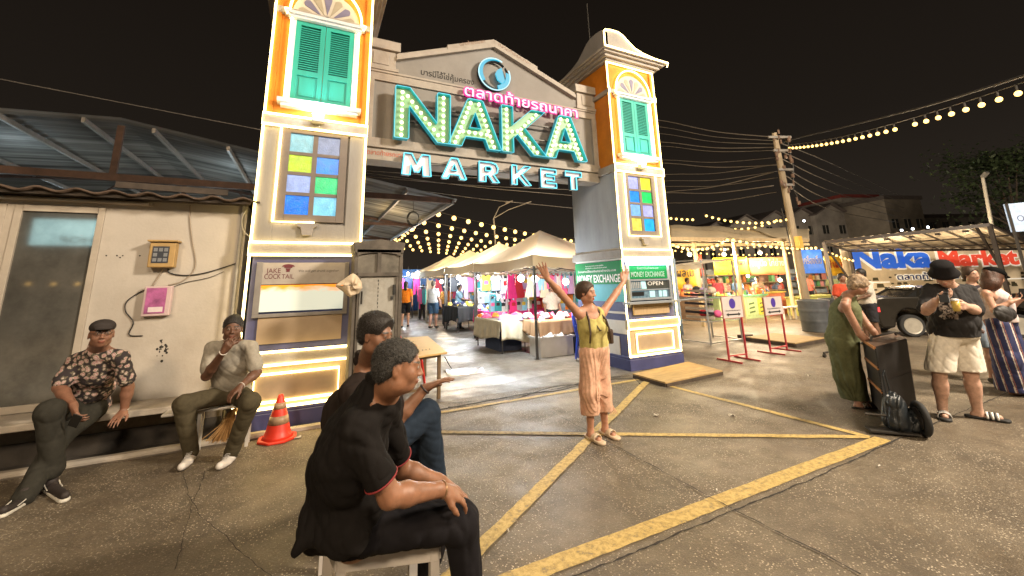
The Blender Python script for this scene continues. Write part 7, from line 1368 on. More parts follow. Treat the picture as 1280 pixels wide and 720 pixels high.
S = SDF(); S.cap(hpR, knR, .115, .092, .04); S.cap(knR, anR, .092, .072, .03); S.cap(hpL, knL, .11, .085, .04); S.cap(knL, anL, .08, .06, .03); S.ell(pel-V3(0, 0, .02), (.17, .17, .11), None, .05); p.part('trousers', S, cloth_mat('dark blue jeans', (.018, .028, .045)), .008, (), folds(.006, 11, 14))
for an in (anR, anL): S = SDF(); shoe(S, an-V3(0, 0, .02), an+V3(RT)*.17-V3(0, 0, .05)); p.part('shoe', S, mat('black shoe', (0, 0, 0)), .008, [(V3(0, 0, .003), (0, 0, -1))])
collar(p, nk+V3(0, 0, .015), cloth_mat('very dark brown shirt', (0, 0, 0)), .064, .025, .016)
ring('wristband', wrL, wrL-elL, .034, .007, mat('dark watch strap', (.03, .02, .02), .5), p.T)
ST2 = copy_tree(ST, loc=(float(pel[0]+.02), float(pel[1]+.02), 0), label='second white topped stool hidden under the man stretching his hand'); ST['group'] = ST2['group'] = 'white topped stools'
# ================================================================== 3. man in the flowered shirt, far left
t0 = 3.75; head3 = A_(127, 418, 3.72); nk = A_(123, 434, 3.80); shR, shL = A_(95, 451, 3.78), A_(152, 447, 3.86); pel = A_(108, 508, 3.98); che = nk*.62+pel*.38
elR, wrR = A_(74, 484, 3.66), A_(92, 508, 3.52); elL, wrL = A_(160, 484, 3.92), A_(155, 513, 3.90)
hpR, hpL = A_(96, 512, 3.90), A_(118, 512, 3.92); knR, anR = A_(62, 514, 3.40), A_(66, 588, 3.42); knL, anL = A_(100, 528, 3.52), A_(30, 622, 3.18)
knL = A_(76, 545, 3.60)
chk('man3', uaR=(shR, elR), faR=(elR, wrR), uaL=(shL, elL), faL=(elL, wrL), thR=(hpR, knR), shinR=(knR, anR), thL=(hpL, knL), shinL=(knL, anL), torso=(pel, nk), sh=(shL, shR))
p = Person('person in a flowered shirt and flat cap sitting on the concrete ledge at far left', (pel[0], pel[1]), .008, (.23, .11, .068), 'ruddy'); f3 = nrm(CAMP_ := (np.array(CAMP)-head3)*V3(1, 1, .3)+V3(RT)*.6)
p.headset(head3, f3, (0, 0, 1), 1.09); p.neck(nk, .062); S = p.B; fb, lat, up = torso(S, pel, che, nk, shL, shR, 1.05, 1.1)
limb(S, shR, elR, wrR, (.054, .046, .03)); limb(S, shL, elL, wrL, (.054, .046, .03)); hand(S, wrR, A_(97, 527, 3.46)-wrR, V3(FW)*1.+V3(RT)*.5, 1, .8, 1.05); hand(S, wrL, A_(146, 523, 3.80)-wrL, V3(0, 0, -1), -1, .3, 1.05)
limb(S, hpR, knR, anR, (.08, .058, .042)); limb(S, hpL, knL, anL, (.08, .058, .042)); p.body('stubble')
c, f, u, sc = p.hd; f = nrm(f); u = nrm(u); r = np.cross(f, u); A = (r, f, u); q = lambda x, y, z: c+(r*x+f*y+u*z)*sc
S = SDF(); S.ell(q(0, -.012, .062), (.092, .112, .068), A, .02); S.ell(q(0, .055, .075), (.075, .05, .035), A, .03); S.ell(q(0, .105, .048), (.062, .055, .010), A, .012); p.part('flat_cap', S, cloth_mat('charcoal tweed cap', (.045, .038, .036)), .006, [(q(0, 0, .034), -u)])
S = SDF(); S.ell(q(0, -.05, -.005), (.078, .06, .06), A, .02); p.part('hair', S, mat('grey hair', (.2, .18, .16), .7), .007, [(q(0, -.01, 0), f)])
g = MB(); ex = lambda s_: q(s_*.032, .098, .012); [g.tube([Vector(ex(s_)+r*.022*math.cos(a)+u*.015*math.sin(a)) for a in [2*PI*k/16 for k in range(16)]], .0018, 5, closed=True) for s_ in (-1, 1)]; g.tube([Vector(ex(-1)+r*.02), Vector(ex(1)-r*.02)], .0018, 5)
[g.tube([Vector(q(s_*.054, .095, .014)), Vector(q(s_*.078, 0, .014))], .0018, 5) for s_ in (-1, 1)]; g.build('glasses', M_dsteel, p.T)
m = bpy.data.materials.new('flowered shirt cloth'); m.use_nodes = True; nt = m.node_tree; N = nt.nodes; L = nt.links; b = N['Principled BSDF']; b.inputs['Roughness'].default_value = .85; tc = N.new('ShaderNodeTexCoord')
nz1 = N.new('ShaderNodeTexNoise'); nz1.inputs['Scale'].default_value = 30; L.new(tc.outputs['Object'], nz1.inputs[0]); mxv = N.new('ShaderNodeMix'); mxv.data_type = 'RGBA'; mxv.blend_type = 'ADD'; mxv.inputs[0].default_value = .035; L.new(tc.outputs['Object'], mxv.inputs[6]); L.new(nz1.outputs['Color'], mxv.inputs[7])
vo = N.new('ShaderNodeTexVoronoi'); vo.inputs['Scale'].default_value = 24; L.new(mxv.outputs[2], vo.inputs[0]); rr = N.new('ShaderNodeValToRGB'); rr.color_ramp.interpolation = 'CONSTANT'; e = rr.color_ramp.elements; e[0].position = 0; e[0].color = (.25, .05, .05, 1); e[1].position = .62; e[1].color = (.025, .018, .02, 1)
for pos, cl_ in ((.14, (.50, .40, .36)), (.27, (.36, .16, .16)), (.38, (.48, .40, .34)), (.47, (.12, .10, .07))): k = e.new(pos); k.color = cl_+(1,)
L.new(vo.outputs['Distance'], rr.inputs[0]); 
sc_ = N.new('ShaderNodeMath'); sc_.operation = 'MULTIPLY'; sc_.inputs[1].default_value = 1.1; L.new(vo.outputs['Distance'], sc_.inputs[0]); L.new(sc_.outputs[0], rr.inputs[0]); L.new(rr.outputs[0], b.inputs['Base Color']); M_flow = m
S = SDF(); torso(S, pel+V3(0, 0, .02), che, nk-V3(0, 0, .03), shL, shR, 1.0, 1.1, .018, belly=.06); S.cap(shR, shR+(elR-shR)*.75, .060, .072, .03); S.cap(shL, shL+(elL-shL)*.7, .060, .072, .03); S.ell(nk+V3(0, 0, .085)+f*.03, (.058, .066, .06), None, .01, True); collar(p, nk, M_flow, .064, .03)
p.part('shirt', S, M_flow, .008, [(pel-V3(0, 0, .03), (0, 0, -1))], folds(.006, 12, 21))
S = SDF(); S.cap(hpR, knR, .095, .085, .04); S.cap(knR, anR, .085, .072, .03); S.cap(hpL, knL, .095, .08, .04); S.cap(knL, anL, .08, .068, .03); S.ell(pel-V3(0, 0, .0), (.17, .15, .10), None, .05); p.part('trousers', S, cloth_mat('grey green jeans', (.036, .034, .028)), .009, [(anR-V3(0, 0, .03), (0, 0, -1))] if False else (), folds(.007, 11, 24))
for an, to in ((anR, A_(84, 604, 3.22)), (anL, A_(4, 640, 3.0))):
    to[2] = .045; an2 = an.copy(); an2[2] = .085; S = SDF(); shoe(S, an2, to); sh = p.part('shoe', S, mat('black skate shoe', (.03, .022, .02), .7), .007, [(V3(0, 0, .022), (0, 0, -1))]); d_ = nrm((to-an2)*V3(1, 1, 0)); S = SDF(); S.cap(V3(an2[0], an2[1], .012)-d_*.04, V3(to[0], to[1], .012), .044, .036, .01); p.part('shoe_sole', S, mat('white rubber sole', (.6, .57, .5), .6), .006, [(V3(0, 0, .026), (0, 0, 1)), (V3(0, 0, .002), (0, 0, -1))])
    side = np.cross(d_, V3(0, 0, 1)); cpt = V3(an2[0], an2[1], 0)+d_*.05
    for s_ in (-1, 1): g = MB(); g.tube([Vector(cpt+side*s_*.043+d_*x+V3(0, 0, z)) for x, z in ((-.05, .05), (-.02, .065), (.01, .05), (.04, .045), (.08, .04))], .004, 5); g.build('white_stripe', mat('white rubber sole', (0, 0, 0)), sh)
g = MB(); pc = A_(94, 526, 3.42); g.box((-.035, -.004, -.07), (.035, .004, .07), Matrix.Translation(Vector(pc)) @ Matrix.Rotation(.5, 4, 'Y') @ Matrix.Rotation(.6, 4, 'X')); single('mobile_phone', g, mat('display black', (0, 0, 0)), 'black phone in the hand of the man in the flowered shirt', 'phone', bevel=.003)
ring('bracelet', wrL+nrm(wrL-elL)*-.01, wrL-elL, .033, .004, mat('white beads', (.6, .55, .5), .5), p.T)
# ================================================================== 4. man in the grey polo
head4 = A_(291, 412, 4.12); nk = A_(291, 426, 4.20); shR, shL = A_(265, 435, 4.18), A_(314, 434, 4.22); pel = A_(288, 489, 4.33); che = nk*.6+pel*.4
elR, wrR = A_(258, 470, 4.08), A_(279, 440, 3.96); elL, wrL = A_(321, 466, 4.15), A_(302, 482, 3.95)
hpR, hpL = A_(277, 495, 4.22), A_(300, 495, 4.24); knR, anR = A_(229, 505, 3.92), A_(239, 566, 3.93); knL, anL = A_(313, 503, 3.84), A_(289, 566, 3.90)
chk('man4', uaR=(shR, elR), faR=(elR, wrR), uaL=(shL, elL), faL=(elL, wrL), thR=(hpR, knR), shinR=(knR, anR), thL=(hpL, knL), shinL=(knL, anL), torso=(pel, nk), sh=(shL, shR))
p = Person('person in a grey polo and olive trousers smoking with a hand at the mouth', (pel[0], pel[1]), .0075, (.14, .065, .038), 'dark'); f4 = nrm((np.array(CAMP)-head4)*V3(1, 1, .2)+V3(RT)*-.2)
p.headset(head4, f4, (0, 0, 1), 1.08, jaw=1.08); p.neck(nk, .058); S = p.B; torso(S, pel, che, nk, shL, shR, 1.05, 1.05)
limb(S, shR, elR, wrR, (.052, .044, .029)); limb(S, shL, elL, wrL, (.052, .044, .029)); hand(S, wrR, A_(289, 427, 3.96)-wrR, V3(FW), -1, .7, 1.0); hand(S, wrL, A_(290, 492, 3.88)-wrL, V3(0, 0, -1)+V3(FW)*.3, -1, .6, 1.0)
limb(S, hpR, knR, anR, (.08, .056, .04)); limb(S, hpL, knL, anL, (.08, .056, .04)); p.body('stubble')
S, q, A, cuts = hair_cap(p, top=.006); c, f, u, sc = p.hd; f = nrm(f); u = nrm(u); S.ell(q(.09, .03, -.012), (.03, .036, .045), A, .012, True); S.ell(q(-.09, .03, -.012), (.03, .036, .045), A, .012, True); ho = p.part('hair', S, M_hair, .005, [(q(0, .07, .055), f-u*.7), (q(0, 0, -.05), -u)], nz); strands(p, ho, M_hair, 3000, .010, .2)
S = SDF(); torso(S, pel, che, nk-V3(0, 0, .03), shL, shR, 1.1, 1.12, .02, belly=.05); S.cap(shR, shR+(elR-shR)*.72, .058, .070, .03); S.cap(shL, shL+(elL-shL)*.72, .058, .070, .03); S.ell(nk+V3(0, 0, .09)+f*.03, (.056, .06, .06), None, .01, True); collar(p, nk, cloth_mat('grey polo', (.34, .31, .26)), .062, .03, .013)
p.part('polo_shirt', S, cloth_mat('grey polo', (.34, .31, .26)), .0075, [(pel-V3(0, 0, .05), (0, 0, -1))], folds(.005, 12, 31))
S = SDF(); S.cap(hpR, knR, .092, .080, .04); S.cap(knR, anR, .080, .062, .03); S.cap(hpL, knL, .092, .080, .04); S.cap(knL, anL, .080, .062, .03); S.ell(pel-V3(0, 0, .0), (.17, .15, .10), None, .05); p.part('trousers', S, cloth_mat('olive trousers', (.075, .062, .038)), .009, (), folds(.006, 11, 34))
for an, to in ((anR, A_(227, 584, 3.68)), (anL, A_(275, 580, 3.68))):
    to[2] = .04; an2 = an.copy(); an2[2] = .085; S = SDF(); shoe(S, an2, to, r=.046); sh = p.part('shoe', S, mat('white trainer', (.62, .58, .54), .6, var=.05), .0075, [(V3(0, 0, .002), (0, 0, -1))]); d_ = nrm((to-an2)*V3(1, 1, 0)); side = np.cross(d_, V3(0, 0, 1)); g = MB()
    for k in range(5): c_ = Vector(V3(an2[0], an2[1], .088-.006*k)+d_*(.06+.02*k)); g.tube([c_-Vector(side)*.022, c_+Vector((0, 0, .006)), c_+Vector(side)*.022], .0028, 4)
    g.build('laces', mat('grey laces', (.4, .38, .36), .7), sh)
ring('bracelet', wrL, wrL-elL, .032, .005, mat('white beads', (0, 0, 0)), p.T); ring('wrist_cuff', wrR, wrR-elR, .032, .005, mat('white beads', (0, 0, 0)), p.T)
# ================================================================== woman with both arms raised
head5 = A_(733, 366, 4.22); nk = A_(737, 385, 4.22); shR, shL = A_(722, 391, 4.16), A_(753, 391, 4.34); pel = A_(743, 436, 4.22); che = nk*.57+pel*.43
elR, wrR = A_(701, 367, 4.02), A_(684, 348, 3.86); elL, wrL = A_(767, 371, 4.50), A_(779, 353, 4.68)
hpR, hpL = A_(736, 442, 4.18), A_(750, 442, 4.24); knR, anR = A_(737, 487, 4.16), A_(738, 535, 4.20); knL, anL = A_(752, 486, 4.26), A_(756, 530, 4.32)
chk('woman', uaR=(shR, elR), faR=(elR, wrR), uaL=(shL, elL), faL=(elL, wrL), thR=(hpR, knR), shinR=(knR, anR), torso=(pel, nk), sh=(shL, shR), hn=(head5, nk))
p = Person('person in an olive tank top and peach trousers throwing both arms up', (anR[0], anR[1]), .0065, (.46, .235, .15), 'fair tan'); f5 = nrm(V3(RT)*.86-V3(FW)*.5+V3(0, 0, .02))
p.headset(head5, f5, (0, 0, 1), .93, jaw=.92); p.neck(nk, .044); S = p.B; fbody = nrm(V3(RT)*.35-V3(FW)*.95); torso(S, pel, che, nk, shR, shL, .86, .95)
lt = nrm(np.cross(V3(0, 0, 1), fbody))
for s_ in (-1, 1): S.ell(che+fbody*.075+lt*s_*.065-V3(0, 0, .0), (.06, .055, .055), None, .04)
limb(S, shR, elR, wrR, (.044, .037, .024)); limb(S, shL, elL, wrL, (.044, .037, .024))
hand(S, wrR, A_(678, 334, 3.84)-wrR, -V3(FW), 1, .06, .95, .24, .95); hand(S, wrL, A_(782, 339, 4.74)-wrL, -V3(FW), 1, .08, .95, .15, .6)
limb(S, hpR, knR, anR, (.08, .05, .034)); limb(S, hpL, knL, anL, (.08, .05, .034))
for an in (anR, anL):
    an2 = an.copy(); an2[2] = .075; d_ = nrm(V3(RT)*.45-V3(FW)*.9)*V3(1, 1, 0); shoe(S, an2, an2+d_*.13-V3(0, 0, .045), r=.036)
p.body(lips=(.35, .06, .06), brow=(.06, .03, .02))
c, f, u, sc = p.hd; f = nrm(f); u = nrm(u-f*(u@f)); r = np.cross(f, u); A = (r, f, u); q = lambda x, y, z: c+(r*x+f*y+u*z)*sc
M_brn = mat('dark brown hair', (.055, .028, .016), .5, var=.35, scale=40, bump=.6, bscale=150)
S = SDF(); S.ell(q(0, -.018, .038), (.084, .106, .090), A, .02); S.ell(q(0, -.075, -.02), (.055, .05, .06), A, .03); S.ell(q(0, .10, .0), (.060, .06, .062), A, .02, True)
br = [q(0, -.10, -.05), q(.03, -.11, -.11), q(.06, -.06, -.20), q(.075, -.02, -.30), q(.075, .0, -.38)]
ho = p.part('hair', S, M_brn, .005, [(q(0, .055, .045), f-u*.55)], nz)
for sd in (-1, 1): g = MB(); pp = [nk+lt*sd*.05+V3(0, 0, .05)-fbody*.03, nk+lt*sd*.07+V3(0, 0, -.02)+fbody*.04, che+lt*sd*.10+fbody*.125+V3(0, 0, .09), che+lt*sd*.115+fbody*.165-V3(0, 0, .02), che+lt*sd*.12+fbody*.15-V3(0, 0, .12)]; g.tube([Vector(x) for x in pp], .015, 8, r1=.008); g.build('braid', M_brn, p.T, smooth=True)
S = SDF(); torso(S, pel+V3(0, 0, .04), che, nk-V3(0, 0, .05), che+V3(0, 0, .07)-lt*.10, che+V3(0, 0, .07)+lt*.10, .88, .98, .012)
for s_ in (-1, 1): S.ell(che+fbody*.078+lt*s_*.065, (.068, .062, .062), None, .04)
S.ell(nk+fbody*.05-V3(0, 0, .02), (.085, .10, .09), (lt, fbody, V3(0, 0, 1)), .015, True); S.ell(nk+V3(0, 0, .06), (.12, .12, .07), None, .01, True)
for s_, sh in ((-1, shR), (1, shL)): S.ell(sh+lt*s_*.0+V3(0, 0, .02), (.075, .085, .10), (lt, fbody, V3(0, 0, 1)), .012, True)
p.part('tank_top', S, cloth_mat('olive yellow cotton', (.52, .45, .16)), .006, [(pel-V3(0, 0, .01), (0, 0, -1))], folds(.0035, 15, 41))
M_pea = cloth_mat('peach patterned trousers', (.72, .44, .31), var=.2, scale=16, dirt=.55, dirtcol=(.40, .15, .09)); S = SDF(); S.ell(pel+V3(0, 0, .0), (.155, .125, .11), (lt, fbody, V3(0, 0, 1)), .05)
kR, kL = anR*.35+knR*.65, anL*.35+knL*.65
for h_, k_, a_ in ((hpR, knR, anR), (hpL, knL, anL)):
    S.cap(h_, k_, .098, .094, .04); e_ = k_+(a_-k_)*.62; S.cap(k_, e_, .094, .096, .05)
zh = (anR[2]+.15)
def pleat(X, Y, Z):
    an = np.arctan2(Y-pel[1], X-pel[0]); return .006*np.sin(an*9+np.sin(Z*5)*1.2+np.sin(an*3)*2)*np.clip((pel[2]+.05-Z)*2, 0, 1)+.003*np.sin(an*23+np.sin(Z*7)*2)*np.clip((pel[2]+.06-Z)*8, 0, 1)
p.part('wide_trousers', S, M_pea, .0065, [(V3(0, 0, zh), (0, 0, -1)), (pel+V3(0, 0, .085), (0, 0, 1))], pleat)
g = MB()
for k in range(5): a = anL+lt*(.03+.012*k)+V3(0, 0, .12); g.tube([Vector(a+V3(0, 0, .25)), Vector(a+lt*.03+V3(0, 0, .05)), Vector(a+lt*(.05+.01*k)-V3(0, 0, .04))], .014, 5, r1=.003)
g.build('trouser_tassels', M_pea, p.T)
for an in (anR, anL):
    an2 = an.copy(); an2[2] = .0; d_ = nrm((V3(RT)*.45-V3(FW)*.9)*V3(1, 1, 0)); sd = np.cross(d_, V3(0, 0, 1)); S = SDF(); S.cap(an2-d_*.05+V3(0, 0, .014), an2+d_*.17+V3(0, 0, .014), .042, .046, .01); sl = p.part('slide_sandal', S, mat('cream slide sandals', (.60, .47, .33), .6), .006, [(V3(0, 0, .028), (0, 0, 1)), (V3(0, 0, .002), (0, 0, -1))])
    g = MB(); g.grid(lambda i, j: Vector(an2+d_*(.06+.06*j)+sd*.050*math.cos(PI*i)+V3(0, 0, .022+.052*math.sin(PI*i)**.8)), 14, 4); o = g.build('sandal_strap', mat('cream slide sandals', (0, 0, 0)), sl, smooth=True); md = o.modifiers.new('s', 'SOLIDIFY'); md.thickness = .006
g = MB(); bgc = Vector(pel+lt*.17+V3(0, 0, .13)); g.box((-.02, -.06, -.09), (.03, .06, .06), Matrix.Translation(bgc) @ Matrix.Rotation(.5, 4, 'Z')); bo = g.build('hip_bag', mat('dark brown leather', (.06, .035, .022), .5), None, bevel=.015); tag(bo, 'small dark brown shoulder bag at the hip of the woman with raised arms', 'bag')
g = MB(); g.tube([Vector(x) for x in (shR*.5+nk*.5+V3(0, 0, .03), che+fbody*.155-lt*.0+V3(0, 0, .0), pel+lt*.16+fbody*.05+V3(0, 0, .18))], .008, 6); g.build('strap', mat('dark brown leather', (0, 0, 0)), bo)
# ================================================================== woman in green leaning on the case
t6 = 4.97; head6 = A_(1074, 357, 4.92); nk = A_(1060, 369, 5.0); shR, shL = A_(1056, 382, 4.82), A_(1064, 376, 5.18); pel = A_(1052, 424, 5.03); che = nk*.55+pel*.45
elR, wrR = A_(1075, 418, 4.72), A_(1092, 433, 4.66); elL, wrL = A_(1086, 408, 4.98), A_(1104, 430, 4.88); hpR, hpL = A_(1052, 428, 4.96), A_(1056, 427, 5.10); knR, anR = A_(1064, 467, 4.92), A_(1072, 500, 4.93); knL, anL = A_(1068, 464, 5.10), A_(1080, 496, 5.10)
chk('green', uaR=(shR, elR), faR=(elR, wrR), thR=(hpR, knR), shinR=(knR, anR), torso=(pel, nk), sh=(shL, shR), hn=(head6, nk))
p = Person('person in a long sleeveless green dress bending over the tall black speaker case', (anR[0], anR[1]), .0075, (.36, .19, .125), 'sunned'); f6 = nrm(V3(RT)*.9-V3(FW)*.15-V3(0, 0, .75)); p.headset(head6, f6, nrm(V3(RT)*.75+V3(0, 0, 1)), .95, jaw=.95); p.neck(nk, .045); S = p.B
fbody = nrm(V3(RT)*1.-V3(0, 0, .3)); torso(S, pel, che, nk, shR, shL, .88, .95); limb(S, shR, elR, wrR, (.043, .037, .025)); limb(S, shL, elL, wrL, (.043, .037, .025))
hand(S, wrR, A_(1101, 437, 4.66)-wrR, V3(0, 0, -1), 1, .3, .95); hand(S, wrL, A_(1114, 434, 4.86)-wrL, V3(0, 0, -1), -1, .3, .95)
for an in (anR, anL): an2 = an.copy(); an2[2] = .07; shoe(S, an2, an2+V3(RT)*.12-V3(0, 0, .04), r=.034); S.cap(an2, an2+V3(0, 0, .3), .036, .045, .02)
p.body(lips=(.3, .1, .08), brow=(.2, .14, .09)); c, f, u, sc = p.hd; f = nrm(f); u = nrm(u-f*(u@f)); r = np.cross(f, u); A = (r, f, u); q = lambda x, y, z: c+(r*x+f*y+u*z)*sc
S = SDF(); S.ell(q(0, -.025, .035), (.092, .112, .095), A, .02); S.ell(q(0, -.06, -.04), (.075, .06, .07), A, .03); p.part('hair', S, mat('ash blond hair', (.34, .24, .15), .6, var=.5, scale=30, bump=.8, bscale=120), .006, [(q(0, .05, .03), f-u*.35)], lambda X, Y, Z: .008*np.sin(X*60)*np.sin(Y*70)*np.sin(Z*55+X*30))
S = SDF(); torso(S, pel, che, nk-V3(0, 0, .03), che+V3(0, 0, .10)+V3(FW)*-.08, che+V3(0, 0, .10)+V3(FW)*.08, 1.0, 1.05, .022, belly=.03)
S.cap(pel, A_(1061, 470, 5.0), .155, .14, .06); S.cap(A_(1061, 470, 5.0), A_(1071, 505, 5.02), .14, .135, .05)
for sh in (shR, shL): S.ell(sh+nrm(sh-nk)*.035, (.075, .085, .10), None, .012, True)
S.ell(nk+V3(RT)*.06+V3(0, 0, .07), (.07, .07, .06), None, .01, True); zc = V3(pel)
p.part('long_dress', S, cloth_mat('sage green dress', (.135, .145, .075)), .0075, [(V3(0, 0, .085), (0, 0, -1))], lambda X, Y, Z: .013*np.sin(np.arctan2(Y-zc[1], X-zc[0]-.06)*11+Z*2)*np.clip((1.0-Z)*1.3, 0, 1)+folds(.004, 13, 9)(X, Y, Z))
for an in (anR, anL):
    an2 = an.copy(); an2[2] = 0; d_ = nrm(V3(RT)*V3(1, 1, 0)); sd = np.cross(d_, V3(0, 0, 1)); S = SDF(); S.cap(an2-d_*.05+V3(0, 0, .012), an2+d_*.16+V3(0, 0, .012), .038, .042, .01); sl = p.part('sandal', S, mat('black sandal sole', (.02, .018, .016), .6), .007, [(V3(0, 0, .024), (0, 0, 1)), (V3(0, 0, .002), (0, 0, -1))]); g = MB()
    for x in (.04, .08, .12): g.tube([Vector(an2+d_*x+sd*.040*math.cos(a)+V3(0, 0, .015+.042*math.sin(a))) for a in [PI*k/8 for k in range(9)]], .005, 5)
    g.build('sandal_strap', mat('pale straps', (.5, .45, .4), .5), sl)
# bag at the foot of the case
c = np.array(G(1136, 541)); S = SDF(); rr_ = nrm(V3(RT)*V3(1, 1, 0)); ff_ = nrm(V3(FW)*V3(1, 1, 0)); S.ell(c-rr_*.03+V3(0, 0, .11), (.17, .13, .11), (rr_, ff_, V3(0, 0, 1)), .05); S.ell(c-rr_*.10+V3(0, 0, .25), (.10, .09, .14), (rr_, ff_, V3(0, 0, 1)), .06); S.ell(c+rr_*.04+V3(0, 0, .10), (.14, .14, .10), (rr_, ff_, V3(0, 0, 1)), .05)
me, P = S.mesh('leather_bag', .007, [(V3(0, 0, .004), (0, 0, -1))], folds(.020, 8, 55)); bo = link('leather_bag', me, mat('glossy black leather', (.018, .022, .026), .3, var=.2, bump=.4, bscale=80), None); tag(bo, 'slouching glossy black bag on the trolley foot against the tall speaker case', 'bag')
g = MB(); cc_ = Vector(c-rr_*.15); g.tube([cc_+Vector((0, 0, .35)), cc_+Vector((0, 0, .55)), cc_+Vector((.05, 0, .60)), cc_+Vector((.08, 0, .4)), cc_+Vector((.06, 0, .28))], .009, 6); g.build('strap', mat('glossy black leather', (0, 0, 0)), bo)
# ================================================================== big man in the black tee
head7 = A_(1180, 344, 4.42); nk = A_(1186, 357, 4.52); shR, shL = A_(1163, 363, 4.50), A_(1211, 363, 4.52); pel = A_(1191, 414, 4.55); che = nk*.6+pel*.4
elR, wrR = A_(1157, 388, 4.36), A_(1170, 376, 4.18); elL, wrL = A_(1220, 388, 4.40), A_(1208, 383, 4.22); hpR, hpL = A_(1181, 420, 4.54), A_(1204, 420, 4.55); knR, anR = A_(1174, 466, 4.50), A_(1178, 511, 4.56); knL, anL = A_(1213, 466, 4.48), A_(1222, 513, 4.48)
chk('manR', uaR=(shR, elR), faR=(elR, wrR), uaL=(shL, elL), thR=(hpR, knR), shinR=(knR, anR), torso=(pel, nk), sh=(shL, shR), hn=(head7, nk))
p = Person('person in a black bucket hat, black printed tee and cream shorts looking at a phone', (pel[0], pel[1]), .0075, (.58, .36, .27), 'fair'); toC = nrm((np.array(CAMP)-head7)*V3(1, 1, 0)); f7 = nrm(toC*1.-V3(0, 0, .75)-V3(RT)*.15); p.headset(head7, f7, nrm(V3(0, 0, 1)+toC*.6), 1.0, jaw=1.05); p.neck(nk, .062); S = p.B
torso(S, pel, che, nk, shR, shL, 1.15, 1.2); limb(S, shR, elR, wrR, (.058, .05, .032)); limb(S, shL, elL, wrL, (.058, .05, .032)); hand(S, wrR, A_(1183, 372, 4.12)-wrR, V3(0, 0, 1)+toC*-.2, -1, .7, 1.05); hand(S, wrL, A_(1196, 382, 4.12)-wrL, -toC+V3(0, 0, .2)*0-V3(RT)*.3, 1, .8, 1.05)
limb(S, hpR, knR, anR, (.095, .062, .042)); limb(S, hpL, knL, anL, (.095, .062, .042)); dR, dL = nrm((toC*.9+V3(RT)*.1)*V3(1, 1, 0)), nrm((toC*.55+V3(RT)*.75)*V3(1, 1, 0))
for k_, a_ in ((knR, anR), (knL, anL)): S.ell(k_*.62+a_*.38-toC*.02, (.055, .058, .11), None, .04)
for an, d_ in ((anR, dR), (anL, dL)): an2 = an.copy(); an2[2] = .085; shoe(S, an2, an2+d_*.15-V3(0, 0, .045), r=.040)
p.body('stubble'); c, f, u, sc = p.hd; f = nrm(f); u = nrm(u-f*(u@f)); r = np.cross(f, u); A = (r, f, u); q = lambda x, y, z: c+(r*x+f*y+u*z)*sc
S = SDF(); S.ell(q(0, -.02, -.005), (.080, .09, .075), A, .02); p.part('hair', S, M_hair, .007, [(q(0, .02, 0), f)])
g = MB(); M3 = Matrix((tuple(r), tuple(f), tuple(u))).transposed(); g.lathe([(.126, .000), (.128, .005), (.112, .034), (.098, .058), (.094, .115), (.080, .135), (.02, .142)], Vector(q(0, -.01, .012)), 28, M3); o = g.build('bucket_hat', cloth_mat('black canvas hat', (.012, .011, .012)), p.T, smooth=True)
S = SDF(); torso(S, pel+V3(0, 0, .0), che, nk-V3(0, 0, .03), shR, shL, 1.14, 1.25, .026, belly=.06); S.cap(shR, shR+(elR-shR)*.92, .060, .074, .03); S.cap(shL, shL+(elL-shL)*.92, .060, .074, .03); S.ell(nk+V3(0, 0, .09)+toC*.03, (.062, .066, .06), None, .01, True); S.cap(pel, pel-V3(0, 0, .04), .20, .20, .05)
m = bpy.data.materials.new('black tee with pale print'); m.use_nodes = True; nt = m.node_tree; N = nt.nodes; L = nt.links; b = N['Principled BSDF']; b.inputs['Roughness'].default_value = .9; at_ = N.new('ShaderNodeAttribute'); at_.attribute_name = 'Col'; L.new(at_.outputs[0], b.inputs['Base Color'])
ctr = che-V3(0, 0, .05)-nrm(V3(RT)*1-V3(FW)*1.1)*V3(1, 1, 0)*(-.0); rl = nrm(np.cross(toC, V3(0, 0, 1)))*-1.
def teecol(P):
    d = P-ctr; x = d@nrm((V3(RT)-V3(FW)*1.05)*V3(1, 1, 0)); z = d[:, 2]; fr_ = d@toC; C_ = np.tile(np.array((.012, .011, .012), np.float32), (len(P), 1)); rg = np.random.default_rng(5); m_ = np.zeros(len(P), bool)
    for k in range(26): cx, cz, a, b_ = rg.normal(-.02, .05), rg.normal(0, .06), rg.uniform(.010, .036), rg.uniform(.010, .04); m_ ^= (((x-cx)/a)**2+((z-cz)/b_)**2 < 1)
    m_ &= (fr_ > .03) & (np.abs(x) < .14) & (z > -.17) & (z < .12); C_[m_] = (.38, .33, .30); return C_
p.part('black_tee', S, m, .0075, [(pel-V3(0, 0, .045), (0, 0, -1)), ], folds(.0075, 11, 61), teecol)
S = SDF(); S.ell(pel-V3(0, 0, .03), (.20, .17, .10), (rl, toC, V3(0, 0, 1)), .05)
for h_, k_ in ((hpR, knR), (hpL, knL)): S.cap(h_, h_+(k_-h_)*.92, .118, .122, .04)
p.part('cream_shorts', S, cloth_mat('cream shorts', (.74, .69, .60)), .0075, [(knR*.95+hpR*.05, (0, 0, -1))], folds(.006, 11, 63))
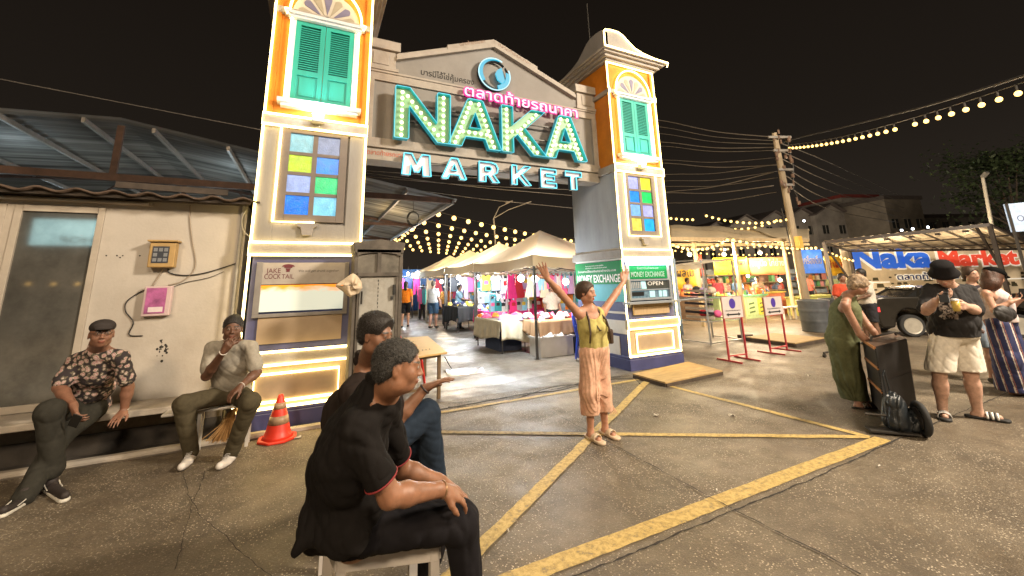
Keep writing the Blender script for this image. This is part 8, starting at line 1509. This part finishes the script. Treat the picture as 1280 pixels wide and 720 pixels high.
for an, d_ in ((anR, dR), (anL, dL)):
    an2 = an.copy(); an2[2] = 0; sd = np.cross(d_, V3(0, 0, 1)); S = SDF(); S.cap(an2-d_*.07+V3(0, 0, .016), an2+d_*.18+V3(0, 0, .016), .046, .052, .01); sl = p.part('slide_sandal', S, mat('black slide rubber', (.02, .02, .02), .6), .007, [(V3(0, 0, .032), (0, 0, 1)), (V3(0, 0, .002), (0, 0, -1))])
    for k in range(5): g = MB(); g.grid(lambda i, j: Vector(an2+d_*(.055+.019*(k+j*.96))+sd*.058*math.cos(PI*i)+V3(0, 0, .022+.062*math.sin(PI*i)**.8)), 14, 1); o = g.build('sandal_strap', mat('white stripe', (.7, .7, .68), .5) if k % 2 == 0 else mat('black slide rubber', (0, 0, 0)), sl, smooth=True); md = o.modifiers.new('s', 'SOLIDIFY'); md.thickness = .006
g = MB(); pc = Vector(A_(1180, 372, 4.08)); Mh = Matrix.Translation(pc) @ Matrix.Rotation(math.atan2(toC[1], toC[0])+PI/2, 4, 'Z') @ Matrix.Rotation(.15, 4, 'X') @ Matrix.Rotation(PI/2, 4, 'Z'); g.box((-.004, -.037, -.07), (.004, .037, .07), Mh @ Matrix.Rotation(1.0, 4, 'Y')); ph = single('mobile_phone', g, mat('display black', (0, 0, 0)), 'dark phone held before the chest of the man in the bucket hat', 'phone', bevel=.004)
CP = thing('drink_cup', 'clear cup of yellow drink in the hand of the man in the bucket hat', 'cup', tuple(A_(1197, 383, 4.06))); cb = Vector(A_(1196.5, 389, 4.06)); g = MB(); g.lathe([(.026, 0), (.036, .10)], cb, 18); g.build('drink', mat('yellow drink', (.60, .42, .10), .25), CP, smooth=True); g = MB(); g.lathe([(.038, .101), (.038, .108), (.018, .125)], cb, 18); g.build('lid', mat('clear lid', (.6, .6, .6), .1), CP, smooth=True); g = MB(); g.cyl(cb+Vector((0, 0, .13)), cb+Vector((.02, 0, .20)), .004, 6); g.build('straw', M_blk, CP)
# ================================================================== woman with the striped trousers, right edge
head8 = A_(1243, 347, 5.25); nk = A_(1239, 360, 5.32); shR, shL = A_(1233, 367, 5.18), A_(1249, 364, 5.50); pel = A_(1250, 402, 5.34); che = nk*.57+pel*.43
elR, wrR = A_(1243, 388, 5.08), A_(1264, 377, 5.02); elL, wrL = A_(1262, 384, 5.44), A_(1278, 373, 5.22); hpR, hpL = A_(1248, 406, 5.28), A_(1256, 406, 5.42); knR, anR = A_(1258, 446, 5.24), A_(1266, 485, 5.30); knL, anL = A_(1268, 446, 5.40), A_(1282, 482, 5.42)
chk('womR', uaR=(shR, elR), faR=(elR, wrR), thR=(hpR, knR), shinR=(knR, anR), torso=(pel, nk), hn=(head8, nk))
p = Person('person with brown bobbed hair and striped navy trousers looking at a phone, right edge', (anR[0], anR[1]), .008, (.46, .26, .18), 'light'); f8 = nrm(V3(RT)*1.-V3(FW)*.1-V3(0, 0, .35)); p.headset(head8, f8, V3(0, 0, 1)+V3(RT)*.3, .94, jaw=.93); p.neck(nk, .044); S = p.B; torso(S, pel, che, nk, shR, shL, .86, .92); limb(S, shR, elR, wrR, (.042, .036, .024)); limb(S, shL, elL, wrL, (.042, .036, .024)); hand(S, wrR, A_(1275, 372, 5.02)-wrR, V3(0, 0, 1), 1, .6, .95); hand(S, wrL, A_(1286, 370, 5.12)-wrL, V3(0, 0, 1), -1, .6, .95)
for an in (anR, anL): an2 = an.copy(); an2[2] = .07; shoe(S, an2, an2+V3(RT)*.12-V3(0, 0, .04), r=.034); S.cap(an2, an2+V3(0, 0, .25), .036, .045, .02)
p.body(); c, f, u, sc = p.hd; f = nrm(f); u = nrm(u-f*(u@f)); r = np.cross(f, u); A = (r, f, u); q = lambda x, y, z: c+(r*x+f*y+u*z)*sc
S = SDF(); S.ell(q(0, -.02, .03), (.092, .115, .098), A, .02); S.ell(q(0, -.04, -.09), (.105, .095, .115), A, .04); S.ell(q(0, .10, -.03), (.058, .07, .10), A, .02, True); p.part('hair', S, mat('chestnut hair', (.075, .03, .016), .5, var=.3, scale=30, bump=.6, bscale=120), .007, [(q(0, .04, 0), f-u*.12)], folds(.004, 22, 71))
S = SDF(); S.ell(q(0, -.01, .065), (.098, .12, .075), A, .02); S.ell(q(0, .10, .05), (.07, .06, .012), A, .01); p.part('cap', S, cloth_mat('black cap', (0, 0, 0)), .007, [(q(0, 0, .04), -u)])
S = SDF(); torso(S, pel+V3(0, 0, .05), che, nk-V3(0, 0, .04), che+V3(0, 0, .08)-V3(FW)*.09, che+V3(0, 0, .08)+V3(FW)*.09, .95, 1.05, .024); [S.ell(sh+nrm(sh-nk)*.03+V3(0, 0, .02), (.07, .07, .08), None, .012, True) for sh in (shR, shL)]; p.part('white_top', S, cloth_mat('white lilac top', (.62, .52, .52)), .0075, [(pel+V3(0, 0, .0), (0, 0, -1))], folds(.004, 14, 72))
m = bpy.data.materials.new('striped trousers'); m.use_nodes = True; nt = m.node_tree; N = nt.nodes; L = nt.links; b = N['Principled BSDF']; b.inputs['Roughness'].default_value = .85; at_ = N.new('ShaderNodeAttribute'); at_.attribute_name = 'Col'; L.new(at_.outputs[0], b.inputs['Base Color'])
ax8 = (knR+knL)/2
def stripes(P):
    x = (P-pel)@nrm((V3(RT)-V3(FW)*1.2)*V3(1, 1, 0)); s_ = (x+(P[:, 2]-pel[2])*.06)/.078; fr_ = s_-np.floor(s_); C_ = np.tile(np.array((.02, .025, .085), np.float32), (len(P), 1)); C_[fr_ < .13] = (.55, .5, .45); C_[(fr_ > .20) & (fr_ < .30)] = (.30, .12, .09); return C_
S = SDF(); S.ell(pel, (.15, .15, .10), None, .05)
for h_, k_, a_ in ((hpR, knR, anR), (hpL, knL, anL)): S.cap(h_, k_, .11, .125, .04); S.cap(k_, a_, .125, .16, .05)
p.part('wide_trousers', S, m, .0075, [(V3(0, 0, .05), (0, 0, -1)), (pel+V3(0, 0, .08), (0, 0, 1))], folds(.008, 9, 74), stripes)
S = SDF(); bc = A_(1256, 392, 5.02); S.ell(bc, (.13, .05, .10), (rr_, ff_, V3(0, 0, 1)), .03); me, P = S.mesh('shoulder_bag', .008, (), folds(.008, 14, 77)); tag(link('shoulder_bag', me, mat('matt black bag', (.02, .018, .018), .6), None), 'black shoulder bag under the arm of the woman in striped trousers', 'bag')
g = MB(); pc = Vector(A_(1279, 367, 5.0)); g.box((-.004, -.036, -.072), (.004, .036, .072), Matrix.Translation(pc) @ Matrix.Rotation(.6, 4, 'Y')); single('mobile_phone', g, mat('display black', (0, 0, 0)), 'phone held by the woman in striped trousers at the right edge', 'phone', bevel=.003)
# ================================================================== smaller people
def walker(label, root, ang, h, skin, top, bottom, hairm, kind='shorts', pose=None, vox=.012, longhair=False, sleeves=.45, build=1., cap=None, gender='m', topname='shirt'):
    """standing person at root, facing ang, made in the same way at a coarser grain"""
    k = h/1.72; o = V3(root[0], root[1], 0); F_ = V3(math.cos(ang), math.sin(ang), 0); R_ = np.cross(F_, V3(0, 0, 1)); P = lambda x, y, z: o+(R_*x+F_*y+V3(0, 0, 1)*z)*k
    p = Person(label, root, vox, skin, 'skin%d' % int(skin[0]*100)); pose = pose or {}
    hd = pose.get('head', P(0, .03, 1.60)); nk = P(0, 0, 1.44); pel = P(0, 0, .93); che = P(0, 0, 1.20); shR, shL = P(.17, 0, 1.37), P(-.17, 0, 1.37); elR = pose.get('elR', P(.23, -.02, 1.10)); wrR = pose.get('wrR', P(.24, .10, .88)); elL = pose.get('elL', P(-.23, -.02, 1.10)); wrL = pose.get('wrL', P(-.24, .10, .88))
    elR, wrR, elL, wrL = [P(*e) if isinstance(e, tuple) else e for e in (elR, wrR, elL, wrL)]
    st = pose.get('stride', .06); knR, anR = P(.09, st+.03, .50), P(.10, st, .09); knL, anL = P(-.09, .03-st*.5, .50), P(-.10, -st, .09)
    p.headset(hd, nrm(F_+V3(0, 0, pose.get('nod', -.1))), (0, 0, 1), k*.98); p.neck(nk, .05*k); S = p.B; torso(S, pel, che, nk, shL, shR, .95*build*k, .95*build*k); limb(S, shR, elR, wrR, (.05*k, .04*k, .027*k)); limb(S, shL, elL, wrL, (.05*k, .04*k, .027*k)); hand(S, wrR, (wrR-elR), F_*0-R_, 1, .5, k); hand(S, wrL, (wrL-elL), R_, -1, .5, k)
    limb(S, P(.09, 0, .90), knR, anR, (.085*k*build, .056*k, .038*k)); limb(S, P(-.09, 0, .90), knL, anL, (.085*k*build, .056*k, .038*k)); [shoe(S, a_, a_+F_*.15*k-V3(0, 0, .05)) for a_ in (anR, anL)]; p.body()
    c, f, u, sc = p.hd; f = nrm(f); u = nrm(u-f*(u@f)); r = np.cross(f, u); A = (r, f, u); q = lambda x, y, z: c+(r*x+f*y+u*z)*sc
    S = SDF(); S.ell(q(0, -.02, .04), (.086, .108, .090), A, .02); S.ell(q(0, -.06, -.02), (.07, .055, .07), A, .03)
    if longhair: S.cap(q(0, -.07, -.02), q(0, -.09, -.20), .075, .06, .03)
    p.part('hair', S, hairm, vox*.8, [(q(0, .055, .045), f-u*.5)])
    S = SDF(); torso(S, pel+V3(0, 0, .02), che, nk-V3(0, 0, .03), shL, shR, 1.0*build*k, 1.05*build*k, .022, belly=.03); S.cap(shR, shR+(elR-shR)*(sleeves+.25), .064, .07, .03); S.cap(shL, shL+(elL-shL)*(sleeves+.25), .064, .07, .03); p.part(topname, S, top, vox*.8, [(pel-V3(0, 0, .03), (0, 0, -1))], folds(.005, 12, int(h*100)))
    S = SDF(); S.ell(pel-V3(0, 0, .02), (.165*build, .14*build, .10), (R_, F_, V3(0, 0, 1)), .04)
    for s_, kn, an in ((1, knR, anR), (-1, knL, anL)):
        S.cap(P(.09*s_, 0, .90), kn, .105*build*k, .085*k, .04)
        if kind == 'trousers': S.cap(kn, an, .085*k, .065*k, .03)
    p.part(kind, S, bottom, vox*.8, [(V3(0, 0, (.52 if kind == 'shorts' else .07)*k), (0, 0, -1))], folds(.005, 12, int(h*77)))
    S = SDF(); [shoe(S, a_, a_+F_*.16*k-V3(0, 0, .05), r=.046) for a_ in (anR, anL)]; p.part('footwear', S, mat('black shoe', (0, 0, 0)), vox*.8, [(V3(0, 0, .003), (0, 0, -1)), (V3(0, 0, .085), (0, 0, 1))]); return p
def toward(p, u_=0): d = V3(CAMP)-V3(p); return math.atan2(d[1], d[0])+u_
b0 = G(1095, 432); walker('person in a white tee and dark shorts standing behind the woman in green', b0.xy, toward(b0, -.9), 1.72, (.15, .08, .05), cloth_mat('dusty white tee', (.52, .48, .42)), cloth_mat('dark shorts', (.03, .03, .035)), M_hair, pose=dict(elL=(-.20, .10, 1.12), wrL=(-.10, .32, 1.02)))
b0 = G(1066, 424); walker('person in a red shirt with black hair half hidden behind the woman in green', b0.xy, toward(b0, .6), 1.62, (.25, .13, .08), cloth_mat('red orange shirt', (.55, .08, .04)), cloth_mat('dark shorts', (0, 0, 0)), M_hair, 'trousers')
b0 = A_(1243, 470, 5.9); b0 = (float(b0[0]), float(b0[1])); walker('person in pale denim shorts almost hidden behind the woman in striped trousers', b0, toward((*b0, 0), .9), 1.66, (.42, .24, .17), cloth_mat('dark top', (.03, .025, .03)), cloth_mat('pale denim', (.22, .27, .33)), M_brn)
b0 = G(506, 409); walker('person in an orange top and black shorts walking up the lane beside the cabinet', b0.xy, toward(b0, PI-.1), 1.78, (.50, .28, .18), cloth_mat('orange top', (.80, .22, .02)), cloth_mat('black shorts', (.015, .015, .017)), M_hair, longhair=True, pose=dict(stride=.16))
b0 = G(541, 410); walker('person in a white shirt and denim shorts seen from behind in the lane', b0.xy, toward(b0, PI-.5), 1.76, (.50, .26, .18), cloth_mat('white shirt', (.62, .62, .62)), cloth_mat('blue denim shorts', (.05, .09, .15)), mat('greying brown hair', (.10, .08, .06), .6), pose=dict(stride=.05, elL=(-.22, .12, 1.14), wrL=(-.15, .34, 1.12)), build=1.12)
b0 = G(574, 411); walker('vendor in a pale blue denim shirt behind the black table under the second tent', b0.xy, toward(b0, 1.2), 1.62, (.30, .17, .11), cloth_mat('pale blue denim', (.22, .36, .48)), cloth_mat('blue denim shorts', (0, 0, 0)), M_hair, 'trousers', pose=dict(elR=(.16, .18, 1.15), wrR=(.10, .40, 1.10)))
b0 = G(557, 407); walker('vendor in an orange patterned dress under the third tent', b0.xy, toward(b0, .3), 1.58, (.34, .19, .12), cloth_mat('orange patterned', (.60, .30, .08), var=.6), cloth_mat('dark shorts', (0, 0, 0)), M_hair, 'trousers', longhair=True)
for (u_, t_, an_, h_, c_, lab) in ((1014, 18.5, 2.6, 1.68, (.72, .16, .12), 'person in a coral shirt beyond the leaning pole'), (900, 17.2, .4, 1.65, (.55, .1, .15), 'vendor in a crimson shirt among the food stalls'), (925, 17.8, -.5, 1.6, (.15, .25, .45), 'vendor in a blue shirt behind the green topped counter'), (862, 16.5, .8, 1.62, (.35, .3, .3), 'vendor in a grey shirt near the thin steel rack'), (951, 17.4, .2, 1.6, (.6, .5, .4), 'vendor in a cream shirt behind the orange counter'), (690, 11.2, .3, 1.58, (.5, .45, .4), 'vendor in a beige shirt inside the nearest tent'), (528, 19.5, 2.9, 1.64, (.65, .1, .25), 'person in a pink shirt by the far rail of clothes'), (1045, 19, .2, 1.66, (.3, .35, .2), 'person in an olive shirt left of the yellow banner')):
    b0 = A_(u_, 380, t_); walker(lab, (float(b0[0]), float(b0[1])), toward(b0, an_), h_, (.26, .14, .09), cloth_mat('shirt tone %g' % c_[0], c_), cloth_mat('dark shorts', (0, 0, 0)), M_hair, 'trousers', vox=.017, longhair=h_ < 1.61)
lamp('street_and_fill_light', (9.5, -3.5, 8), 5800, (1., .85, .66), .8)
lamp('street_and_fill_light', (-5, -6, 7.5), 1900, (1., .76, .50), .8)
lamp('street_and_fill_light', (1.5, -9, 8.5), 1700, (1., .80, .58), .8)  # added soft fill behind the camera, lifts the shadows
SC.view_settings.exposure = .9
